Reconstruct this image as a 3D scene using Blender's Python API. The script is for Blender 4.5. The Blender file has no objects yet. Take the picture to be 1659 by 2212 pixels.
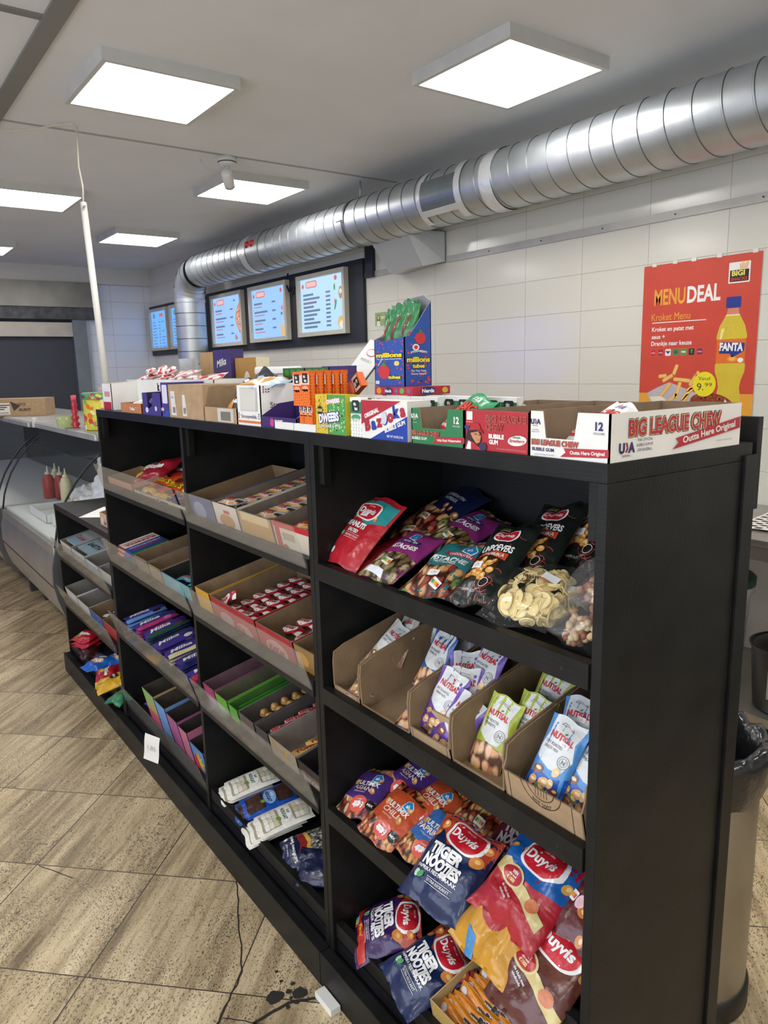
import bpy, bmesh, math, random
from mathutils import Vector, Matrix, Euler, noise
random.seed(7)
S = bpy.context.scene
C = S.collection
PI = math.pi
def R(d): return math.radians(d)

# ------------------------------------------------------------ camera, world, exposure
cam_d = bpy.data.cameras.new('camera')
cam_d.sensor_fit = 'VERTICAL'; cam_d.sensor_height = 36.0; cam_d.lens = 36.0 * 1598.0 / 2212.0
cam_d.clip_start = 0.02
cam = bpy.data.objects.new('camera', cam_d); C.objects.link(cam)
cam.matrix_world = Matrix(((0.592271, -0.140511, 0.793393, 0.624), (0.8054, 0.13179, -0.577894, -0.832),
                           (-0.023361, 0.981269, 0.191223, 1.540), (0, 0, 0, 1)))
S.camera = cam
S.view_settings.view_transform = 'Standard'; S.view_settings.look = 'None'
S.view_settings.gamma = 1.0; S.view_settings.exposure = 0.0; S.view_settings.use_curve_mapping = False
LAMP = 15.0         # emission strength of the ceiling panels
w = bpy.data.worlds.new('world'); S.world = w; w.use_nodes = True
w.node_tree.nodes['Background'].inputs[0].default_value = (0.62, 0.68, 0.8, 1)
w.node_tree.nodes['Background'].inputs[1].default_value = 0.25

# ------------------------------------------------------------ materials
def lin(h):
    if not isinstance(h, str): return h
    o = []
    for i in (0, 2, 4):
        c = int(h[i:i+2], 16) / 255.0
        o.append(c / 12.92 if c <= 0.04045 else ((c + 0.055) / 1.055) ** 2.4)
    return tuple(o)
_M = {}
def mat(h, r=0.5, metal=0.0, kind='plain', **k):
    """procedural material cache: hex colour, roughness, metallic, kind of surface"""
    key = (h, r, metal, kind, tuple(sorted(k.items())))
    if key in _M: return _M[key]
    m = bpy.data.materials.new('%s_%s' % (kind, h)); m.use_nodes = True
    nt = m.node_tree; n = nt.nodes; L = nt.links
    b = n['Principled BSDF']
    c = lin(h)
    b.inputs['Base Color'].default_value = (*c, 1)
    b.inputs['Roughness'].default_value = r; b.inputs['Metallic'].default_value = metal
    def tc(scale=(1, 1, 1), rot=(0, 0, 0), loc=(0, 0, 0)):
        t = n.new('ShaderNodeTexCoord'); mp = n.new('ShaderNodeMapping')
        mp.inputs['Scale'].default_value = scale; mp.inputs['Rotation'].default_value = rot; mp.inputs['Location'].default_value = loc
        L.new(t.outputs['Object'], mp.inputs['Vector']); return mp.outputs['Vector']
    def bump(src, st, dist=0.01):
        bp = n.new('ShaderNodeBump'); bp.inputs['Strength'].default_value = st; bp.inputs['Distance'].default_value = dist
        L.new(src, bp.inputs['Height']); L.new(bp.outputs['Normal'], b.inputs['Normal'])
    def nz(vec, sc, det=3.0, rough=0.5):
        t = n.new('ShaderNodeTexNoise'); t.inputs['Scale'].default_value = sc; t.inputs['Detail'].default_value = det
        t.inputs['Roughness'].default_value = rough; L.new(vec, t.inputs['Vector']); return t.outputs['Fac']
    def var(fac, lo, hi):      # colour variation between c*lo and c*hi
        rp = n.new('ShaderNodeValToRGB'); L.new(fac, rp.inputs['Fac'])
        rp.color_ramp.elements[0].position = 0.3; rp.color_ramp.elements[1].position = 0.7
        rp.color_ramp.elements[0].color = (*[min(1, x * lo) for x in c], 1); rp.color_ramp.elements[1].color = (*[min(1, x * hi) for x in c], 1)
        L.new(rp.outputs['Color'], b.inputs['Base Color'])
    if kind == 'film':       # shiny crinkled packaging foil
        bump(nz(tc((1, 1, 1)), 38, 2.0), 0.35, 0.012); b.inputs['Coat Weight'].default_value = 0.25; b.inputs['Coat Roughness'].default_value = 0.12
    elif kind == 'card':     # printed carton
        var(nz(tc(), 9, 3), 0.94, 1.04)
    elif kind == 'kraft':    # plain corrugated board
        v = tc((1, 1, 1)); var(nz(v, 30, 5), 0.85, 1.1); bump(nz(tc((30, 400, 30)), 1.0, 1), 0.08, 0.004)
    elif kind == 'paint':    # black painted wood
        var(nz(tc((3, 3, 3)), 4, 5), 0.7, 1.45); bump(nz(tc((4, 60, 60)), 3, 4), 0.12, 0.004); b.inputs['Specular IOR Level'].default_value = 0.22
    elif kind == 'wall':
        var(nz(tc(), 2, 4), 0.95, 1.03); bump(nz(tc(), 60, 3), 0.05, 0.003)
    elif kind == 'steel':
        bump(nz(tc((2, 2, 120)), 4, 3), 0.08, 0.004); var(nz(tc((1, 1, 1)), 5, 4), 0.85, 1.1)
    elif kind == 'emit':
        b.inputs['Emission Color'].default_value = (*c, 1); b.inputs['Emission Strength'].default_value = k.get('e', 1.0)
        if k.get('dark'): b.inputs['Base Color'].default_value = (0.01, 0.01, 0.012, 1)
    elif kind == 'nuts':     # printed photograph of nuts: cells of brown tones
        v = tc((k.get('s', 90.0), k.get('s', 90.0) * 0.62, 0), (0, 0, k.get('a', 0.6)))
        nn = n.new('ShaderNodeTexNoise'); nn.inputs['Scale'].default_value = 0.8; L.new(v, nn.inputs['Vector'])
        ad = n.new('ShaderNodeVectorMath'); ad.operation = 'ADD'; L.new(v, ad.inputs[0]); L.new(nn.outputs['Color'], ad.inputs[1])
        vo = n.new('ShaderNodeTexVoronoi'); vo.voronoi_dimensions = '2D'; vo.inputs['Scale'].default_value = 1.0
        L.new(ad.outputs['Vector'], vo.inputs['Vector'])
        sp = n.new('ShaderNodeSeparateColor'); L.new(vo.outputs['Color'], sp.inputs['Color'])
        rp = n.new('ShaderNodeValToRGB'); L.new(sp.outputs[0], rp.inputs['Fac']); rp.color_ramp.interpolation = 'CONSTANT'
        cols = k['p'].split(); el = rp.color_ramp.elements
        while len(el) < len(cols): el.new(0.5)
        for i, q in enumerate(cols): el[i].position = i / len(cols); el[i].color = (*lin(q), 1)
        r2 = n.new('ShaderNodeValToRGB'); L.new(vo.outputs['Distance'], r2.inputs['Fac'])
        r2.color_ramp.elements[0].position = 0.30; r2.color_ramp.elements[0].color = (1, 1, 1, 1)
        r2.color_ramp.elements[1].position = 0.62; r2.color_ramp.elements[1].color = (0.12, 0.08, 0.06, 1)
        mx = n.new('ShaderNodeMix'); mx.data_type = 'RGBA'; mx.blend_type = 'MULTIPLY'; mx.inputs[0].default_value = 1.0
        L.new(rp.outputs['Color'], mx.inputs[6]); L.new(r2.outputs['Color'], mx.inputs[7]); L.new(mx.outputs[2], b.inputs['Base Color'])
        bump(vo.outputs['Distance'], -0.25, 0.006); b.inputs['Coat Weight'].default_value = 0.3; b.inputs['Coat Roughness'].default_value = 0.12
    elif kind == 'clear':    # thin clear plastic
        n.remove(b); out = n['Material Output']
        tr = n.new('ShaderNodeBsdfTransparent'); tr.inputs[0].default_value = (*[x ** 0.12 for x in c], 1)
        gl = n.new('ShaderNodeBsdfGlossy'); gl.inputs['Roughness'].default_value = r
        df = n.new('ShaderNodeBsdfDiffuse'); df.inputs[0].default_value = (*c, 1)
        fr0 = n.new('ShaderNodeFresnel'); fr0.inputs[0].default_value = 1.4; ge = n.new('ShaderNodeNewGeometry'); sb = n.new('ShaderNodeMath'); sb.operation = 'SUBTRACT'; sb.inputs[0].default_value = 1.0; L.new(ge.outputs['Backfacing'], sb.inputs[1]); fr = n.new('ShaderNodeMath'); fr.operation = 'MULTIPLY'; L.new(fr0.outputs[0], fr.inputs[0]); L.new(sb.outputs[0], fr.inputs[1])
        bp = n.new('ShaderNodeBump'); bp.inputs['Strength'].default_value = k.get('b', 0.3); bp.inputs['Distance'].default_value = 0.01
        L.new(nz(tc(), k.get('bs', 30), 2), bp.inputs['Height'])
        if k.get('b', 0.3) > 0: L.new(bp.outputs['Normal'], gl.inputs['Normal']); L.new(bp.outputs['Normal'], fr0.inputs['Normal'])
        m1 = n.new('ShaderNodeMixShader'); m1.inputs[0].default_value = k.get('haze', 0.1)
        L.new(tr.outputs[0], m1.inputs[1]); L.new(df.outputs[0], m1.inputs[2])
        m2 = n.new('ShaderNodeMixShader'); L.new(fr.outputs[0], m2.inputs[0]); L.new(m1.outputs[0], m2.inputs[1]); L.new(gl.outputs[0], m2.inputs[2])
        L.new(m2.outputs[0], out.inputs[0])
    _M[key] = m; return m
def F(h, r=0.3): return mat(h, r, 0, 'film')
def K(h, r=0.45): return mat(h, r, 0, 'card')
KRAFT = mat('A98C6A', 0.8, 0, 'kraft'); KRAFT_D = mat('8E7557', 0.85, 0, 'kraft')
GREYB = mat('8C8078', 0.85, 0, 'kraft')
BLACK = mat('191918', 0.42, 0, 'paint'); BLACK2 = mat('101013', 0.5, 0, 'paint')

# ------------------------------------------------------------ mesh builder
class MB:
    def __init__(s): s.v = []; s.f = []; s.m = []; s.sm = []; s.mats = []
    def mi(s, m):
        if m not in s.mats: s.mats.append(m)
        return s.mats.index(m)
    def add(s, vs, fs, m, smooth=False):
        o = len(s.v); s.v += [tuple(q) for q in vs]; i = s.mi(m)
        for f in fs: s.f.append([a + o for a in f]); s.m.append(i); s.sm.append(smooth)
        return s
    def box(s, x0, x1, y0, y1, z0, z1, m, M=None):
        vs = [(x, y, z) for z in (z0, z1) for y in (y0, y1) for x in (x0, x1)]
        if M is not None: vs = [M @ Vector(q) for q in vs]
        s.add(vs, [(0, 2, 3, 1), (4, 5, 7, 6), (0, 1, 5, 4), (2, 6, 7, 3), (0, 4, 6, 2), (1, 3, 7, 5)], m); return s
    def prism(s, pts, O, U, V, N, t, mo, mi=None, me=None):
        """polygon pts in plane (O,U,V); face towards N gets mo, the other mi, thickness t behind it"""
        O, U, V, N = map(Vector, (O, U, V, N)); mi = mi or mo; me = me or mi; k = len(pts)
        a = [O + U * p[0] + V * p[1] for p in pts]; b = [q - N * t for q in a]
        s.add(a, [list(range(k))], mo); s.add(b, [list(range(k))[::-1]], mi)
        s.add(a + b, [(i, (i + 1) % k, k + (i + 1) % k, k + i) for i in range(k)], me); return s
    def lathe(s, prof, m, n=24, c=(0, 0, 0), M=None, cap=True, sm=True):
        vs = []
        for (r, z) in prof:
            for i in range(n):
                a = 2 * PI * i / n; vs.append(Vector((c[0] + r * math.cos(a), c[1] + r * math.sin(a), c[2] + z)))
        if M is not None: vs = [M @ q for q in vs]
        fs = [(j * n + i, j * n + (i + 1) % n, (j + 1) * n + (i + 1) % n, (j + 1) * n + i) for j in range(len(prof) - 1) for i in range(n)]
        if cap:
            if prof[0][0] > 1e-5: fs.append(list(range(n))[::-1])
            if prof[-1][0] > 1e-5: fs.append([(len(prof) - 1) * n + i for i in range(n)])
        s.add(vs, fs, m, sm); return s
    def tube(s, pts, r, m, n=10):
        pts = [Vector(p) for p in pts]; vs = []; rr = r if isinstance(r, (list, tuple)) else [r] * len(pts)
        up = Vector((0, 0, 1))
        for i, p in enumerate(pts):
            d = (pts[min(i + 1, len(pts) - 1)] - pts[max(i - 1, 0)]).normalized()
            a = d.cross(up)
            if a.length < 0.1: a = d.cross(Vector((1, 0, 0)))
            a.normalize(); b = d.cross(a)
            for k in range(n):
                t = 2 * PI * k / n; vs.append(p + (a * math.cos(t) + b * math.sin(t)) * rr[i])
        fs = [(j * n + i, j * n + (i + 1) % n, (j + 1) * n + (i + 1) % n, (j + 1) * n + i) for j in range(len(pts) - 1) for i in range(n)]
        fs += [list(range(n))[::-1], [(len(pts) - 1) * n + i for i in range(n)]]
        s.add(vs, fs, m, True); return s
    def grid(s, fn, nu, nv, m, smooth=True, flip=False):
        vs = [fn(i / nu, j / nv) for j in range(nv + 1) for i in range(nu + 1)]
        fs = []
        for j in range(nv):
            for i in range(nu):
                a = j * (nu + 1) + i; q = (a, a + 1, a + nu + 2, a + nu + 1); fs.append(q[::-1] if flip else q)
        s.add(vs, fs, m, smooth); return s
    def art(s, A, fn, cell=None, clip=None, smooth=True):
        for (vs, fs, m, l) in A.mesh(cell, clip):
            s.add([fn(x, y, l) for (x, y) in vs], fs, m, smooth)
        return s
    def obj(s, name, parent=None, bevel=0):
        me = bpy.data.meshes.new(name); me.from_pydata(s.v, [], s.f)
        for m in s.mats: me.materials.append(m)
        me.polygons.foreach_set('material_index', s.m); me.polygons.foreach_set('use_smooth', s.sm); me.update()
        o = bpy.data.objects.new(name, me); C.objects.link(o)
        if parent: o.parent = parent
        if bevel:
            b = o.modifiers.new('bevel', 'BEVEL'); b.width = bevel; b.segments = 2; b.limit_method = 'ANGLE'
        return o
def tag(o, label, cat, group=None, kind=None):
    if label: o['label'] = label
    if cat: o['category'] = cat
    if group: o['group'] = group
    if kind: o['kind'] = kind
    return o
def empty(name, loc=(0, 0, 0), rz=0):
    o = bpy.data.objects.new(name, None); C.objects.link(o); o.location = loc; o.rotation_euler = (0, 0, rz); o.empty_display_size = 0.05
    return o
def struct(o): o['kind'] = 'structure'; return o
def dup(o, parent=None, M=None, label=None, group=None):
    c = o.copy(); C.objects.link(c); c.parent = parent
    for ch in [q for q in C.objects if q.parent == o]: dup(ch, c)
    if M is not None: c.matrix_world = M
    if label: c['label'] = label
    if group: c['group'] = group
    return c

# ------------------------------------------------------------ printed artwork
_T = {}
def glyphs(txt, off):
    key = (txt, round(off, 4))
    if key in _T: return _T[key]
    cu = bpy.data.curves.new('lettering', 'FONT'); cu.body = txt; cu.offset = off; cu.resolution_u = 3; cu.fill_mode = 'FRONT'
    o = bpy.data.objects.new('lettering', cu); me = bpy.data.meshes.new_from_object(o)
    vs = [(v.co.x, v.co.y) for v in me.vertices]; fs = [list(p.vertices) for p in me.polygons]
    bpy.data.objects.remove(o); bpy.data.meshes.remove(me); bpy.data.curves.remove(cu)
    if vs:
        x0 = min(v[0] for v in vs); x1 = max(v[0] for v in vs)
        xc = (x0 + x1) / 2; vs = [((x - xc) / 0.7, (y - 0.35) / 0.7) for x, y in vs]; W = (x1 - x0) / 0.7
    else: W = 1
    _T[key] = (vs, fs, W); return _T[key]
class Art:
    def __init__(s): s.it = []; s.st = []
    def put(s, vs, fs, m, l): s.it.append((vs, fs, m, l)); return s
    def poly(s, pts, m, l=1): return s.put(list(pts), [list(range(len(pts)))], m, l)
    def rect(s, x0, y0, x1, y1, m, l=1): return s.poly([(x0, y0), (x1, y0), (x1, y1), (x0, y1)], m, l)
    def ell(s, cx, cy, rx, ry, m, l=1, n=18, rot=0):
        c, q = math.cos(rot), math.sin(rot)
        return s.poly([(cx + rx * math.cos(a) * c - ry * math.sin(a) * q, cy + rx * math.cos(a) * q + ry * math.sin(a) * c) for a in [2 * PI * i / n for i in range(n)]], m, l)
    def rr(s, x0, y0, x1, y1, r, m, l=1, rot=0):
        pts = []; cx = (x0 + x1) / 2; cy = (y0 + y1) / 2
        for (px, py, a0) in ((x1 - r, y1 - r, 0), (x0 + r, y1 - r, 90), (x0 + r, y0 + r, 180), (x1 - r, y0 + r, 270)):
            for k in range(4):
                a = R(a0 + 30 * k); pts.append((px + r * math.cos(a), py + r * math.sin(a)))
        if rot:
            c, q = math.cos(rot), math.sin(rot); pts = [(cx + (x - cx) * c - (y - cy) * q, cy + (x - cx) * q + (y - cy) * c) for x, y in pts]
        return s.poly(pts, m, l)
    def star(s, cx, cy, r0, r1, n, m, l=1, sx=1.0):
        return s.poly([(cx + sx * (r0 if i % 2 else r1) * math.cos(PI * i / n), cy + (r0 if i % 2 else r1) * math.sin(PI * i / n)) for i in range(2 * n)], m, l)
    def line(s, pts, w, m, l=1):
        for (a, b) in zip(pts[:-1], pts[1:]):
            dx, dy = b[0] - a[0], b[1] - a[1]; d = math.hypot(dx, dy) or 1; nx, ny = -dy / d * w / 2, dx / d * w / 2
            s.poly([(a[0] - nx, a[1] - ny), (b[0] - nx, b[1] - ny), (b[0] + nx, b[1] + ny), (a[0] + nx, a[1] + ny)], m, l)
        return s
    def ring(s, cx, cy, r, w, m, l=1, n=24, a0=0, a1=360):
        return s.line([(cx + r * math.cos(R(a0 + (a1 - a0) * i / n)), cy + r * math.sin(R(a0 + (a1 - a0) * i / n))) for i in range(n + 1)], w, m, l)
    def text(s, t, cx, cy, h, m, l=2, w=None, off=0.02, rot=0, sl=0, out=None, arc=0):
        """lettering centred on (cx,cy), cap height h, squeezed to width w; out = (material, extra width)"""
        for lev in ((0, 1) if out else (1,)):
            vs, fs, W = glyphs(t, off if lev else off + out[1])
            W0 = glyphs(t, off)[2]
            sx = (w / W0) if w else h
            c, q = math.cos(rot), math.sin(rot); o = []
            for x, y in vs:
                X = x * sx + sl * y * h; Y = y * h
                if arc: Y += arc * h * (1 - (2 * X / (W0 * sx)) ** 2)
                o.append((cx + X * c - Y * q, cy + X * q + Y * c))
            s.put(o, fs, m if lev else out[0], l if lev else l - 1)
        return s
    def mesh(s, cell, clip):
        if not cell and not clip: return s.it
        out = []
        for vs, fs, m, l in s.it:
            bm = bmesh.new(); bv = [bm.verts.new((x, y, 0)) for x, y in vs]
            for f in fs:
                try: bm.faces.new([bv[i] for i in f])
                except ValueError: pass
            xs = [v[0] for v in vs]; ys = [v[1] for v in vs]
            def cut(co, no, clr=False):
                g = bm.verts[:] + bm.edges[:] + bm.faces[:]
                if g: bmesh.ops.bisect_plane(bm, geom=g, dist=1e-6, plane_co=co, plane_no=no, clear_outer=clr)
            if clip:
                if max(xs) > clip[0]: cut((clip[0], 0, 0), (1, 0, 0), True)
                if min(xs) < -clip[0]: cut((-clip[0], 0, 0), (-1, 0, 0), True)
                if max(ys) > clip[1]: cut((0, clip[1], 0), (0, 1, 0), True)
                if min(ys) < -clip[1]: cut((0, -clip[1], 0), (0, -1, 0), True)
            if cell:
                k = math.ceil(min(xs) / cell)
                while k * cell < max(xs): cut((k * cell, 0, 0), (1, 0, 0)); k += 1
                k = math.ceil(min(ys) / cell)
                while k * cell < max(ys): cut((0, k * cell, 0), (0, 1, 0)); k += 1
            bm.verts.index_update()
            out.append(([(v.co.x, v.co.y) for v in bm.verts], [[v.index for v in f.verts] for f in bm.faces], m, l)); bm.free()
        return out

# ------------------------------------------------------------ packages
def bag(name, w, h, t, base, A=None, back=None, seal=0.07, lump=0.0, wr=0.0025, bend=0.0, seed=0, nar=0.05, parent=None, side=0.0, eps=0.0005, curl=0.0):
    """pillow bag: lies in local xy, artwork on +z; flat crimped seals at both ends"""
    def P(x, y, sgn, l=0):
        u = max(-1, min(1, 2 * x / w)); v = max(-1, min(1, 2 * y / h)); vv = min(1, abs(v) / (1 - seal))
        e = max(0, 1 - abs(u) ** 3.2) ** 0.8; q = max(0, 1 - vv ** 2.8) ** 0.7
        z = t / 2 * e * q
        k = math.exp(-(1 - vv) * 3.2)
        z += wr * k * math.sin(2 * PI * x / (w * 0.23) + seed + 1.3 * v) * (0.35 + 0.65 * q) * e
        z += (wr * 1.6 * noise.noise(Vector((x * 26 + seed * 7.1, y * 26, sgn * 3 + seed))) + lump * noise.noise(Vector((x * 75, y * 75, seed + 5)))) * min(1, e * 1.6) * min(1, q * 1.6)
        xx = x * (1 - nar * (1 - v * v) * 1.0) ; zz = sgn * (z + 0.0006)
        zz += bend * (v * v - 0.33) + wr * 1.4 * math.sin(3.1 * u + seed) * k + curl * max(0, v - 0.55) ** 2 * 8
        yy = y * (1 - 0.02 * (u * u)) + 0.0025 * math.sin(u * 5 + seed) * k
        return Vector((xx, yy, zz + sgn * l * eps))
    nu, nv = 22, 28
    mb = MB()
    us = [math.sin((i / nu * 2 - 1) * PI / 2) for i in range(nu + 1)]
    ix = lambda a: us[int(round(a * nu))] * w / 2
    mb.grid(lambda a, b: P(ix(a), (b - 0.5) * h, 1), nu, nv, base)
    mb.grid(lambda a, b: P(ix(a), (b - 0.5) * h, -1), nu, nv, back or base, flip=True)
    # rim between the two sheets
    rim = [P((i / nu - 0.5) * w, s * h / 2, g) for s in (-1, 1) for g in (1, -1) for i in range(nu + 1)]
    k = nu + 1
    mb.add(rim, [(i, k + i, k + i + 1, i + 1) for i in range(nu)] + [(2 * k + i, 2 * k + i + 1, 3 * k + i + 1, 3 * k + i) for i in range(nu)], base)
    rim = [P(s * w / 2, (j / nv - 0.5) * h, g) for s in (-1, 1) for g in (1, -1) for j in range(nv + 1)]; k = nv + 1
    mb.add(rim, [(i, i + 1, k + i + 1, k + i) for i in range(nv)] + [(2 * k + i, 3 * k + i, 3 * k + i + 1, 2 * k + i + 1) for i in range(nv)], base)
    if A: mb.art(A, lambda x, y, l: P(x, y, 1, l), cell=min(0.009, w / 9), clip=(w * 0.497, h * 0.5))
    o = mb.obj(name, parent)
    for sa in (A.st if A else []):      # stuck-on price labels are parts of their own
        q = MB(); q.art(sa, lambda x, y, l: P(x, y, 1, l), cell=min(0.009, w / 9)); q.obj('price_sticker', o)
    return o
def lay(o, x, y, z, tilt, rz=0, roll=0):
    """tilt: slope of the pack about X (0 flat, 90 upright facing the aisle); rz turns it in its own plane"""
    o.matrix_world = Matrix.Translation((x, y, z)) @ Matrix.Rotation(R(tilt), 4, 'X') @ Matrix.Rotation(R(roll), 4, 'Y') @ Matrix.Rotation(R(rz), 4, 'Z')
    return o
def boxart(mb, A, face, x0, x1, y0, y1, z0, z1, eps=0.0004):
    """artwork on one face of an upright carton; art x runs left to right, y upwards from the face centre"""
    cx, cy, cz = (x0 + x1) / 2, (y0 + y1) / 2, (z0 + z1) / 2
    fn = {'front': lambda x, y, l: (cx + x, y0 - l * eps, cz + y), 'right': lambda x, y, l: (x1 + l * eps, cy + x, cz + y),
          'left': lambda x, y, l: (x0 - l * eps, cy - x, cz + y), 'top': lambda x, y, l: (cx + x, cy + y, z1 + l * eps)}[face]
    mb.art(A, fn, smooth=False)
def carton(name, w, d, h, m, arts=(), parent=None, M=None):
    """closed carton, base centre front edge at origin: x -w/2..w/2, y 0..d, z 0..h"""
    mb = MB().box(-w / 2, w / 2, 0, d, 0, h, m)
    for face, A in arts: boxart(mb, A, face, -w / 2, w / 2, 0, d, 0, h)
    return mb.obj(name, parent)
def tray(name, w, d, hf, hb, mo, mi, arts=(), notch=None, t=0.0025, side=None, parent=None, hs=None):
    """open display tray; notch=(x0,x1,z) cut in the front panel; side = profile points (y,z) of the side walls"""
    mb = MB()
    if notch:
        a, b, z = notch; fp = [(-w / 2, 0), (w / 2, 0), (w / 2, hf), (b, hf), (b - 0.006, z), (a + 0.006, z), (a, hf), (-w / 2, hf)]
    else: fp = [(-w / 2, 0), (w / 2, 0), (w / 2, hf), (-w / 2, hf)]
    sp = side or [(0, 0), (d, 0), (d, hb), (0, hf)]
    X, Y, Z = (1, 0, 0), (0, 1, 0), (0, 0, 1)
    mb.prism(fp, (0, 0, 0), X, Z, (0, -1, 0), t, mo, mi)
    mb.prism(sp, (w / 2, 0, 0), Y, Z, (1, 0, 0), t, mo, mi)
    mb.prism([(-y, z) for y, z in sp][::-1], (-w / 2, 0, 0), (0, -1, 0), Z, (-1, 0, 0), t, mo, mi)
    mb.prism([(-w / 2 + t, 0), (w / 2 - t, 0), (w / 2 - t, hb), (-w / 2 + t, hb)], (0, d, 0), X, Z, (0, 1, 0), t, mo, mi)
    mb.box(-w / 2 + t, w / 2 - t, t, d - t, 0, t, mi)
    for face, A in arts: boxart(mb, A, face, -w / 2, w / 2, 0, d, 0, hf)
    return mb.obj(name, parent)

# ------------------------------------------------------------ room shell
XE, XN, YW, YL, HC = -9.08, 3.2, 2.60, -3.2, 2.82
def nodes_mat(name):
    m = bpy.data.materials.new(name); m.use_nodes = True
    return m, m.node_tree.nodes, m.node_tree.links, m.node_tree.nodes['Principled BSDF']
def mth(n, L, op, a, b=None):
    q = n.new('ShaderNodeMath'); q.operation = op
    for i, v in enumerate((a, b)):
        if v is None: continue
        if isinstance(v, (int, float)): q.inputs[i].default_value = v
        else: L.new(v, q.inputs[i])
    return q.outputs[0]
def floor_mat():
    m, n, L, b = nodes_mat('travertine_floor')
    tc = n.new('ShaderNodeTexCoord'); sp = n.new('ShaderNodeSeparateXYZ'); L.new(tc.outputs['Object'], sp.inputs[0])
    s2 = 1 / math.sqrt(2); T = 0.4
    a = mth(n, L, 'MULTIPLY', mth(n, L, 'ADD', sp.outputs[0], sp.outputs[1]), s2)      # across the veins
    c = mth(n, L, 'MULTIPLY', mth(n, L, 'SUBTRACT', sp.outputs[1], sp.outputs[0]), s2)  # along the veins
    ga = mth(n, L, 'DIVIDE', mth(n, L, 'ADD', a, 1.204), T); gc = mth(n, L, 'DIVIDE', mth(n, L, 'SUBTRACT', c, 0.889), T)
    ia = mth(n, L, 'FLOOR', ga); ic = mth(n, L, 'FLOOR', gc)
    fa = mth(n, L, 'ABSOLUTE', mth(n, L, 'SUBTRACT', mth(n, L, 'SUBTRACT', ga, ia), 0.5)); fc = mth(n, L, 'ABSOLUTE', mth(n, L, 'SUBTRACT', mth(n, L, 'SUBTRACT', gc, ic), 0.5))
    grout = mth(n, L, 'GREATER_THAN', mth(n, L, 'MAXIMUM', fa, fc), 0.5 - 0.0045)
    wn = n.new('ShaderNodeTexWhiteNoise'); wn.noise_dimensions = '2D'; cv = n.new('ShaderNodeCombineXYZ'); L.new(ia, cv.inputs[0]); L.new(ic, cv.inputs[1]); L.new(cv.outputs[0], wn.inputs['Vector'])
    off = mth(n, L, 'MULTIPLY', wn.outputs['Value'], 37.0)
    def noi(sa, sc, det, add=0.0, ro=0.6):
        v = n.new('ShaderNodeCombineXYZ'); L.new(mth(n, L, 'MULTIPLY', a, sa), v.inputs[0]); L.new(mth(n, L, 'MULTIPLY', c, sc), v.inputs[1]); L.new(mth(n, L, 'ADD', off, add), v.inputs[2])
        t = n.new('ShaderNodeTexNoise'); t.inputs['Scale'].default_value = 1; t.inputs['Detail'].default_value = det; t.inputs['Roughness'].default_value = ro; t.inputs['Distortion'].default_value = 0.3
        L.new(v.outputs[0], t.inputs['Vector']); return t.outputs['Fac']
    band = mth(n, L, 'ADD', mth(n, L, 'MULTIPLY', noi(34, 2.6, 7, 0, 0.72), 0.55), mth(n, L, 'MULTIPLY', noi(9, 1.0, 4, 21, 0.6), 0.45))
    rp = n.new('ShaderNodeValToRGB'); L.new(band, rp.inputs[0]); e = rp.color_ramp.elements
    while len(e) < 4: e.new(0.5)
    for i, (p, q) in enumerate(((0.35, '756448'), (0.45, 'A6916F'), (0.53, 'C6B08A'), (0.66, 'E8D4AC'))): e[i].position = p; e[i].color = (*lin(q), 1)
    msk = mth(n, L, 'MULTIPLY', noi(7, 3.5, 2, 31, 0.5), 0.22); pit = mth(n, L, 'ADD', noi(330, 150, 2, 9, 0.5), mth(n, L, 'SUBTRACT', msk, 0.11)); big = mth(n, L, 'ADD', noi(95, 42, 3, 4, 0.5), mth(n, L, 'SUBTRACT', msk, 0.11))
    pm = mth(n, L, 'MAXIMUM', mth(n, L, 'GREATER_THAN', pit, 0.60), mth(n, L, 'GREATER_THAN', big, 0.69))
    mix = n.new('ShaderNodeMix'); mix.data_type = 'RGBA'; L.new(mth(n, L, 'MULTIPLY', pm, 0.85), mix.inputs[0]); L.new(rp.outputs[0], mix.inputs[6]); mix.inputs[7].default_value = (*lin('4A4033'), 1)
    mx2 = n.new('ShaderNodeMix'); mx2.data_type = 'RGBA'; L.new(grout, mx2.inputs[0]); L.new(mix.outputs[2], mx2.inputs[6]); mx2.inputs[7].default_value = (*lin('3E362B'), 1)
    L.new(mx2.outputs[2], b.inputs['Base Color'])
    L.new(mth(n, L, 'ADD', 0.32, mth(n, L, 'MULTIPLY', band, 0.25)), b.inputs['Roughness'])
    bp = n.new('ShaderNodeBump'); bp.inputs['Strength'].default_value = 0.35; bp.inputs['Distance'].default_value = 0.002
    L.new(mth(n, L, 'SUBTRACT', 1.0, mth(n, L, 'MAXIMUM', pm, grout)), bp.inputs['Height']); L.new(bp.outputs[0], b.inputs['Normal'])
    return m
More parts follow.
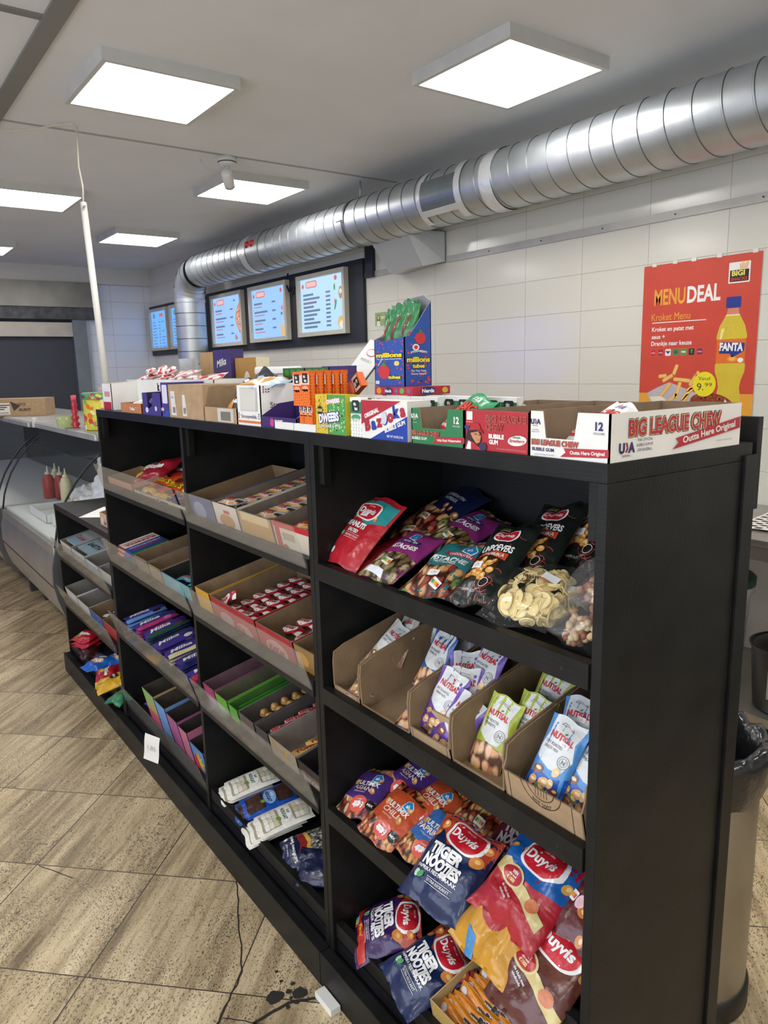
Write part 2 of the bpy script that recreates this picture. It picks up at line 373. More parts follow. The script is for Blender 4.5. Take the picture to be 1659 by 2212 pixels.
def tile_mat(name, ax, ox, oz, col, mort, bw=0.42):
    m, n, L, b = nodes_mat(name)
    tc = n.new('ShaderNodeTexCoord'); sp = n.new('ShaderNodeSeparateXYZ'); L.new(tc.outputs['Object'], sp.inputs[0])
    v = n.new('ShaderNodeCombineXYZ'); L.new(mth(n, L, 'ADD', sp.outputs[ax], ox), v.inputs[0]); L.new(mth(n, L, 'ADD', sp.outputs[2], oz), v.inputs[1])
    br = n.new('ShaderNodeTexBrick'); L.new(v.outputs[0], br.inputs['Vector']); br.offset = 0.0; br.squash = 1.0
    br.inputs['Scale'].default_value = 1.0; br.inputs['Brick Width'].default_value = bw; br.inputs['Row Height'].default_value = 0.2005
    br.inputs['Mortar Size'].default_value = 0.0022; br.inputs['Mortar Smooth'].default_value = 0.6; br.inputs['Bias'].default_value = 0
    c = lin(col); br.inputs['Color1'].default_value = (*c, 1); br.inputs['Color2'].default_value = (*[x * 0.96 for x in c], 1); br.inputs['Mortar'].default_value = (*lin(mort), 1)
    L.new(br.outputs['Color'], b.inputs['Base Color']); b.inputs['Roughness'].default_value = 0.13
    no = n.new('ShaderNodeTexNoise'); no.inputs['Scale'].default_value = 3.5; L.new(tc.outputs['Object'], no.inputs['Vector'])
    bp = n.new('ShaderNodeBump'); bp.inputs['Strength'].default_value = 0.5; bp.inputs['Distance'].default_value = 0.004
    L.new(mth(n, L, 'SUBTRACT', mth(n, L, 'MULTIPLY', no.outputs['Fac'], 0.5), br.outputs['Fac']), bp.inputs['Height']); L.new(bp.outputs[0], b.inputs['Normal'])
    return m
WALLM = mat('D8D6D0', 0.6, 0, 'wall'); CEILM = mat('DEE0E2', 0.7, 0, 'wall')
struct(MB().box(XE - 0.1, XN + 0.1, YL - 0.1, YW + 0.1, -0.1, 0, floor_mat()).obj('floor'))
struct(MB().box(XE - 0.1, XN + 0.1, YL - 0.1, YW + 0.1, HC, HC + 0.1, CEILM).obj('ceiling'))
struct(MB().box(XE - 0.1, XN + 0.1, YW, YW + 0.1, 0, HC, tile_mat('white_wall_tiles', 0, 0.07, -0.02, 'DAD7CC', 'B9B5AA')).obj('wall_right'))
struct(MB().box(XE - 0.1, XE, 1.76, YW, 0, HC, tile_mat('far_wall_tiles', 1, 0.0, -0.02, 'E4E9F4', 'A9AEBA')).obj('wall_end'))  # white tiles, with the cast of blue light tinted into their colour
struct(MB().box(XE - 0.1, XE, YL, 1.76, 2.2, HC, WALLM).obj('wall_end_lintel'))
struct(MB().box(XN, XN + 0.1, YL, YW, 0, HC, WALLM).obj('wall_back'))
struct(MB().box(XE - 0.1, XN + 0.1, YL - 0.1, YL, 0, HC, WALLM).obj('wall_left'))
# soffit beam on the far wall, extractor band, dark doorway
struct(MB().box(XE, XE + 0.06, YL, YW, 2.63, HC, WALLM).obj('trim_1'))
HOOD = mat('8C8A84', 0.35, 0.7, 'steel')
struct(MB().box(XE, XE + 0.12, YL, 1.90, 2.34, 2.63, HOOD).obj('trim_2'))
struct(MB().box(XE, XE + 0.10, YL, 1.92, 2.20, 2.34, mat('55575B', 0.5, 0, 'paint')).obj('trim_3'))
d = empty('door_1', (XE - 0.02, -0.7, 0)); struct(d)
def child(mb, name, parent, **k):
    o = mb.obj(name, **k); o.parent = parent; o.matrix_parent_inverse = Matrix.Translation(-Vector(parent.location)); return o
child(MB().box(XE - 0.06, XE - 0.02, YL, 1.62, 0, 2.2, mat('3A3F49', 0.6, 0, 'wall')), 'doorway_dark_sheet', d)  # flat dark sheet in place of the unlit space behind the doorway
child(MB().box(XE - 0.02, XE + 0.05, YL, 1.60, 2.0, 2.165, mat('B9B4AA', 0.4, 0.3, 'steel')), 'shutter_box', d)
child(MB().box(XE - 0.06, XE + 0.07, 1.60, 1.76, 0, 2.2, mat('7E858E', 0.45, 0.5, 'steel')), 'door_frame', d)
child(MB().box(XE - 0.06, XE + 0.04, 1.76, 1.80, 0, 2.18, mat('B5BAC2', 0.4, 0.5, 'steel')), 'door_edge', d)
# perforated steel rail along the tiled wall + dropped ceiling strip
rail = MB().box(XE + 0.02, XN - 0.02, YW - 0.012, YW, 2.222, 2.262, mat('B9B7B0', 0.4, 0.5, 'steel'))
for x in [XE + 0.6 + 0.43 * i for i in range(27)]: rail.lathe([(0.004, 0), (0.004, 0.003)], mat('2A2A2A', 0.6), 8, M=Matrix.Translation((x, YW - 0.012, 2.242)) @ Matrix.Rotation(R(90), 4, 'X'))
struct(rail.obj('trim_4'))
st = mat('7F7D79', 0.7, 0, 'wall')
cs = MB().box(XE + 0.06, XN, -0.045, 0.03, HC - 0.012, HC, st)
for x in [-2.49 - 1.24 * i for i in range(-4, 6)]: cs.box(x - 0.02, x + 0.02, YL, -0.045, HC - 0.008, HC, st)
cs.box(XE + 0.06, XN, -1.27, -1.23, HC - 0.008, HC, st)
struct(cs.obj('trim_5'))
struct(MB().box(-3.79, -3.765, YL, 2.55, HC - 0.003, HC, mat('A6A4A0', 0.7, 0, 'wall')).obj('trim_6'))
# unseen window-shaped glowing panel, added on the aisle side to brighten the shelf fronts
wn_ = MB().box(-2.6, 2.9, YL + .005, YL + .02, .35, 2.45, mat('DCE6F5', .4, 0, 'emit', e=3.2)); struct(wn_.obj('added_window_light'))
wf = MB()
for x in (-2.64, -.8, 1.05, 2.9): wf.box(x, x + .04, YL, YL + .06, .3, 2.5, mat('3A3C40', .4))
wf.box(-2.64, 2.94, YL, YL + .06, .29, .35, mat('3A3C40', .4)).box(-2.64, 2.94, YL, YL + .06, 2.45, 2.51, mat('3A3C40', .4)); struct(wf.obj('trim_8'))  # frame round the added window panel
# blue lit tube sign on the aisle side wall, left of the picture
nb = MB().box(-8.9, -7.0, YL + .02, YL + .06, 1.2, 2.3, mat('20242C', .5)).obj('sign_board'); tag(nb, 'dark board carrying blue light tubes, outside the picture to the left', 'sign')
for z in (1.4, 1.75, 2.1): MB().tube([(-8.8, YL + .09, z), (-7.1, YL + .09, z)], .03, mat('2F6BFF', .3, 0, 'emit', e=16.0), 10).obj('light_tube', nb)
# floor marks: ground-in dark spots and cracks
sp = MB()
def blot(x, y, r, seed, e=1.0):
    pts = [(x + r * (1 + 0.35 * noise.noise(Vector((math.cos(a) * 1.5, math.sin(a) * 1.5, seed)))) * math.cos(a), y + e * r * (1 + 0.35 * noise.noise(Vector((math.cos(a) * 1.5, math.sin(a) * 1.5, seed)))) * math.sin(a)) for a in [2 * PI * i / 20 for i in range(20)]]
    sp.add([(p[0], p[1], 0.0006) for p in pts], [list(range(20))], mat('37342F', 0.4, 0, 'wall'))
BL = [(592, 2114, .021), (640, 2085, .019), (617, 2090, .008), (626, 2071, .006), (595, 2068, .005), (584, 2040, .005), (618, 2131, .006), (637, 2121, .007), (626, 2106, .005)]
for i, (x, y, r) in enumerate([(-0.835, -.142, .021), (-0.81, -.085, .019), (-0.83, -.105, .008), (-.845, -.085, .006), (-.87, -.105, .005), (-.905, -.10, .005), (-.79, -.13, .006), (-.79, -.105, .007), (-.81, -.11, .005)]): blot(x, y, r, i * 3.3)
def crack(pts, wd):
    A = Art(); q = []
    for (a, b) in zip(pts[:-1], pts[1:]):
        for t in range(6):
            u = t / 6; q.append((a[0] + (b[0] - a[0]) * u + 0.006 * noise.noise(Vector((a[0] * 50, u * 9, 1))), a[1] + (b[1] - a[1]) * u + 0.006 * noise.noise(Vector((u * 9, a[1] * 50, 4)))))
    q.append(pts[-1]); A.line(q, wd, mat('2C261E', 0.8, 0, 'wall')); sp.art(A, lambda x, y, l: (x, y, 0.0007))
crack([(-1.29, -.03), (-1.13, -.10), (-.96, -.17), (-.87, -.27), (-.80, -.36)], 0.004)
crack([(-.765, -.05), (-.80, -.12), (-.80, -.22)], 0.009); crack([(-.86, -.27), (-.78, -.20), (-.70, -.14)], 0.003); crack([(-1.754, -.502), (-1.62, -.43)], 0.003)
struct(sp.obj('trim_7'))

# ------------------------------------------------------------ ceiling panels
def ceiling_light():
    t = empty('ceiling_light', (0, 0, 0)); fr = MB(); m = mat('C4C4C0', 0.45, 0, 'card')
    for (x0, x1, y0, y1) in ((-.30, .30, -.30, -.278), (-.30, .30, .278, .30), (-.30, -.278, -.278, .278), (.278, .30, -.278, .278)): fr.box(x0, x1, y0, y1, -.052, 0, m)
    fr.box(-.278, .278, -.278, .278, -.02, 0, m)
    fr.obj('frame', t)
    dm, n, L, b = nodes_mat('lamp_diffuser')
    b.inputs['Base Color'].default_value = (0.9, 0.9, 0.88, 1); b.inputs['Emission Strength'].default_value = LAMP
    tc = n.new('ShaderNodeTexCoord'); s3 = n.new('ShaderNodeSeparateXYZ'); L.new(tc.outputs['Object'], s3.inputs[0])
    rp = n.new('ShaderNodeValToRGB'); L.new(mth(n, L, 'ADD', mth(n, L, 'MULTIPLY', mth(n, L, 'ABSOLUTE', s3.outputs[1]), 3.5), 0.0), rp.inputs[0])
    rp.color_ramp.elements[0].position = 0.02; rp.color_ramp.elements[0].color = (1.0, 0.90, 0.76, 1); rp.color_ramp.elements[1].position = 0.6; rp.color_ramp.elements[1].color = (0.97, 0.98, 1.0, 1)
    L.new(rp.outputs[0], b.inputs['Emission Color'])
    MB().box(-.277, .277, -.277, .277, -.048, -.022, dm).obj('diffuser', t); return t
l0 = ceiling_light(); first = True
for (x, y, lab) in ((-1.88, 1.72, 'square ceiling light panel nearest the silver duct, largest on the right'), (-2.92, 0.50, 'large square ceiling light panel at upper left beside the ceiling strip'),
                    (-4.37, 1.71, 'square ceiling light panel behind the white security camera'), (-6.62, 1.66, 'small ceiling light panel beyond the one behind the security camera'),
                    (-5.37, 0.48, 'square ceiling light panel cut by the left edge of the picture, behind the white pole'), (-7.85, 0.48, 'farthest ceiling light panel at the left edge of the picture'),
                    (-0.47, 0.50, None), (0.60, 1.72, None), (1.98, 0.50, None), (-1.7, -1.6, None), (0.75, -1.6, None), (-4.15, -1.6, None), (-6.6, -1.6, None), (2.7, -1.6, None)):
    o = l0 if first else dup(l0); first = False
    o.location = (x, y, HC); tag(o, lab or 'square ceiling light panel outside the picture, above the camera', 'ceiling light', 'ceiling lights of the shop')

# ------------------------------------------------------------ galvanised duct
GALV = mat('C2C7CA', 0.42, 0.82, 'steel'); SEAM = mat('6B7072', 0.4, 0.85, 'steel'); TAPE = mat('DCDEDE', 0.3, 0.35, 'film')
duct = empty('ventilation_duct', (-2, 2.31, 2.543)); rd = 0.158; yc, zc = 2.31, 2.543
tag(duct, 'large round galvanised steel ventilation duct along the ceiling with an elbow at its far end', 'duct')
def RY(x): return Matrix.Translation((x, yc, zc)) @ Matrix.Rotation(R(90), 4, 'Y')
x0 = -6.80; L_ = XN - 0.16 - x0; nn = 40
pp = MB(); qs = (0, .003, .009, .012, .07, .13); rq = (rd, rd + .0035, rd + .0035, rd, rd, rd); st_ = int(L_ / .13 * nn)
for qi in range(5):            # spiral lock-seam tube: a ribbon wound round the axis
    vs = [(x0 + .13 * k / nn + q, yc + r * math.cos(2 * PI * k / nn), zc + r * math.sin(2 * PI * k / nn)) for k in range(st_ + 1) for q, r in ((qs[qi], rq[qi]), (qs[qi + 1], rq[qi + 1]))]
    pp.add(vs, [(2 * k, 2 * k + 1, 2 * k + 3, 2 * k + 2) for k in range(st_)], SEAM if qi in (0, 2) else GALV, True)
child(pp, 'pipe', duct)
el = MB(); Rr = 0.27; secs = 4
for i in range(secs):           # segmented elbow turning down
    a0, a1 = R(90 * i / secs), R(90 * (i + 1) / secs); vs = []
    for a in (a0, a1):
        cx, cz = x0 - Rr * math.sin(a), zc - Rr + Rr * math.cos(a)
        for j in range(nn):
            b_ = 2 * PI * j / nn; rr = rd * math.cos(b_)
            vs.append((cx + (rd * math.sin(b_)) * (-math.sin(a)), yc + rr, cz + rd * math.sin(b_) * math.cos(a)))
    el.add(vs, [(j, (j + 1) % nn, nn + (j + 1) % nn, nn + j) for j in range(nn)], GALV, True)
    for a, rb in ((a1, rd + .006),):
        cx, cz = x0 - Rr * math.sin(a), zc - Rr + Rr * math.cos(a); vs = []
        for da in (-0.03, 0.03):
            for j in range(nn):
                b_ = 2 * PI * j / nn
                vs.append((cx - rb * math.sin(b_) * math.sin(a) - da * .6 * math.cos(a), yc + rb * math.cos(b_), cz + rb * math.sin(b_) * math.cos(a) - da * .6 * math.sin(a)))
        el.add(vs, [(j, (j + 1) % nn, nn + (j + 1) % nn, nn + j) for j in range(nn)], GALV, True)
child(el, 'elbow', duct)
dn = MB(); xd = x0 - Rr; zt = zc - Rr
for i in range(10):
    z = zt - i * 0.13; dn.lathe([(rd, z - .122), (rd, z)], GALV, 36, c=(xd, yc, 0), cap=False).lathe([(rd + .001, z - .13), (rd + .005, z - .126), (rd + .001, z - .122)], SEAM, 36, c=(xd, yc, 0), cap=False)
child(dn, 'drop_pipe', duct)
tp = MB()
def band(x, wd, m, r=rd + .006, a0=0, a1=360):
    n_ = 30; vs = [(xx, yc + (r + 0.0015 * noise.noise(Vector((xx * 90, a, 2)))) * math.cos(R(a)), zc + r * math.sin(R(a))) for xx in (x - wd / 2, x - wd / 6, x + wd / 6, x + wd / 2) for a in [a0 + (a1 - a0) * i / n_ for i in range(n_ + 1)]]
    tp.add(vs, [(q * (n_ + 1) + i, q * (n_ + 1) + i + 1, (q + 1) * (n_ + 1) + i + 1, (q + 1) * (n_ + 1) + i) for q in range(3) for i in range(n_)], m, True)
for q in ((-5.45, .10), (-2.48, .09), (-3.04, .05, 120, 250), (-2.71, .06, 120, 250)):
    tp = MB(); band(q[0], q[1], TAPE, a0=q[2] if len(q) > 2 else 0, a1=q[3] if len(q) > 2 else 360); child(tp, 'foil_tape', duct)
hp = MB(); tp2, tp = tp, hp
band(-2.88, .30, mat('7C8588', 0.35, 0.6, 'steel'), rd + .007, 152, 212); child(hp, 'access_hatch', duct)
tp = MB(); band(-2.88, .36, TAPE, rd + .0065, 212, 226); child(tp, 'hatch_tape', duct)
tp = MB(); band(-5.28, .22, mat('A9AEB0', 0.4, 0.6, 'steel'), rd + .005, 100, 250); child(tp, 'repair_sleeve', duct)
for i, x in enumerate((-5.36, -5.27)):
    kb = MB().lathe([(0.028, 0), (0.032, 0.012), (0.02, 0.03), (0.008, 0.034)], mat('B3262B', 0.4), 12, M=Matrix.Translation((x, yc - rd * .9, zc + .045)) @ Matrix.Rotation(R(80), 4, 'X')); child(kb, 'red_knob', duct)
hg = MB().tube([(-3.88, yc, HC - .002), (-3.88, yc, zc + rd)], .006, GALV); tp = hg; band(-3.88, .02, SEAM, rd + .009); hg.tube([(-3.88, yc - rd - .008, zc - .0), (-3.93, yc - rd - .02, zc - .0)], .006, GALV); child(hg, 'hanger', duct)
# sheet metal transition under the duct, joining it to the wall
tr = MB(); a_ = [(-3.78, 2.30, 2.42), (-3.36, 2.30, 2.42), (-3.30, 2.58, 2.42), (-3.84, 2.58, 2.42)]; b_ = [(-3.74, 2.44, 2.20), (-3.36, 2.44, 2.20), (-3.30, 2.58, 2.23), (-3.80, 2.58, 2.20)]
tr.add(a_ + b_, [(0, 1, 5, 4), (1, 2, 6, 5), (2, 3, 7, 6), (3, 0, 4, 7), (4, 5, 6, 7)], mat('C4C8CC', 0.35, 0.35, 'film')); child(tr, 'wall_transition', duct)

# ------------------------------------------------------------ lit menu boards
BB = mat('20242C', 0.5, 0, 'wall'); FR = mat('C9C4B6', 0.4, 0.1, 'card')
def menu_board(x0, x1, z0, z1, lab):
    o = MB().box(x0, x1, YW - .03, YW - .002, z0, z1, BB).obj('menu_backboard'); tag(o, lab, 'backboard'); return o
menu_board(-7.33, -4.25, 1.74, 2.37, 'long dark blue-black wall board behind the three large menu screens')
menu_board(-9.06, -7.62, 1.76, 2.37, 'short dark wall board behind the two menu screens next to the far corner')
def screen(x0, x1, z0, z1, lab, art, blue):
    t = empty('menu_screen', ((x0 + x1) / 2, YW - .045, (z0 + z1) / 2)); tag(t, lab, 'menu screen', 'lit menu screens'); w_, h_ = x1 - x0, z1 - z0; f = .034
    fr = MB(); fr.box(-w_ / 2, w_ / 2, 0, .014, -h_ / 2, h_ / 2, FR)
    for (a, b, c_, d_) in ((-w_ / 2, w_ / 2, h_ / 2 - f, h_ / 2), (-w_ / 2, w_ / 2, -h_ / 2, -h_ / 2 + f), (-w_ / 2, -w_ / 2 + f, -h_ / 2 + f, h_ / 2 - f), (w_ / 2 - f, w_ / 2, -h_ / 2 + f, h_ / 2 - f)): fr.box(a, b, -.03, 0, c_, d_, FR)
    fr.obj('frame', t); E_ = lambda h, e=1.0: mat(h, .3, 0, 'emit', e=e, dark=1)
    A = Art(); W, H = w_ / 2 - f, h_ / 2 - f
    A.rect(-W, -H, W, H, E_(blue, 1.3), 1); g = E_('6D86A8', .9); rd_ = E_('D06868', 1.0)
    if art == 'list':
        A.rr(-.0, H - .07, .13, H - .03, .01, rd_, 2); A.rr(-W + .06, H - .08, -W + .14, H - .02, .02, g, 2)
        for i in range(9):
            z = H - .13 - i * .037
            A.rect(-W + .03, z - .007, -W + .03 + .10 + .03 * ((i * 7) % 3), z + .007, g, 2); A.rect(-.04, z - .007, .02, z + .007, g, 2)
            if i not in (1, 2, 4): A.rect(.06, z - .007, .15 + .02 * (i % 3), z + .007, g, 2)
    else:
        A.rr(-W + .09, H - .075, -W + .27, H - .02, .02, rd_, 2); A.rr(-W + .10, H - .068, -W + .26, H - .027, .015, E_('E8B8B8', 1.1), 3); A.ell(-W + .04, H - .055, .018, .018, rd_, 2)
        n_ = {'a': 4, 'b': 4, 'c': 9}[art]; dz = (2 * H - .14) / n_
        for i in range(n_):
            z = H - .13 - i * dz
            A.rect(-W + .04, z - .009, -W + .04 + .17 + .05 * ((i * 5) % 3), z + .009, g, 2); A.rect(.06, z - .008, .13, z + .008, g, 2)
            if art != 'c' or i in (1, 2): A.rect(-W + .04, z - .034, -W + .20 + .05 * (i % 2), z - .026, rd_, 2)
        gr = E_('3E9A5A', 1.0); fd = E_('C98A72', 1.1) if art == 'a' else E_('D9B77A', 1.1)
        if art == 'a':
            pts = [(W, H - .02)] + [(W - .015 - .145 * math.sin(PI * i / 12), H - .04 - (2 * H - .08) * i / 12) for i in range(13)] + [(W, -H + .03)]
            A.poly(pts, fd, 2); random.seed(3)
            for i in range(46): A.ell(W - .01 - .12 * random.random() * math.sin(PI * (.15 + .7 * (i / 46))), H - .06 - (2 * H - .14) * i / 46, .011, .009, E_(random.choice(('E8C9B5', 'B0543F', 'F0DDCB', '9C4A3C')), 1), 3, 7)
            A.ell(W - .17, -H + .05, .018, .03, rd_, 3); A.ell(W - .14, -H + .04, .01, .02, gr, 3); A.ell(W - .17, H - .05, .02, .012, gr, 3)
        elif art == 'b':
            A.ell(W - .02, .02, .05, .13, E_('D8A48C', 1), 2); A.ell(W - .01, .13, .04, .03, gr, 3); A.ell(W - .09, .03, .013, .02, rd_, 2); A.ell(W - .10, -.02, .018, .014, gr, 2)
            for i in range(7): A.rr(W - .13 + .017 * i, -H + .01, W - .115 + .017 * i, -H + .10 + .02 * (i % 3), .004, fd, 3, rot=.3 - .1 * i)
            A.ell(W - .1, H - .04, .02, .02, rd_, 2)
        else:
            A.ell(W - .06, .07, .03, .05, E_('B98A5A', 1), 2); A.ell(W - .06, .08, .02, .02, E_('E8E0D0', 1), 3); A.ell(W - .14, -.02, .011, .045, gr, 2, rot=-.4); A.ell(W - .145, .01, .009, .02, rd_, 3)
            A.ell(W - .15, .12, .012, .028, gr, 2); A.ell(W - .06, -H + .06, .055, .05, fd, 2); A.ell(W - .05, -H + .04, .04, .03, E_('F2EAD8', 1), 3); A.ell(W - .13, H - .03, .022, .02, rd_, 2)
    dsp = MB(); dsp.art(A, lambda x, y, l: (x, -.001 - l * .0008, y), smooth=False); dsp.obj('display', t)
screen(-7.06, -6.31, 1.80, 2.33, 'lit blue menu screen with a round pizza at its edge, nearest the duct elbow', 'a', '8FB6E6')
screen(-6.15, -5.40, 1.81, 2.33, 'lit blue menu screen with fries at its lower corner, middle of the three', 'b', '8FB8E8')
screen(-5.21, -4.45, 1.82, 2.33, 'lit pale menu screen with many text lines, rightmost on the long dark board', 'c', 'A9CBE6')
screen(-8.99, -8.36, 1.82, 2.33, 'lit bright blue menu screen with two columns of text, next to the far corner', 'list', '5FA0EE')
screen(-8.28, -7.66, 1.82, 2.33, 'lit bright blue menu screen half hidden behind the vertical duct', 'list', '5FA0EE')
# cable dangling over the board
o = MB().tube([(-5.38, YW - .05, 2.38), (-5.42, YW - .055, 2.30), (-5.36, YW - .055, 2.22), (-5.30, YW - .055, 2.20), (-5.27, YW - .05, 2.26)], .008, mat('15161A', .5)).obj('cable_loop'); tag(o, 'dark cable loop hanging between the middle and right menu screens', 'cable')
o = MB().box(-4.22, -4.12, YW - .03, YW - .002, 2.22, 2.45, BB).obj('dark_bracket'); tag(o, 'narrow dark bracket on the wall between menu board and duct transition', 'bracket')

# ------------------------------------------------------------ security camera
t = empty('security_camera', (-3.81, 1.28, HC)); tag(t, 'small white security camera hanging under the ceiling in front of a light panel', 'security camera'); WH = mat('D2D2CE', 0.35)
MB().lathe([(.055, 0), (.055, -.035), (.05, -.045), (.03, -.055)][::-1], WH, 24).obj('mount', t)
MB().lathe([(.057, -.03), (.057, -.036)][::-1], mat('4A4A4A', .5), 24).obj('ring', t)
MB().lathe([(.016, -.05), (.014, -.10)][::-1], WH, 16).obj('stem', t)
bm_ = Matrix.Translation((0, 0, -.125)) @ Matrix.Rotation(R(62), 4, Vector((0.55, 0.83, 0)).normalized())
hs_ = MB().lathe([(.030, -.06), (.034, -.045), (.034, .05), (.026, .06)], WH, 20, M=bm_).obj('housing', t)
MB().lathe([(.033, -.061), (.018, -.063), (.012, -.058), (.001, -.058)], mat('23252A', .15), 20, M=bm_, cap=False).obj('lens', hs_)
o = MB().tube([(-3.93, 1.16, HC - .003), (-3.91, 1.18, HC - .05), (-3.885, 1.205, HC - .075)], .004, WH, 6).obj('camera_cable'); tag(o, 'thin white cable running from the ceiling to the security camera', 'cable')

# ------------------------------------------------------------ white pole and its cable
o = MB().tube([(-3.40, .33, 1.233), (-3.585, .345, 2.42)], .017, mat('D6D3CC', .4), 14).tube([(-3.57, .345, 2.40), (-3.535, .335, 2.40)], .006, mat('D6D3CC', .4), 8).obj('white_pole'); tag(o, 'tall white round pole standing on the glass counter behind the black shelf', 'pole')
o = MB().tube([(-3.585, .345, 2.42), (-3.585, .35, 2.50), (-3.59, .34, 2.6), (-3.605, .35, 2.72), (-3.63, .36, 2.80), (-3.64, .345, 2.812), (-3.66, .28, 2.805), (-3.70, .18, 2.78), (-3.74, .05, 2.76), (-3.8, -.08, 2.78), (-3.9, -.3, 2.81)], .0045, mat('C9C4B4', .5), 8).obj('pole_cable'); tag(o, 'thin white cable rising from the pole and sagging along the ceiling', 'cable')

# ------------------------------------------------------------ black gondola shelving
SL = math.tan(R(12)); DEP = 0.372; ACR = mat('D8D4CC', 0.08, 0, 'clear', haze=0.10, b=0.1, bs=6)
ZT = 1.405
def shelf_boards(t, x0, x1, z0, lab=None, acrylic=False, bottom=False):
    """one bay's slanted shelf board with its upright front lip"""
    y0 = 0.016 if not bottom else 0.03
    bd = MB(); vs = []
    for y, z in ((y0, z0), (DEP, z0 + (DEP - y0) * SL)):
        vs += [(x0, y, z - .018), (x1, y, z - .018), (x0, y, z), (x1, y, z)]
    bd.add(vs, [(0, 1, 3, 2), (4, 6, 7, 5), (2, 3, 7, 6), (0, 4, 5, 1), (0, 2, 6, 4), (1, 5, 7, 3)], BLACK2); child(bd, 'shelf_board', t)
    yl = -.004 if not bottom else .008
    lp = MB().box(x0 + .001, x1 - .001, yl, yl + .02, z0 - .014, z0 + .026, BLACK)
    for x in (x0 + .05, (x0 + x1) / 2, x1 - .05): lp.lathe([(.0035, 0), (.0035, .0006)], mat('0A0A0A', .6), 8, M=Matrix.Translation((x, yl, z0 + .004)) @ Matrix.Rotation(R(90), 4, 'X'))
    child(lp, 'shelf_lip', t, bevel=.0015)
    if acrylic:
        a = [(x0 + .004, yl - .002, z0 + .004), (x1 - .004, yl - .002, z0 + .004), (x1 - .004, yl - .034, z0 + .108), (x0 + .004, yl - .034, z0 + .108)]
        b = [(p[0], p[1] + .003, p[2]) for p in a]
        child(MB().add(a + b, [(0, 1, 2, 3), (7, 6, 5, 4), (0, 4, 5, 1), (1, 5, 6, 2), (2, 6, 7, 3), (3, 7, 4, 0)], ACR), 'acrylic_guard', t)
def gondola(name, xs, zt, levels, lab, guards, yoff=0.0, back_z=None):
    x0, x1 = xs[0], xs[-1]; t = empty(name, (x0 + (x1 - x0) / 2, .19, 0)); tag(t, lab, 'shelf unit', 'black candy shelving')
    for i, x in enumerate(xs):
        a = x if i == 0 else (x - .018 if i == len(xs) - 1 else x - .009)
        child(MB().box(a, a + .018, 0 if i in (0, len(xs) - 1) else .001, DEP + .006, 0.0, zt - .028, BLACK), 'side_panel' if i in (0, len(xs) - 1) else 'divider', t, bevel=.0012)
    child(MB().box(x0, x1, -.001, DEP + .008, zt - .028, zt, BLACK), 'top_board', t, bevel=.0015)
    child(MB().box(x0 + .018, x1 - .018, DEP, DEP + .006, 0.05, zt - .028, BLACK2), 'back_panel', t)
    for bi, (a, b) in enumerate(zip(xs[:-1], xs[1:])):
        a += .018 if bi == 0 else .009; b -= .018 if bi == len(xs) - 2 else .009
        if zt > 1:
            child(MB().box(a, a + .022, .012, .03, zt - .115, zt - .028, BLACK), 'corner_block', t); child(MB().box(b - .022, b, .012, .03, zt - .115, zt - .028, BLACK), 'corner_block', t)
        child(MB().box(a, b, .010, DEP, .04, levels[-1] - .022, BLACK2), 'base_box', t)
        for li, z in enumerate(levels):
            shelf_boards(t, a + .0005, b - .0005, z, acrylic=guards[bi][li], bottom=(li == len(levels) - 1 and z < .2))
    child(MB().box(x0, x1, -.032, .0, 0.0, .098, BLACK), 'plinth', t, bevel=.002)
    child(MB().box(x0, x1, .0, .008, 0.05, .088, BLACK2), 'plinth_groove', t)
    return t
unitA = gondola('shelf_unit', (-.795, 0.0), ZT, (1.085, .785, .475, .150), 'nearest tall black shelf bay with nut bags, its black end panel facing right', ((0, 0, 0, 0),))
child(MB().box(-.795, 0.0, DEP + .022, DEP + .037, 1.29, 1.446, BLACK), 'back_rail', unitA, bevel=.001)
child(MB().box(-.030, .0, DEP + .006, DEP + .022, 0, 1.36, BLACK), 'rear_post', unitA)
child(MB().box(.0003, .0065, DEP - .022, DEP + .012, 0.0, 1.386, BLACK), 'corner_strip', unitA, bevel=.001)
unitB = gondola('shelf_unit', (-2.45, -1.56, -.797), ZT, (1.085, .785, .475, .150), 'middle tall black shelf unit with two bays of chocolate bars behind clear guards', ((1, 1, 1, 1), (1, 1, 1, 0)))
unitC = gondola('shelf_unit', (-3.39, -2.452), .898, (.625, .375, .130), 'low black shelf unit at the far left end of the row', ((1, 1, 0),))
# white plastic door wedge / clip lying at the plinth joint
o = MB().box(-.775, -.70, -.062, -.034, 0.0, .018, mat('E6E4DC', .4)).obj('white_plastic_block', bevel=.001); tag(o, 'small white plastic block on the floor against the shelf plinth', 'block')
A = Art(); A.text('1,80', 0, 0, .018, mat('A9A59C', .5), 2, off=0)
pt = MB(); fn = lambda x, y, l: (x, -.002 * math.sin(y * 60) - .0003 * l - abs(y - .05) * .1, y)
pt.grid(lambda a, b: fn((a - .5) * .070, (b - .5) * .10, 0), 6, 10, mat('E9E6DE', .6)); pt.art(A, fn, .01)
o = pt.obj('price_tag'); o.matrix_world = Matrix.Translation((-1.915, -.060, .190)) @ Matrix.Rotation(R(28), 4, 'Z') @ Matrix.Rotation(R(6), 4, 'Y'); tag(o, 'small white paper price tag hanging on the lowest clear guard', 'price tag')

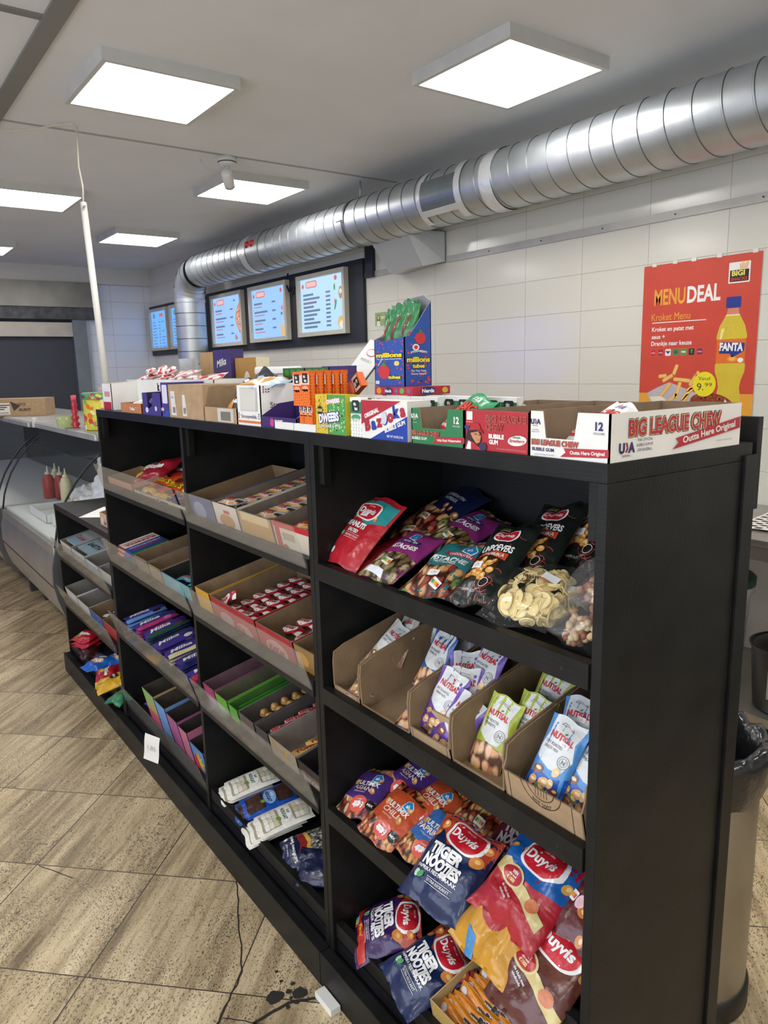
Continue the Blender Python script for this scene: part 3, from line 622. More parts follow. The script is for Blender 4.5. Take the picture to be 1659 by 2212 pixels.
# ------------------------------------------------------------ printed designs shared by the packs
Wt = F('F2F0EA'); RedD = F('C8202E'); Gy = F('5A5A60')
def duyvis(a, cx, cy, w, rot=0, l=3, red=None, txt=True):
    h = w * .56; c, q = math.cos(rot), math.sin(rot)
    def shp(k):
        o = []
        for i in range(28):
            t = 2 * PI * i / 28; r = 1 + .07 * math.cos(3 * t) ; X = w / 2 * k * r * (abs(math.cos(t)) ** .7) * (1 if math.cos(t) > 0 else -1); Y = h / 2 * k * (abs(math.sin(t)) ** .62) * (1 if math.sin(t) > 0 else -1) + .06 * h * math.sin(2 * t + .6)
            o.append((cx + X * c - Y * q, cy + X * q + Y * c))
        return o
    a.poly(shp(1.0), Wt, l); a.poly(shp(.86), red or RedD, l + 1)
    if txt: a.text('Duyvis', cx, cy, h * .30, Wt, l + 2, w=w * .70, off=.035, rot=rot, sl=.12); a.text('SINCE 1806', cx - .28 * h * q, cy + .28 * h * c, h * .06, Wt, l + 2, off=0, rot=rot)
def ahlogo(a, cx, cy, s, l=4, rot=0):
    p = [(-.5, -.35), (.35, -.5), (.55, .1), (.1, .5), (-.45, .35)]; c, q = math.cos(rot), math.sin(rot)
    f = lambda k: [(cx + s * k * (x * c - y * q), cy + s * k * (x * q + y * c)) for x, y in p]
    a.poly(f(1.12), Wt, l); a.poly(f(.95), F('1E86C8'), l + 1); a.text('ah', cx, cy - .02 * s, s * .34, Wt, l + 2, off=.03, rot=rot)
def sticker(a, x, y, rot=0, l=7, w=.026, h=.014):
    b = Art(); b.rr(x - w / 2, y - h / 2, x + w / 2, y + h / 2, .001, mat('EDEAE6', .6), l, rot=rot); b.text('1,75', x, y, h * .4, mat('B58A90', .6), l + 1, off=0, rot=rot); a.st.append(b)
def nutri(a, x, y, s=.03, l=5, rot=0):
    a.rr(x - s / 2, y - s * .3, x + s / 2, y + s * .3, s * .08, Wt, l, rot=rot)
    for i, c in enumerate(('2E8B4E', '8CBF4B', 'EFC53A', 'E58A35', 'D6493A')):
        dx = (-.36 + .18 * i) * s; a.rect(x + dx * math.cos(rot) - s * .08, y + dx * math.sin(rot) - s * .14, x + dx * math.cos(rot) + s * .08, y + dx * math.sin(rot) + s * .12, F(c), l + 1)
def leafbadge(a, x, y, s, l=5):
    a.ell(x - s * .2, y, s * .3, s * .42, F('BFE3C0'), l, rot=.4); a.ell(x + s * .22, y + s * .05, s * .28, s * .4, F('4E9E63'), l + 1, rot=-.4)
def nutblobs(a, n, x0, x1, y0, y1, cols, s, seed, l=3):
    r = random.Random(seed)
    for i in range(n):
        x, y, g, q = r.uniform(x0, x1), r.uniform(y0, y1), s * r.uniform(.75, 1.25), r.uniform(0, 3)
        c = r.choice(cols); a.ell(x, y, g, g * .72, F(c), l, 12, q); a.ell(x + g * .15, y + g * .2, g * .5, g * .3, F('F0CE98'), l + 1, 8, q)
PIST = mat('8A7A52', .3, 0, 'nuts', s=75, p='A89B72 8C7C50 C7B78C 6E5A3A B5A878 9A8A5E')
MIXN = mat('B07A4A', .3, 0, 'nuts', s=70, p='C98E5B A3463A E0B98A 8E3A34 D9A86E 7F8A45 C9744E')
PEAN = mat('C78E4C', .3, 0, 'nuts', s=110, p='D9A35E C2843F E3B877 A9672F D08F4A B8512F')
CHIL = mat('C06A3C', .3, 0, 'nuts', s=100, p='D08A50 B0522F E0AE70 8C3325 C97440')
PEA2 = mat('D79A6C', .3, 0, 'nuts', s=60, p='E3AC82 D18F64 EBC09A C47F58')
DARKF = F('1C1A1A', .25)

# salted peanuts, red
def pack_peanuts():
    a = Art(); R1 = F('B4202B'); T = F('2F8C8A')
    a.poly([(-.07, .022), (-.03, .030), (.02, .012), (.075, .030), (.075, .082), (-.07, .082)], T, 1); nutblobs(a, 9, -.06, .065, .022, .078, ('D8A25C', 'C98542'), .0085, 4, 2)
    duyvis(a, -.004, .047, .085); a.text('PEANUTS', -.008, .006, .013, Wt, 3, w=.075, off=.05); a.text('SALTED', -.002, -.011, .0085, Wt, 3, w=.035, off=.04)
    leafbadge(a, -.028, -.025, .012); a.text('DELICIOUSLY CRUNCHY', .006, -.025, .005, Wt, 3, w=.05, off=0); a.line([(-.02, -.031), (.032, -.031)], .0007, Wt, 3); a.line([(-.02, -.019), (.032, -.019)], .0007, Wt, 3)
    nutri(a, -.055, -.068, .024, rot=.1); a.ell(-.03, -.068, .006, .008, Wt, 3); sticker(a, -.005, .036, .1)
    return a
def pack_pist():
    a = Art(); P = F('8E2F72'); a.rect(-.07, -.09, .07, -.005, PIST, 1); a.poly([(-.07, -.002), (-.03, -.012), (.02, -.004), (.07, -.016), (.07, .09), (-.07, .09)], P, 2)
    a.rect(-.07, .075, .07, .09, PIST, 3); ahlogo(a, 0, .052, .026); a.rect(-.03, .026, .035, .038, F('23306E'), 3); a.text('GEZOUTEN', .002, .032, .006, Wt, 4, w=.05); a.text('PISTACHES', 0, .012, .012, Wt, 4, w=.09, off=.04)
    nutri(a, .005, -.04, .03, rot=-.15); a.poly([(-.04, -.075), (.02, -.078), (.015, -.062), (-.035, -.060)], F('E8E8EE'), 3); return a
def pack_teal():
    a = Art(); T = F('2E7E80'); a.rect(-.07, -.09, .07, .01, MIXN, 1); a.poly([(-.07, .0), (-.02, -.014), (.03, -.006), (.07, -.012), (.07, .066), (-.07, .066)], T, 2); a.rect(-.07, .066, .07, .09, MIXN, 3)
    ahlogo(a, .03, .048, .026); a.rect(-.02, .024, .055, .035, F('B02A3A'), 3); a.text('GEZOUTEN', .018, .029, .006, Wt, 4, w=.055); a.text('PISTACHE', .0, .010, .013, Wt, 4, w=.095, off=.04); a.text('NOTENMIX', 0, -.001, .006, Wt, 4, w=.06)
    nutri(a, .02, -.06, .03, rot=-.5); sticker(a, .0, -.036, .1); return a
def pack_black():
    a = Art(); O = F('C24A2A'); g = F('1E241F'); ln = F('C9503F')
    rn = random.Random(5)
    for i in range(11):
        x, y = rn.uniform(-.04, .04), rn.uniform(-.09, .09); a.ring(x, y, rn.uniform(.008, .02), .0010, ln, 1, 10, rn.uniform(0, 200), rn.uniform(220, 380))
    a.rr(-.036, .078, -.012, .090, .001, F('B5A55A'), 3); a.text('NEW!', -.024, .084, .007, g, 4); duyvis(a, .0, .058, .058)
    a.text('UNPOEVERS', .0, .022, .014, Wt, 3, w=.080, off=.03, arc=.25)
    a.poly([(-.03, -.005), (.0, .004), (.036, -.004), (.036, .012), (.0, .018), (-.03, .010)], O, 4); a.text('PAPRIKA', .004, .007, .008, Wt, 5, w=.05)
    a.poly([(-.034, -.050), (.01, -.056), (.028, -.03), (.028, .002), (-.03, .002)], F('3A2416'), 2); nutblobs(a, 17, -.028, .022, -.048, -.004, ('D58B2E', 'C97A22', 'E0A048'), .0095, 9, 3)
    sticker(a, -.018, -.022, .05); a.text('CASHEW & COCONUT', -.005, -.072, .0045, Wt, 3, w=.045, off=0); a.ring(.018, -.058, .010, .0012, Wt, 4, 12); return a
o = bag('snack_bag', .160, .192, .034, F('B4202B'), pack_peanuts(), seed=1); lay(o, -.735, .094, 1.176, 44, -4, 0); tag(o, 'red foil bag of salted peanuts leaning upright at the left end of the top shelf', 'snack bag')
o = bag('snack_bag', .135, .185, .030, F('98202A'), None, seed=2, wr=.004); lay(o, -.672, .125, 1.128, 16, -8, 4); tag(o, 'plain dark red foil bag lying half hidden under the salted peanuts', 'snack bag')
o = p1 = bag('snack_bag', .125, .175, .034, F('7E2A66'), pack_pist(), seed=3, lump=.0022); lay(o, -.585, .094, 1.146, 24, 2, -2); tag(o, 'purple bag of pistachio nuts beside the red peanut bag, front of the top shelf', 'snack bag')
o = dup(p1); lay(o, -.560, .245, 1.178, 20, -8, 4); tag(o, 'purple pistachio bag lying in shadow behind the front pistachio bag', 'snack bag')
o = p2 = bag('snack_bag', .122, .175, .034, F('2A7072'), pack_teal(), seed=5, lump=.0022); lay(o, -.436, .092, 1.150, 25, 8, 0); tag(o, 'teal bag of pistachio nut mix with the turquoise label fully in view, top shelf', 'snack bag')
o = dup(p2); lay(o, -.478, .175, 1.146, 15, 16, -3); tag(o, 'teal nut mix bag tucked behind and left of the front teal bag', 'snack bag')
o = p3 = bag('snack_bag', .112, .205, .034, F('1C211D'), pack_black(), seed=6, wr=.004); lay(o, -.318, .104, 1.182, 36, 7, -3); tag(o, 'black tall bag of paprika coated nuts with an orange band, leaning on the top shelf', 'snack bag')
o = dup(p3); lay(o, -.285, .200, 1.212, 38, 8, -4); tag(o, 'black nut bag directly behind the front black paprika bag', 'snack bag')
o = dup(p3); lay(o, -.225, .275, 1.235, 40, 4, -4); tag(o, 'rearmost black nut bag in deep shadow near the back of the top shelf', 'snack bag')
a = Art(); a.rect(-.07, -.09, .07, -.02, MIXN, 1); nutblobs(a, 6, -.06, .06, -.02, .0, ('A0683A',), .009, 3, 2); a.text('BORRELNOTEN', 0, .035, .009, F('B8B8C0'), 3, w=.08); a.text('PAPRIKA', 0, .020, .010, F('B8B8C0'), 3, w=.06); nutri(a, 0, -.055, .03)
o = p4 = bag('snack_bag', .135, .175, .034, F('141C3C'), a, seed=8); lay(o, -.700, .255, 1.180, 22, 10, 0); tag(o, 'dark navy bag of party nuts in the shadow behind the red peanut bags', 'snack bag')
o = dup(p4); lay(o, -.66, .285, 1.212, 26, -14, 0); tag(o, 'second dark navy nut bag at the very back, right of the other navy one', 'snack bag')
# clear bag of banana chips
def chips_mesh(n, ax, ay, az, seed, r0=.017):
    r = random.Random(seed); mb = MB(); c1 = mat('F2DC9E', .55, 0, 'card'); c2 = mat('D9B56C', .6, 0, 'card')
    for i in range(n):
        th, ph = r.uniform(0, 2 * PI), math.acos(r.uniform(-.35, 1)); k = r.uniform(.72, .98)
        p = Vector((ax * k * math.sin(ph) * math.cos(th), ay * k * math.sin(ph) * math.sin(th), az * k * math.cos(ph)))
        nrm = Vector((p.x / ax ** 2, p.y / ay ** 2, p.z / az ** 2)).normalized(); nrm = (nrm + Vector((r.uniform(-.5, .5), r.uniform(-.5, .5), r.uniform(-.3, .3)))).normalized()
        M = Matrix.Translation(p) @ nrm.to_track_quat('Z', 'Y').to_matrix().to_4x4() @ Matrix.Rotation(r.uniform(0, 6), 4, 'Z') @ Matrix.Diagonal((1, r.uniform(.72, .95), 1, 1)); q = r0 * r.uniform(.8, 1.15)
        mb.lathe([(q * .9, -.0012), (q, 0), (q * .92, .0014), (q * .8, .0010)], c1, 12, M=M, sm=False); mb.lathe([(q * .3, .0013), (.0001, .0016)], c2, 8, M=M, cap=False)
    return mb
CLR = mat('E8E6E0', .05, 0, 'clear', haze=.02, b=.35, bs=22)
A = Art(); A.text('BANANA', 0, .004, .008, mat('1A1A1A', .4), 2, w=.034, rot=PI); A.text('CHIPS', 0, -.008, .008, mat('1A1A1A', .4), 2, w=.026, rot=PI); A.poly([(-.012, -.022), (-.002, -.03), (.006, -.022), (.002, -.015), (-.010, -.015)], mat('1A1A1A', .4), 2); A.ell(.024, .008, .009, .004, mat('E2571E', .4), 2); A.rr(.018, .006, .048, .022, .001, mat('EFEDEA', .6), 3, rot=-.1)
o = bag('banana_chips_bag', .150, .165, .075, CLR, A, seed=12, wr=.004, nar=.02); lay(o, -.208, .092, 1.150, 24, 6, 0)
ch = chips_mesh(95, .066, .070, .034, 4, .018).obj('banana_chips', o); ch['kind'] = 'stuff'; tag(o, 'clear cellophane bag filled with yellow banana chips, right end of the top shelf', 'bag of banana chips')
def tub(x, y, z, rx, ry, lab, seed):
    t = empty('nut_tub', (x, y, z)); t.rotation_euler = (R(rx), R(ry), 0); tag(t, lab, 'tub of nuts', 'clear nut tubs')
    c = mat('ECEAE6', .06, 0, 'clear', haze=.05, b=.05, bs=10)
    MB().lathe([(.036, 0), (.038, .004), (.045, .055), (.046, .058)], c, 28).obj('tub_body', t); MB().lathe([(.049, .056), (.050, .060), (.048, .064), (.040, .066), (.001, .066)][::1], c, 28, cap=False).obj('tub_lid', t)
    mb = MB(); r = random.Random(seed); cs = [mat(h, .5, 0, 'card') for h in ('D9B98A', 'C08A62', 'E2CBA2', 'A8684A')]
    for i in range(60):
        a_ = r.uniform(0, 6.28); rr_ = .034 * math.sqrt(r.random()); z_ = r.uniform(.008, .046); M = Matrix.Translation((rr_ * math.cos(a_), rr_ * math.sin(a_), z_)) @ Euler((r.uniform(0, 3), r.uniform(0, 3), 0)).to_matrix().to_4x4()
        mb.lathe([(.0015, -.008), (.0055, -.004), (.0065, 0), (.005, .005), (.0015, .008)], r.choice(cs), 8, M=M)
    q = mb.obj('nuts', t); q['kind'] = 'stuff'; return t
tub(-.085, .085, 1.106, 30, -12, 'clear plastic tub of pale nuts lying lowest at the right end of the top shelf', 1)
tub(-.070, .120, 1.165, 40, -20, 'clear plastic tub of nuts stacked on another tub beside the end panel', 2)
o = bag('nut_bag', .10, .13, .05, CLR, None, seed=15, wr=.004); lay(o, -.115, .215, 1.195, 25, 0, 0); tag(o, 'clear bag of pale nuts behind the banana chips on the top shelf', 'bag of nuts')
q = chips_mesh(40, .040, .050, .020, 9, .010).obj('nuts', o); q['kind'] = 'stuff'

# ------------------------------------------------------------ second shelf: kraft trays with small nut pouches
def nut_tray(x0, x1, hf, y, lab, front=True, est=False, cutd=.0):
    w = x1 - x0; prof = [(0, 0), (.30, 0), (.30, .125), (.05, .115), (.018, .108), (.010, .085), (0, hf)]
    arts = []
    if est:
        A = Art(); bk = mat('3A2C22', .7); h = hf
        A.ring(0, .045, .044, .0016, bk, 1, 18, 180, 360); A.ring(0, .045, .030, .0016, bk, 1, 14, 190, 350); A.text('EST 2007', 0, .010, .008, bk, 1, w=.040, off=.01, arc=-.6)
        for i in range(5): A.line([(-.012 + .006 * i, .022), (-.010 + .006 * i, .040)], .001, bk, 1)
        A.line([(-w / 2 + .014, -h / 2), (-w / 2 + .014, h / 2)], .0014, bk, 1); A.line([(w / 2 - .022, -h / 2), (w / 2 - .022, h / 2)], .0014, bk, 1)
        arts = [('front', A)]
    else:
        A = Art(); bk = mat('3A2C22', .7); A.line([(-w / 2 + .010, -hf / 2), (-w / 2 + .010, hf / 2)], .0013, bk, 1); A.line([(w / 2 - .010, -hf / 2), (w / 2 - .010, hf / 2)], .0013, bk, 1); arts = [('front', A)]
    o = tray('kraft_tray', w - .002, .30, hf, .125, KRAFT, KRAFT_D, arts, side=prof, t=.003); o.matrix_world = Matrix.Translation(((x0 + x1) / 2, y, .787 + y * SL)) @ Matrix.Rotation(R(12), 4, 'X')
    tag(o, lab, 'cardboard tray', 'kraft trays of nut pouches'); return o
nut_tray(-.755, -.648, .030, .022, 'brown cardboard tray at the left end of the second shelf, nearly empty at the front')
nut_tray(-.645, -.472, .020, .022, 'brown cardboard tray with a wide empty front, second from the left on the second shelf')
nut_tray(-.469, -.345, .040, .022, 'brown cardboard tray with a folded inner flap and purple pouches')
nut_tray(-.342, -.205, .022, .022, 'brown cardboard tray holding the yellow-green nut pouches')
nut_tray(-.202, -.030, .070, .022, 'brown cardboard tray printed EST 2007 holding the blue nut pouches', est=True)
o = MB().box(-.045, .045, 0, .003, 0, .062, mat('B99A72', .8, 0, 'kraft')).obj('cardboard_flap'); o.matrix_world = Matrix.Translation((-.405, .050, .806)) @ Matrix.Rotation(R(4), 4, 'X'); tag(o, 'folded pale cardboard flap standing inside the tray of purple pouches', 'cardboard flap')
def pack_nutisal(c1, c2, name2, nuts):
    a = Art(); B1 = F(c1); B2 = F(c2); G = F('D9D9D6'); K_ = F('2A2A2E')
    a.poly([(-.028, .062), (-.026, .04), (-.033, .012), (-.030, -.005), (.0, -.016), (.024, -.012), (.033, .012), (.026, .04), (.030, .062), (.030, .072), (-.028, .072)], G, 1)
    a.line([(-.012, .058), (-.008, .062), (.008, .062), (.012, .058), (.0, .060), (-.012, .058)], .0008, F('70706E'), 2)
    a.text('NUTISAL', .001, .040, .0105, F('D2202C'), 3, w=.046, off=.03); a.ell(.004, .049, .003, .0015, F('3E8B3E'), 3, rot=.6)
    a.text('DRY ROASTED', -.008, .025, .0052, K_, 3, w=.033, off=0); a.text(name2, -.010, .017, .0052, K_, 3, w=.027, off=0); a.ring(.020, .006, .0105, .0009, F('6A6A6A'), 3, 18); a.ring(.020, .006, .007, .0007, F('6A6A6A'), 3, 14); a.text('N', .020, .006, .007, F('6A6A6A'), 3, off=.02)
    if nuts == 'mix' and c1 == '4D8CC9': sticker(a, .010, .033, -.1, l=6, w=.018, h=.009)
    if nuts == 'pea': a.poly([(-.040, -.072), (.040, -.072), (.040, -.022), (.0, -.014), (-.040, -.026)], PEA2, 2)
    else:
        a.poly([(-.040, -.072), (.040, -.072), (.040, -.015), (.01, -.030), (-.034, -.020), (-.040, -.010)], B2, 1)
        r = random.Random(3)
        for (x, y, s, c) in ((-.018, -.024, .011, '8A5540'), (.016, -.014, .009, 'E2BE86'), (.0, -.040, .011, 'DDA972'), (-.020, -.046, .010, 'D8A26A'), (.012, -.036, .009, 'E6C088'), (.022, -.046, .009, '7A4048'), (-.004, -.052, .010, '8A8A48'), (.012, -.058, .010, 'D79A62'), (-.012, -.062, .009, 'B0705A'), (.024, -.062, .009, 'A86458'), (.0, -.067, .009, 'E0B896')):
            a.ell(x, y, s, s * .72, F(c), 3, 14, r.uniform(0, 2)); a.ell(x + .002, y + .002, s * .5, s * .3, F('F0D4A8'), 4, 8)
    return a
NG = bag('nut_pouch', .078, .150, .026, F('A9B43A', .3), pack_nutisal('A9B43A', 'A9B43A', 'PEANUTS', 'pea'), seed=21, eps=.0004, seal=.1)
NB = bag('nut_pouch', .076, .145, .028, F('4D8CC9', .3), pack_nutisal('4D8CC9', '1F4FA0', 'ENJOY MIX', 'mix'), seed=22, eps=.0004, seal=.11)
NP = bag('nut_pouch', .074, .140, .026, F('6F4FA8', .3), pack_nutisal('6F4FA8', '5A3A8A', 'CASHEW NUTS', 'mix'), seed=23, eps=.0004, seal=.11)
NW = bag('nut_pouch', .074, .140, .024, F('2E5CA8', .3), pack_nutisal('2E5CA8', '2E5CA8', 'PEANUTS', 'pea'), seed=24, eps=.0004, seal=.11)
NN = bag('nut_pouch', .074, .140, .024, F('C9C3B6', .3), pack_nutisal('C9C3B6', '8C6A5A', 'SPORTY MIX', 'mix'), seed=25, eps=.0004, seal=.11)
used = set()
def pouch(src, x, y, z, tilt, rz, roll, lab):
    o = src if src.name not in used else dup(src); used.add(src.name); lay(o, x, y, z, tilt, rz, roll); tag(o, lab, 'nut pouch', 'nut pouches on the second shelf'); return o
pouch(NG, -.288, .076, .864, 68, -6, 4, 'yellow-green peanut pouch standing in front, fully visible')
pouch(NG, -.240, .112, .874, 68, -4, 8, 'yellow-green peanut pouch behind and right of the front green one')
pouch(NG, -.250, .175, .905, 66, -6, 4, 'yellow-green peanut pouch third in line, at mid depth of the tray')
pouch(NG, -.262, .235, .915, 66, -2, 4, 'rearmost yellow-green peanut pouch in the shadow of the tray')
pouch(NB, -.125, .056, .892, 66, -8, 6, 'blue mixed nut pouch in front with a small price sticker')
pouch(NB, -.068, .078, .885, 64, -14, 4, 'blue mixed nut pouch at the right, cut off by the end panel')
pouch(NB, -.118, .098, .918, 58, 10, 0, 'blue mixed nut pouch tilted behind the front blue pouch')
pouch(NB, -.058, .150, .935, 62, -6, 0, 'blue mixed nut pouch farthest back in the EST 2007 tray')
pouch(NP, -.425, .070, .878, 70, -12, 10, 'purple cashew pouch standing at the left of its tray')
pouch(NP, -.392, .092, .884, 64, 14, 30, 'purple cashew pouch turned sideways in the middle of its tray')
pouch(NP, -.382, .135, .928, 58, -4, 0, 'purple cashew pouch with its name upright at the back right of its tray')
pouch(NP, -.412, .120, .905, 60, 22, 24, 'purple cashew pouch leaning across the others with its crimped end up')
pouch(NP, -.378, .062, .850, 72, -22, 16, 'purple cashew pouch lowest at the front of its tray')
pouch(NW, -.545, .150, .905, 62, -6, 0, 'white and blue peanut pouch in the second tray from the left')
pouch(NW, -.540, .215, .918, 60, -8, 0, 'white and blue peanut pouch standing farther back in the second tray')
pouch(NN, -.692, .125, .895, 52, -16, 12, 'pale sport mix pouch leaning at the front of the leftmost tray')
pouch(NN, -.680, .165, .915, 50, 12, -10, 'pale sport mix pouch tilted behind the first in the leftmost tray')
pouch(NN, -.668, .215, .925, 62, -20, 30, 'pale pouch on edge at the back of the leftmost tray')
pouch(NN, -.700, .085, .835, 14, 30, 0, 'pale pouch lying flat at the bottom of the leftmost tray')
pouch(NW, -.515, .085, .832, 14, 30, 0, 'peanut pouch lying low at the front right of the second tray')

# ------------------------------------------------------------ third shelf: store brand mixes and large bags
def pack_mix(c, c2, flavour, nuts):
    a = Art(); a.rect(-.07, -.08, .07, -.020, nuts, 1); a.poly([(-.07, -.022), (.0, -.034), (.07, -.022), (.07, .055), (-.07, .055)], F(c), 2); a.rect(-.07, .055, .07, .08, nuts, 3)
    ahlogo(a, .022, .034, .026); a.text('MULTIMIX', .0, .016, .012, Wt, 4, w=.08, off=.03); a.text(flavour, -.004, .0, .013, F('F3D9C8'), 4, w=.011 * len(flavour), off=.02)
    a.text('pittig gemengde', -.004, -.012, .004, F('F3D9C8'), 4, off=0); nutblobs(a, 3, -.05, .055, -.02, .04, ('D89A5A',), .008, 6, 5)
    a.ell(.012, -.042, .026, .020, F('D6584A'), 4, 16); a.text('3 voor', .010, -.032, .005, Wt, 5, off=0); a.text('4.99', .012, -.044, .014, Wt, 5, off=.03); sticker(a, .010, -.044, 0, l=8, w=.022, h=.011); a.ell(.046, -.038, .012, .012, DARKF, 5, 14); a.text('MIX', .046, -.038, .006, Wt, 6)
    return a
def group3(o, lab): return tag(o, lab, 'snack bag', 'large snack bags')
o = b1 = bag('snack_bag', .118, .150, .034, F('4B2F73'), pack_mix('4B2F73', '', 'ASIAN', MIXN), seed=31, lump=.0018); lay(o, -.725, .080, .530, 24, 16, -4); group3(o, 'purple Asian nut mix bag at the left front corner of the third shelf')
o = dup(b1); lay(o, -.665, .170, .560, 20, -6, 0); group3(o, 'purple Asian nut mix bag behind the front purple one, partly in shadow')
o = b2 = bag('snack_bag', .122, .150, .036, F('C4502C'), pack_mix('C4502C', '', 'CHILI', CHIL), seed=33, lump=.0018); lay(o, -.600, .070, .535, 27, -3, 4); group3(o, 'orange chili nut mix bag with the flavour name in view, second from left')
o = dup(b2); lay(o, -.560, .150, .552, 20, -8, 0); group3(o, 'orange chili nut mix bag lying nut side up behind the front orange one')
o = bag('snack_bag', .13, .16, .034, PEAN, None, seed=35, lump=.002); lay(o, -.52, .235, .578, 20, 6, 0); group3(o, 'bag showing only peanuts in the shadow at the back of the third shelf')
nn_ = Art(); nutri(nn_, .02, -.04, .03)
o = bag('snack_bag', .13, .15, .034, CHIL, nn_, seed=36, lump=.002); lay(o, -.44, .215, .575, 22, -10, 0); group3(o, 'nut bag with a small score label at mid depth behind the blue paprika mix')
o = bag('snack_bag', .118, .150, .036, F('3E6FB4'), pack_mix('3E6FB4', '', 'PAPRIKA', PEAN), seed=37, lump=.0018); lay(o, -.490, .092, .535, 22, 0, 3); group3(o, 'light blue paprika nut mix bag half covered by the dark blue bag')
def pack_tijger(c, flav, hot=False, bbq=False):
    a = Art(); O = F('B5452A'); a.poly([(-.085, .100), (-.08, .035), (-.05, .055), (-.02, .030), (.03, .036), (.06, .020), (.085, .04), (.085, .100)], O if not bbq else F('5E1C22'), 1)
    for (x, y, s) in ((-.062, .045, .010), (-.055, .066, .012), (.058, .030, .015), (.062, .062, .010), (-.072, .02, .007)): a.ell(x, y, s, s * .8, F('D98A42'), 3, 14, .4); a.ell(x + .002, y + .003, s * .45, s * .3, F('F2C27A'), 4, 8)
    duyvis(a, .008, .060, .098, rot=-.06); f_ = Wt if not bbq else F('8C8486')
    a.text('TIJGER', -.006, .014, .021, f_, 5, w=.082, off=.06); a.text('NOOTJES', .0, -.012, .021, f_, 5, w=.100, off=.06)
    a.text(flav, -.002, -.030, .0068, f_, 5, w=.105, off=.02); leafbadge(a, -.040, -.046, .020); a.text('EXTRA KROKANT', .012, -.046, .0055, f_, 5, w=.058, off=.0); a.line([(-.02, -.052), (.045, -.052)], .0008, f_, 5); a.line([(-.02, -.0405), (.045, -.0405)], .0008, f_, 5)
    sticker(a, .018, -.026, -.1, l=8, w=.020, h=.010)
    return a
o = t1 = bag('snack_bag', .160, .185, .062, F('16264F'), pack_tijger('', 'PAPRIKA FIESTA SMAAK'), seed=41, wr=.006, seal=.06); lay(o, -.372, .040, .552, 36, 4, 2); group3(o, 'dark blue coated peanut bag standing at the centre front of the third shelf')
o = bag('snack_bag', .160, .180, .050, F('4A151C'), pack_tijger('', 'BBQ PAPRIKA SMAAK', bbq=True), seed=42, wr=.005); lay(o, -.295, .165, .588, 26, 6, 0); group3(o, 'dark maroon barbecue coated nut bag lying behind the dark blue bag')
def pack_win(top, band, qr=True):
    a = Art(); a.poly([(-.085, .100), (-.085, .018), (-.03, .004), (.03, -.004), (.085, .006), (.085, .100)], F(top), 1); nutblobs(a, 11, -.075, .075, .03, .09, ('D9A24E', 'C98A3E'), .010, 8, 2)
    duyvis(a, .010, .048, .105, l=3)
    a.poly([(-.085, .012), (-.05, .020), (-.02, -.002), (.02, -.012), (.075, -.040), (.07, -.062), (.02, -.034), (-.03, -.020), (-.085, -.004)], F('CDBB7E'), 3)
    a.ell(-.022, -.006, .032, .019, F('D9C88E'), 4, 20, -.2); a.ell(-.022, -.006, .027, .015, F('B52B34'), 5, 20, -.2); a.text('WIN', -.020, .0005, .006, Wt, 6, off=.04, rot=-.1); a.text('elke week', -.022, -.006, .004, Wt, 6, rot=-.1); a.text('\u20ac1000', -.023, -.013, .006, F('F0DDA0'), 6, off=.03, rot=-.1)
    a.text('de kluis met', -.015, -.034, .005, Wt, 5, rot=-.4, off=.01); a.text('vindcode', -.018, -.041, .005, Wt, 5, rot=-.4, off=.01); a.ell(.045, -.030, .014, .012, F('C9744A'), 5, 14)
    return a
o = r1 = bag('snack_bag', .168, .190, .066, F('A8202C'), pack_win('1F5FA8', ''), seed=43, wr=.007, seal=.06); lay(o, -.198, .078, .598, 34, -2, 0); group3(o, 'red and blue nut bag with a WIN promotion, on top of the gold bag')
def pack_gold():
    a = Art(); a.ell(.0, .015, .036, .038, F('A83038'), 1, 20); a.rr(-.032, .0, .036, .012, .002, F('7A2028'), 2, rot=.2); a.rr(-.012, .004, .014, .026, .002, F('A8A49C'), 3, rot=.15)
    a.poly([(.0, .058), (.06, .058), (.05, .030), (.02, .036)], F('3F86C0'), 2); a.text('Win', .030, .050, .010, Wt, 3, rot=-.1); a.poly([(-.03, -.09), (-.005, -.09), (-.012, -.05), (-.035, -.04)], F('3F86C0'), 2)
    nutri(a, -.062, .0, .03); return a
o = bag('snack_bag', .158, .165, .058, F('C8902A'), pack_gold(), seed=44, wr=.007); lay(o, -.218, .028, .534, 34, -4, 0); group3(o, 'golden yellow nut bag hanging over the third shelf lip')
o = bag('snack_bag', .160, .175, .050, F('6A2A5A'), None, seed=45, wr=.006); lay(o, -.115, .125, .560, 22, 10, 0); group3(o, 'purple foil bag edge showing under the red and blue bag at the right')
a = pack_win('6A3A2C', ''); sticker(a, -.030, .020, -.1, l=9, w=.024)
o = bag('snack_bag', .150, .195, .055, F('5C2E28'), a, seed=46, wr=.007); lay(o, -.112, .022, .515, 38, -4, 0); group3(o, 'brown nut bag with a WIN promotion hanging over the shelf at the far right')
a = Art(); nutblobs(a, 8, -.06, .05, -.05, .03, ('D0823A', 'E09A4A'), .009, 5, 2); nutri(a, -.03, .02, .03); a.ell(-.005, .02, .009, .012, F('E7B9BE'), 4)
o = bag('snack_bag', .13, .16, .045, F('5E2024'), a, seed=47, wr=.005); lay(o, -.098, .098, .590, 44, -14, 0); group3(o, 'dark red nut bag behind the brown one, cut by the end panel')

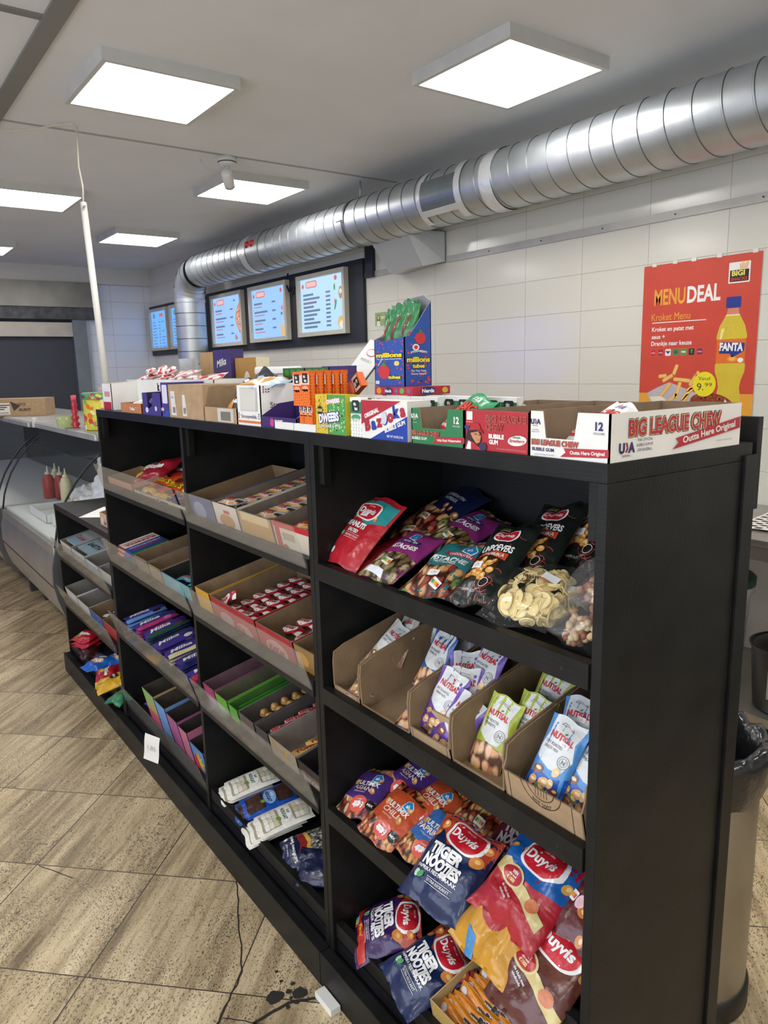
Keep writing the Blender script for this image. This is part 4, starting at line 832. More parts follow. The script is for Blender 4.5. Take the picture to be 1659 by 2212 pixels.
# ------------------------------------------------------------ bottom shelf
a = pack_tijger('', 'TIGER NUTS'); a.poly([(-.08, -.080), (.08, -.080), (.08, -.060), (.03, -.050), (-.03, -.062), (-.08, -.048)], F('B8281E'), 4); a.text("Flamin'", .0, -.066, .010, F('E8C23A'), 5, sl=.2); nutri(a, -.05, -.084, .03)
o = bag('snack_bag', .165, .175, .055, F('3A1A52'), a, seed=51, wr=.005); lay(o, -.665, .090, .196, 22, -34, -8); group3(o, 'purple coated nut bag with flame lettering at the left of the bottom shelf')
o = dup(t1); lay(o, -.500, .078, .200, 22, -16, 0); group3(o, 'dark blue coated peanut bag lying flat in the middle of the bottom shelf')
o = bag('snack_bag', .155, .18, .050, F('121F48'), None, seed=53, wr=.005); lay(o, -.44, .215, .225, 30, -34, 0); group3(o, 'dark blue bag in shadow behind the flat one on the bottom shelf')
t = tray('snack_display_box', .26, .20, .060, .07, mat('B99A55', .5, 0, 'card'), mat('C9B07A', .6, 0, 'card')); t.matrix_world = Matrix.Translation((-.292, .030, .160)) @ Matrix.Rotation(R(10), 4, 'X'); tag(t, 'gold cardboard display box holding the orange sausage snack sticks on the bottom shelf', 'display box')
a = Art(); a.text('BiFi', .028, .0, .016, mat('17130F', .4), 3, w=.036, off=.08, out=(Wt, .04)); a.rr(-.012, -.006, .010, .004, .001, mat('17130F', .4), 3); a.text('the Original', -.001, -.001, .0035, Wt, 4, w=.02); a.poly([(-.055, -.008), (-.018, -.012), (-.014, -.002), (-.05, .002)], F('B8604A'), 2); a.ell(-.06, 0, .010, .008, F('D9D5D0'), 2)
s0 = bag('sausage_stick', .150, .030, .016, F('D98420'), a, seed=55, wr=.001, nar=0)
k = 0
for i in range(9):
    for j in range(2):
        o = s0 if k == 0 else dup(s0); k += 1
        lay(o, -.345 + .11 * j + .003 * i, .045 + .017 * i, .190 + .006 * i + .004 * ((i * 3 + j) % 3), 50 + 3 * ((i * 5 + j) % 4), (-6 + 4 * ((i + j) % 3)), 0); tag(o, 'orange sausage snack stick packed in the gold display box', 'snack stick', 'orange sausage sticks')

# ------------------------------------------------------------ chocolate bars and trays in the middle unit and the low unit
def on(o, x, y, z0, dz=0.0, rz=0, extra=0):
    o.matrix_world = Matrix.Translation((x, y, z0 + .002 + (y - .016) * SL + dz)) @ Matrix.Rotation(R(12 + extra), 4, 'X') @ Matrix.Rotation(R(rz), 4, 'Z'); return o
def ctray(x0, x1, z0, h, mo, mi, lab, arts=(), d=.27, y=.022, notch=None, hb=None, group='candy trays behind the clear guards', side=None):
    o = tray('candy_tray', x1 - x0 - .003, d, h, hb or h, mo, mi, arts, notch=notch, side=side); on(o, (x0 + x1) / 2, y, z0); tag(o, lab, 'candy tray', group); return o
def bar(name, w, h, t, base, A, seed, lump=0, wr=.0012):
    return bag(name, w, h, t, base, A, seed=seed, wr=wr, seal=.05, nar=0, lump=lump, eps=.0005)
def rows(src, n, m, x0, dx, y0, dy, z0, dz, lab, cat, grp, rz=0, jit=.003, extra=0, first=True):
    k = 0; r = random.Random(hash_(lab))
    for j in range(m):
        for i in range(n):
            o = src if (k == 0 and first) else dup(src); k += 1
            col = '' if n == 1 else (' left' if i == 0 else ' right' if i == n - 1 else ' middle') + ' column'
            on(o, x0 + dx * i + r.uniform(-jit, jit), y0 + dy * j, z0, dz + r.uniform(0, .002), rz + r.uniform(-4, 4), extra); tag(o, lab + ',' + col + (',' if col else '') + ' ' + ORD[j], cat, grp)
ORD = ('frontmost', 'second from front', 'third from front', 'fourth from front', 'fifth from front', 'sixth from front', 'seventh from front')
def hash_(s): return sum((i + 1) * ord(c) for i, c in enumerate(s)) % 9973
# --- top shelf right bay: caramel biscuit bars
GREYI = mat('8A7B6C', .8, 0, 'kraft')
A = Art(); A.ell(-.02, 0, .045, .028, K('8F98B8'), 1)
ctray(-1.545, -1.372, 1.085, .088, K('3C4C86'), KRAFT_D, 'empty blue cardboard tray at the left of the upper shelf beside the biscuit bars', [('front', A)], d=.30)
A = Art(); A.ell(0, -.006, .05, .022, K('C98F4E'), 1); A.text('TWIX', 0, -.024, .014, K('B02430'), 2, w=.075, off=.05, sl=.2, out=(K('EFE8DA'), .05)); A.rect(-.01, .018, .03, .028, K('C8303A'), 2)
ctray(-1.366, -1.206, 1.085, .088, K('E3DACB'), GREYI, 'white and tan tray of caramel biscuit bars with a bar lying across its front', [('front', A)], d=.33)
A = Art(); A.rect(-.08, .02, .08, .044, K('E3C890'), 1); A.text('TWIX', -.03, -.026, .013, K('B02430'), 2, w=.055, off=.05, sl=.2); A.text('Xtra', .035, -.024, .013, K('2B3768'), 2, w=.035, off=.05, sl=.2)
ctray(-1.200, -1.008, 1.085, .084, K('C79A52'), GREYI, 'golden tray of extra large caramel biscuit bars in the middle of the upper shelf', [('front', A)], d=.33)
A = Art(); A.rect(-.09, .030, .09, .046, K('C2202C'), 1); A.rect(-.085, -.046, -.06, .03, K('C2202C'), 1); A.rr(-.05, .0, .01, .020, .004, K('B8A58C'), 2); A.text('Raisin', -.01, -.030, .014, K('8A5A32'), 2, w=.055, off=.02); A.ell(-.045, -.022, .014, .010, K('B06A34'), 2)
ctray(-1.002, -.812, 1.085, .090, K('DDD2BE'), GREYI, 'white and red tray of yellow wrapped bars at the right end of the upper shelf', [('front', A)], d=.33)
a = Art(); a.text('TWIX', -.006, .001, .018, F('C22430'), 3, w=.052, off=.05, sl=.3, out=(F('F0EAE0'), .06)); a.poly([(-.06, -.018), (.06, -.018), (.06, -.011), (-.06, -.013)], F('B8863A'), 2); a.poly([(.020, -.018), (.048, -.018), (.048, .006), (.032, .0)], F('4A4440'), 2); a.text('Xtra', .034, -.006, .007, F('26304F'), 3, w=.018)
tw = bar('biscuit_bar', .096, .036, .016, F('CFC8BC'), a, 61)
rows(tw, 1, 7, -1.286, 0, .060, .040, 1.085, .070, 'caramel biscuit bar in the white and tan tray', 'candy bar', 'caramel biscuit bars in the left tray', rz=6)
rows(tw, 1, 7, -1.106, 0, .060, .040, 1.085, .068, 'caramel biscuit bar in the golden tray', 'candy bar', 'caramel biscuit bars in the golden tray', rz=6, first=False)
o = dup(tw); on(o, -1.270, .026, 1.085, .094, 10); tag(o, 'silver and red biscuit bar lying across the front edge of the white and tan tray', 'candy bar')
a = Art(); a.text('RAISIN', -.004, .0, .016, F('C22430'), 3, w=.06, off=.05, sl=.3, out=(F('F0DE80'), .06)); a.poly([(-.06, -.017), (.06, -.017), (.06, -.009), (-.06, -.011)], F('B8303A'), 2)
ra = bar('raisin_bar', .096, .036, .016, F('D9B23C'), a, 62)
rows(ra, 1, 7, -.905, 0, .060, .040, 1.085, .068, 'yellow bar in the white and red tray', 'candy bar', 'yellow raisin bars', rz=6)
# --- second shelf: wafer bars
ctray(-1.548, -1.436, .785, .092, K('D9A32E'), KRAFT, 'empty yellow cardboard tray at the left of the second shelf', (), d=.30)
rd1 = K('B02A34')
A = Art(); A.ell(-.05, -.01, .05, .022, K('C89A8E'), 1); A.ell(.06, -.014, .05, .02, K('C89A8E'), 1); A.text('KitKat', .03, -.012, .018, rd1, 2, w=.075, off=.04, sl=.2)
ctray(-1.430, -1.135, .785, .090, rd1, KRAFT_D, 'wide red tray filled with three rows of red wafer bars', [('front', A)], d=.30)
A = Art(); A.ell(.0, -.010, .060, .026, K('C89A8E'), 1); A.text('KitKat', .0, -.010, .020, rd1, 2, w=.085, off=.04, sl=.2)
ctray(-1.130, -.926, .785, .088, rd1, KRAFT_D, 'red tray with larger wafer bars, right of the wide red tray', [('front', A)], d=.30)
A = Art(); A.text('LION', .0, -.018, .020, K('A87428'), 2, w=.07, off=.05); A.ell(-.02, .01, .03, .02, K('C79A52'), 1)
ctray(-.922, -.812, .785, .088, K('9A7A4A'), KRAFT_D, 'brown tray with golden lettering at the right end of the second shelf', [('front', A)], d=.30)
a = Art(); a.ell(-.012, 0, .030, .0155, F('EFE9E2'), 2, 18); a.text('KitKat', -.012, 0, .013, F('C02030'), 3, w=.044, off=.03, sl=.25); a.poly([(.022, -.017), (.045, -.017), (.045, .004), (.030, -.004)], F('E8E2DA'), 2)
kk = bar('wafer_bar', .080, .034, .015, F('A81C2A'), a, 63)
rows(kk, 3, 6, -1.362, .085, .060, .042, .785, .042, 'small red wafer bar, wide red tray', 'candy bar', 'red wafer bars in the wide tray', rz=8)
rows(kk, 1, 5, -1.062, 0, .085, .046, .785, .046, 'red wafer bar in second red tray, left', 'candy bar', 'red wafer bars in the second red tray', rz=10, first=False)
o = dup(kk); lay(o, -1.385, .045, .868, 60, 40, 0); tag(o, 'red and white wafer bar standing on edge in the wide red tray', 'candy bar')
a = Art(); a.ell(-.006, 0, .034, .020, F('EFE9E2'), 2, 18); a.text('KitKat', -.006, 0, .016, F('C02030'), 3, w=.052, off=.03, sl=.25); a.text('Chunky', .030, -.012, .006, F('F0E6DC'), 3)
kc = bar('wafer_bar', .100, .045, .020, F('6E1720'), a, 64)
rows(kc, 1, 4, -.978, 0, .075, .055, .785, .044, 'chunky wafer bar right in second red tray', 'candy bar', 'chunky wafer bars', rz=8)
a = Art(); a.text('LION', 0, 0, .014, F('E0A43A'), 3, w=.05, off=.06, out=(F('3A2416'), .04)); li = bar('lion_bar', .085, .034, .017, F('6A4424'), a, 65)
rows(li, 1, 5, -.868, 0, .060, .042, .785, .055, 'golden lettered bar in the brown tray', 'candy bar', 'brown chocolate bars at the right end', rz=6)
# --- third shelf: candy rolls and soft bars
ctray(-1.548, -1.458, .475, .078, K('B03A72'), mat('7A5A62', .8, 0, 'kraft'), 'pink edged tray at the left of the third shelf', (), d=.30)
A = Art(); A.text('Mentos', .0, -.01, .018, K('C8E0C0'), 2, w=.05, off=.02)
ctray(-1.455, -1.362, .475, .078, K('6FB43C'), mat('6A6A50', .8, 0, 'kraft'), 'lime green edged tray, second from the left on the third shelf', (), d=.30)
o = ctray(-1.358, -1.290, .475, .074, K('5FB23A'), mat('4A7A34', .6, 0, 'kraft'), 'bright green tray lettered in white, third from the left on the third shelf', (), d=.30)
A = Art(); A.text('mentos', 0, -.004, .024, K('D9E8CE'), 2, w=.16, off=.02); mb = MB().box(-.004, 0, 0, .26, 0, .062, K('3E8A2E')); mb.art(A, lambda x, y, l: (.0005 + l * .0004, .13 + x, .034 + y), smooth=False); q = mb.obj('inner_print', o); q.location = (.004, .02, .004)
DK = mat('5E5652', .7, 0, 'kraft')
ctray(-1.286, -1.184, .475, .076, K('6B5F58'), DK, 'grey brown tray with small round golden sweets', (), d=.30)
ctray(-1.180, -1.096, .475, .076, K('4A4744'), DK, 'dark grey tray with black and red wrapped bars', (), d=.30)
A = Art(); A.poly([(-.06, .036), (-.02, -.035), (-.01, -.035), (-.05, .036)], K('B58A4E'), 1); A.poly([(.0, -.036), (.03, .03), (.02, .036), (-.01, -.036)], K('C79A52'), 1)
ctray(-1.092, -.940, .475, .080, K('A89880'), mat('9A8C80', .8, 0, 'kraft'), 'tan cardboard tray with yellow toffee bars at its right', [('front', A)], d=.30)
A = Art(); A.rr(-.045, -.022, .045, .016, .004, K('7A6A60'), 1); A.text('SNICKERS', 0, -.003, .014, K('C9BDB0'), 2, w=.078, off=.03)
ctray(-.936, -.812, .475, .078, K('3E3430'), mat('2C2A2C', .7, 0, 'kraft'), 'dark brown tray with pale framed lettering at the right end of the third shelf', [('front', A)], d=.30)
gb = MB().lathe([(.001, -.014), (.010, -.011), (.0135, 0), (.010, .011), (.001, .014)], F('B0803C'), 14).lathe([(.0138, -.003), (.0138, .003)], F('D9B27A'), 14, cap=False).obj('golden_sweet')
rows(gb, 2, 6, -1.250, .030, .075, .036, .475, .050, 'round golden sweet, grey brown tray', 'sweet', 'golden round sweets')
a = Art(); a.text('SKOR', 0, 0, .015, F('C22A36'), 3, w=.06, off=.06, out=(F('E8E2DA'), .05)); sk = bar('toffee_bar', .090, .032, .014, F('1F1A1C'), a, 66)
rows(sk, 1, 5, -1.138, 0, .070, .048, .475, .048, 'black and red bar, dark grey tray', 'candy bar', 'black and red bars', rz=70)
a = Art(); a.text('TOFFEE', 0, 0, .013, F('A8302A'), 3, w=.07, off=.05); tf = bar('toffee_bar', .095, .034, .014, F('D9B45A'), a, 67)
rows(tf, 1, 5, -.985, 0, .070, .048, .475, .048, 'yellow toffee bar in the tan tray', 'candy bar', 'yellow toffee bars', rz=70)
a = Art(); a.text('SNICKERS', 0, 0, .012, F('E8E2DA'), 3, w=.07, off=.05); sn = bar('peanut_bar', .090, .034, .016, F('2A3560'), a, 68)
rows(sn, 1, 4, -.868, 0, .080, .05, .475, .040, 'dark blue bar in the dark brown tray', 'candy bar', 'dark blue bars', rz=40)
# --- bottom shelf right bay: nougat packs and seed bags
def pack_nougat(c, dark):
    a = Art(); f = F('EDE8DC') if not dark else F('1B4FA8'); inner = F('A59A7E') if not dark else F('3A2622')
    a.rr(-.040, -.072, .040, -.014, .003, inner, 1); a.rr(-.040, .026, .040, .074, .003, inner, 1); r = random.Random(5)
    for j in range(3):
        for i in range(3):
            for y0 in (-.062, .034):
                a.rr(-.038 + .0255 * i, y0 + .0145 * j - .002, -.0135 + .0255 * i, y0 + .0115 + .0145 * j, .003, F(r.choice(('E6DDC8', 'D9CCAE', 'F0EADC')) if not dark else '4E342C'), 2)
    a.ell(0, .006, .036, .020, F('F2EFE6') if not dark else F('8FB0D9'), 3, 22); a.text('Soft', -.004, .016, .008, F('2C5A4A') if not dark else Wt, 4, sl=.2); a.text('NOUGAT', 0, .002, .011, F('2C5A4A') if not dark else F('12336E'), 4, w=.056, off=.03)
    a.ell(.012, -.018, .010, .007, F('7A9A3C'), 4, 10, .5); return a
def noug(x, y, z, rz, A, base, lab, seed, src=None):
    o = src or bag('nougat_pack', .108, .170, .018, F(base), A, seed=seed, wr=.0015, seal=.05, nar=0); lay(o, x, y, z, 12, rz); tag(o, lab, 'nougat pack', 'nougat packs on the bottom shelf'); return o
n1 = noug(-1.445, .110, .212, -14, pack_nougat('', 0), 'E9E4D8', 'white soft nougat pack on top at the left of the bottom shelf', 71)
n2 = noug(-1.325, .108, .206, -14, pack_nougat('', 1), '1B4FA8', 'blue dark nougat pack between the two white nougat packs', 72)
noug(-1.205, .098, .212, -14, None, '', 'white soft nougat pack nearest the seed bags, right of the blue one', 73, dup(n1))
noug(-1.462, .092, .190, -14, None, '', 'white nougat pack underneath the left white pack', 74, dup(n1)); noug(-1.342, .088, .186, -14, None, '', 'blue nougat pack underneath the upper blue pack', 75, dup(n2)); noug(-1.224, .080, .190, -14, None, '', 'white nougat pack underneath the right white pack', 76, dup(n1))
noug(-1.238, .070, .172, -14, None, '', 'lowest white nougat pack at the front of the right pile', 77, dup(n1))
SEED = mat('8C8A80', .3, 0, 'nuts', s=150, p='A8A69C 6E6C64 C4C2B8 8A8880', a=1.2)
a = Art(); a.rect(-.07, -.01, .07, .09, SEED, 1); a.poly([(-.07, -.012), (.0, .004), (.05, -.008), (.07, -.02), (.07, -.04), (.0, -.03), (-.07, -.04)], F('C79A3C'), 2); a.poly([(-.07, -.022), (.0, -.008), (.07, -.028), (.07, -.045), (.0, -.03), (-.07, -.04)], F('8A2A26'), 3)
a.text('Sunflower Seeds', 0, -.052, .010, Wt, 4, w=.11, off=.02, rot=PI); a.text('salted & roasted', 0, -.070, .005, Wt, 4, off=0, rot=PI); a.star(-.045, -.068, .004, .010, 7, Wt, 4); sticker(a, .01, .04, 0)
o = s1 = bag('seed_bag', .125, .175, .034, F('1A2044'), a, seed=78, wr=.004, lump=.0012); lay(o, -1.055, .105, .196, 14, -22); tag(o, 'navy bag of sunflower seeds with a clear window, right of the nougat packs', 'seed bag')
o = bag('seed_bag', .12, .16, .036, F('191E3E'), None, seed=79, wr=.007); lay(o, -.955, .085, .190, 20, -50, 8); tag(o, 'crumpled navy seed bag in the front right corner beside the divider', 'seed bag')

# --- left bay of the middle unit
a = Art(); a.text('Skittles', .0, -.002, .024, Wt, 3, w=.115, off=.05, sl=.15); nutblobs(a, 7, -.08, -.02, -.05, .05, ('D9B23C', '3A5FA8', 'D9772E', '5E9A3C'), .014, 3, 2)
SKB = bag('candy_bag', .21, .15, .045, F('A01C2A'), a, seed=81, wr=.005); lay(SKB, -2.225, .150, 1.165, 26, 24, 0); tag(SKB, 'large red candy bag on the top shelf of the left bay', 'candy bag', 'large candy bags')
o = dup(SKB); lay(o, -2.18, .22, 1.150, 14, 16, 0); tag(o, 'second red candy bag under and behind the large one on the top shelf', 'candy bag', 'large candy bags')
a = Art(); a.text("REESE'S", .0, .01, .020, F('E8B62A'), 3, w=.10, off=.05, out=(F('4A2418'), .05)); a.ell(.03, -.03, .026, .02, F('5A3220'), 2); a.poly([(-.08, -.07), (.08, -.07), (.08, -.052), (-.08, -.045)], F('D9B23C'), 2)
RE = bag('candy_bag', .15, .15, .035, F('CC4A16'), a, seed=82, wr=.006); lay(RE, -2.015, .095, 1.135, 18, 4, 0); tag(RE, 'orange peanut butter candy bag lying at the front of the top left shelf', 'candy bag', 'orange candy bags')
for (x, y, z, rz, lb) in ((-1.88, .085, 1.132, 8, 'orange candy bag right of the first orange bag'), (-1.95, .16, 1.158, -6, 'orange candy bag on top at mid depth'), (-1.80, .15, 1.150, 12, 'orange candy bag farthest right, next to the divider')):
    o = dup(RE); lay(o, x, y, z, 18, rz, 0); tag(o, lb, 'candy bag', 'orange candy bags')
a = Art(); r = random.Random(8)
for i in range(26): a.ell(r.uniform(-.09, .09), r.uniform(-.05, .05), .008, .005, F(r.choice(('D9B23C', 'B8303A', 'E8E2DA', 'C87A9A', '3E8A5A'))), 2, 8)
o = bag('candy_bag', .18, .11, .025, F('1E2450'), a, seed=83); lay(o, -1.82, .060, 1.118, 14, 4, 0); tag(o, 'navy pack with many coloured sweets lying in front of the orange bags', 'candy bag')
ctray(-2.420, -2.120, 1.085, .050, K('D9A08A'), KRAFT_D, 'pale pink tray under the red candy bag', (), d=.14); ctray(-2.11, -1.60, 1.085, .034, K('D9CDB8'), KRAFT_D, 'low cream tray under the orange candy bags', (), d=.06)
# chocolate bars in paper, laid side by side
def pack_tony(c1, c2, c3):
    a = Art(); a.rect(-.05, -.075, .05, .075, K(c1), 1)
    for (yy, s) in ((0, 1),):
        a.text("TONY'S", .016, 0, .020, K(c2), 3, w=.135, off=.08, rot=R(90)); a.text('CHOCOLONELY', -.014, 0, .013, K(c3), 3, w=.135, off=.05, rot=R(90))
    return a
for i, (x, c1, c2, c3, bd, lb) in enumerate(((-2.388, 'EFE6D8', 'C0303A', 'C0303A', 'B8303A', 'red and white'), (-2.306, 'E8963C', 'C0303A', 'F2EFE6', '274A9A', 'blue and orange'), (-2.212, 'E8B070', 'C0303A', 'F2EFE6', '1F6A44', 'green and orange'))):
    for j in range(3):
        mb = MB().box(-.044, .044, -.076, .076, 0, .014, K(bd)); mb.art(pack_tony(c1 if i == 0 else bd, c2, c3), lambda x_, y_, l: (x_ * .88, y_, .0142 + l * .0003), smooth=False)
        o = mb.obj('chocolate_bar'); on(o, x + .002 * j, .100 + .004 * ((j * 7) % 3), .785, .012 + .0155 * j, -3 + 2 * j); tag(o, '%s thick paper wrapped chocolate bar, %s of its pile' % (lb, ('bottom', 'middle', 'top')[j]), 'chocolate bar', 'thick paper wrapped chocolate bars')
ctray(-2.150, -2.000, .785, .080, K('8C7C74'), KRAFT_D, 'brown tray right of the thick chocolate bars, lined with cardboard', (), d=.30)
ctray(-1.996, -1.866, .785, .076, K('A08868'), KRAFT_D, 'tan open tray in the middle of the second shelf, left bay', (), d=.30)
ctray(-1.862, -1.600, .785, .074, K('5AAFC0'), mat('2A2C2C', .7, 0, 'kraft'), 'turquoise edged tray at the right of the second shelf, left bay', (), d=.30)
a = Art(); a.text('BOUNTY', 0, 0, .013, F('B8303A'), 3, w=.065, off=.05, out=(Wt, .05)); bo = bar('coconut_bar', .09, .034, .016, F('3E9AB0'), a, 84)
rows(bo, 2, 4, -1.79, .10, .075, .05, .785, .036, 'coconut bar, turquoise tray', 'candy bar', 'coconut bars', rz=12)
a = Art(); a.ell(0, 0, .03, .012, F('E0D8EA'), 2); pb = bar('candy_bar', .09, .032, .015, F('6A4A9A'), a, 85); rows(pb, 1, 4, -2.072, 0, .07, .05, .785, .030, 'violet wrapped bar in the brown tray', 'candy bar', 'violet bars', rz=8)
# purple chocolate tablets, third shelf
def pack_milka(c, extra):
    a = Art(); a.poly([(-.041, -.085), (.041, -.085), (.041, .085), (-.041, .085)], F('4A3A8C'), 1); a.poly([(.041, -.085), (.041, .085), (.012, .085), (.020, .0), (.008, -.085)], F(c), 2)
    a.text('Milka', -.012, -.02, .026, Wt, 4, w=.085, off=.03, rot=R(90), sl=.35); a.ell(.022, .045, .012, .020, F(extra), 3, 12, .3); return a
ms = [('6AA0D9', '3A2420'), ('C23A72', 'D98AA8'), ('2E5A34', '6E4A34'), ('4A3A8C', 'E8E0D0'), ('E0D49A', '8A5A3C'), ('1E2858', '6A4A3A'), ('B82A3A', '5A3424')]
xs_ = (-2.385, -2.270, -2.160, -2.045, -1.930, -1.815, -1.700); nm = ('light blue', 'pink', 'dark green', 'plain violet', 'cream', 'navy', 'red')
for i, (x, (c, e)) in enumerate(zip(xs_, ms)):
    src = bag('chocolate_tablet', .086, .172, .012, F('44348A'), pack_milka(c, e), seed=90 + i, wr=.0012, seal=.04, nar=0)
    for j in range(4 if i < 3 else 3):
        o = src if j == 0 else dup(src); on(o, x + .0025 * ((j * 5 + i) % 3), .104 + .004 * ((j * 3 + i) % 3), .475, .014 + .0125 * j, -4 + 3 * ((i + j) % 3)); tag(o, 'violet chocolate tablet with %s edge, %s in its pile' % (nm[i], ('lowest', 'second from the bottom', 'third from the bottom', 'topmost')[j]), 'chocolate tablet', 'violet chocolate tablets')
# bottom shelf, left bay: open cartons standing close together
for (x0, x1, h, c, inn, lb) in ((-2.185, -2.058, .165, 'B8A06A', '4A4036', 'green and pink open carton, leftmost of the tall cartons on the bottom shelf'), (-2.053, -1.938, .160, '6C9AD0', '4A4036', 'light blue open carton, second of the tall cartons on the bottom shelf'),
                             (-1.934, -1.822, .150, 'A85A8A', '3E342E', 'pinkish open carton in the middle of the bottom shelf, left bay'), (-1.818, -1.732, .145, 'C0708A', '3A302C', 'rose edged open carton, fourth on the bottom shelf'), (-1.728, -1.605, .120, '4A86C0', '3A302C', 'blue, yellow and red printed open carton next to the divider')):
    A = Art(); w_ = x1 - x0
    if c == 'B8A06A': A.rect(-w_ / 2, -h / 2, w_ / 2, -.01, K('C85A78'), 1); A.rect(-w_ / 2, -.01, w_ / 2, .03, K('B8A06A'), 1); A.rect(-w_ / 2, .03, w_ / 2, h / 2, K('8FB06A'), 1)
    if c == '4A86C0': A.star(0, 0, .02, .05, 9, K('E0C23A'), 1); A.poly([(-.06, -.06), (.0, -.06), (-.02, .03), (-.05, .0)], K('D03A4A'), 2); A.poly([(.02, -.06), (.06, -.06), (.06, .02)], K('E8E2DA'), 2)
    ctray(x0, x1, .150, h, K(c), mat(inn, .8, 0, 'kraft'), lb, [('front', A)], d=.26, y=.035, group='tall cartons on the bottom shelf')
o = bag('candy_bag', .12, .16, .04, F('1F4FA0'), None, seed=99, wr=.005); lay(o, -2.285, .13, .205, 24, 10); tag(o, 'blue foil candy bag left of the tall cartons on the bottom shelf', 'candy bag')

# --- low unit at the end of the row
W1 = K('CFCBC4'); G1 = mat('8F8880', .8, 0, 'kraft')
A = Art(); A.poly([(-.11, -.04), (.11, -.04), (.11, .005), (-.11, .03)], K('8FAFC4'), 1); A.text('Center', 0, -.012, .020, K('C8502E'), 2, w=.11, off=.03)
def ltray(x0, x1, z0, h, c, lb, art=(), d=.30, inn=None):
    ctray(x0, x1, z0, h, K(c), inn or G1, lb, art, d=d, group='trays in the low unit')
def lid(x, y, z0, w_, c, txt, tc_, lb, dz, cc):
    A = Art(); A.rect(-w_ / 2, -.075, w_ / 2, .0, K(cc), 1); A.text(txt, 0, -.02, .026, K(tc_), 2, w=w_ * .75, off=.04)
    mb = MB().box(-w_ / 2, w_ / 2, -.075, .075, 0, .012, K(c)); mb.art(A, lambda x_, y_, l: (x_, y_, .0122 + l * .0004), smooth=False); o = mb.obj('printed_card'); on(o, x, y, z0, dz); tag(o, lb, 'card')
ltray(-3.365, -3.15, .625, .085, 'CFCBC4', 'grey white tray at the far left of the low unit, upper shelf'); lid(-3.255, .11, .625, .19, 'D4D0C8', 'Center', 'C8502E', 'pale lid with orange lettering in the leftmost tray of the low unit', .070, '8FAFC4')
ltray(-3.145, -2.90, .625, .085, 'C4C8CC', 'grey tray second on the upper shelf of the low unit'); lid(-3.02, .11, .625, .22, 'B8BCBE', 'EARTH', '1F2226', 'grey lid with black capital letters in the second upper tray of the low unit', .070, '9DB6C0')
ltray(-2.895, -2.68, .625, .080, 'B9C7CC', 'pale blue tray with rounded cut-outs on the upper shelf of the low unit'); ltray(-2.675, -2.475, .625, .080, 'BDBAB4', 'light grey tray nearest the tall unit on the upper shelf of the low unit')
ltray(-3.365, -3.14, .375, .085, 'D9D6D0', 'white tray at the far left of the low unit, lower shelf'); ltray(-3.135, -2.92, .375, .080, 'D2CFCB', 'white tray with blue print, second on the lower shelf of the low unit')
ltray(-2.915, -2.70, .375, .080, '3A66B0', 'blue tray holding black and white wrapped bars on the lower shelf of the low unit', inn=KRAFT_D); ltray(-2.695, -2.475, .375, .085, 'B8323A', 'red edged tray on the lower shelf of the low unit, next to the tall unit', inn=KRAFT_D)
a = Art(); a.poly([(-.04, -.015), (.0, -.015), (.02, .015), (-.03, .015)], F('E8E2D6'), 2); a.ell(.025, 0, .012, .010, F('C89A3C'), 2); ow = bar('cream_bar', .095, .034, .016, F('2C201C'), a, 101)
rows(ow, 1, 4, -2.81, 0, .07, .05, .375, .040, 'black and white bar, low unit', 'candy bar', 'black and white bars', rz=20)
rb = bar('candy_bar', .095, .034, .016, F('B8282E'), None, 102); rows(rb, 1, 4, -2.58, 0, .07, .05, .375, .034, 'red bar in the low unit', 'candy bar', 'red bars in the low unit', rz=20)
def lowbag(src, x, y, z, rz, lb, t=14):
    o = src if src.name not in used else dup(src); used.add(src.name); lay(o, x, y, z, t, rz); tag(o, lb, 'candy bag', 'candy bags at the foot of the low unit')
a = Art(); a.text('Skittles', 0, 0, .018, Wt, 3, w=.08, off=.04); a.ell(-.03, -.02, .02, .014, F('D9B23C'), 2); a.ell(-.045, -.01, .016, .012, F('4E9A4A'), 2)
SKS = bag('candy_bag', .15, .11, .035, F('B01E2C'), a, seed=104, wr=.005)
for i, (dz, dx, lb) in enumerate(((0, 0, 'lowest'), (.022, .008, 'middle'), (.044, -.004, 'topmost'))): lowbag(SKS, -3.255 + dx, .060, .160 + dz, 10 + 8 * i, 'red candy bag, %s of the pile at the left foot of the low unit' % lb)
o = bag('candy_bag', .16, .10, .04, F('3A1A18'), None, seed=105, wr=.005); lay(o, -3.15, .045, .150, 10, -8); tag(o, 'dark brown candy bag lying in front of the red pile in the low unit', 'candy bag')
a = Art(); a.text('CHIPS', 0, -.004, .020, Wt, 3, w=.08, off=.05, sl=.2); a.ell(.0, -.004, .05, .018, F('C87A4A'), 2); a.ell(0, .03, .03, .012, F('E0D0B0'), 2)
BC = bag('candy_bag', .15, .13, .045, F('1E5FB4'), a, seed=106, wr=.005); lowbag(BC, -2.945, .035, .162, 20, 'bright blue candy bag at the front of the low unit'); lowbag(BC, -2.90, .12, .178, -10, 'second bright blue candy bag behind the front one in the low unit')
o = SKS2 = dup(SKS); lay(o, -2.79, .030, .160, 12, -20); tag(o, 'red candy bag between the blue and the yellow bag in the low unit', 'candy bag', 'candy bags at the foot of the low unit')
a = Art(); a.ell(-.01, .01, .028, .020, F('4A2A1C'), 2); a.text("m&m's", -.01, .012, .012, Wt, 3, w=.04); a.ell(.04, .04, .012, .01, F('4A2A1C'), 2)
o = bag('candy_bag', .14, .16, .045, F('DDAA22'), a, seed=107, wr=.006); lay(o, -2.665, .020, .168, 14, -8); tag(o, 'yellow candy bag at the right foot of the low unit, over its front edge', 'candy bag')
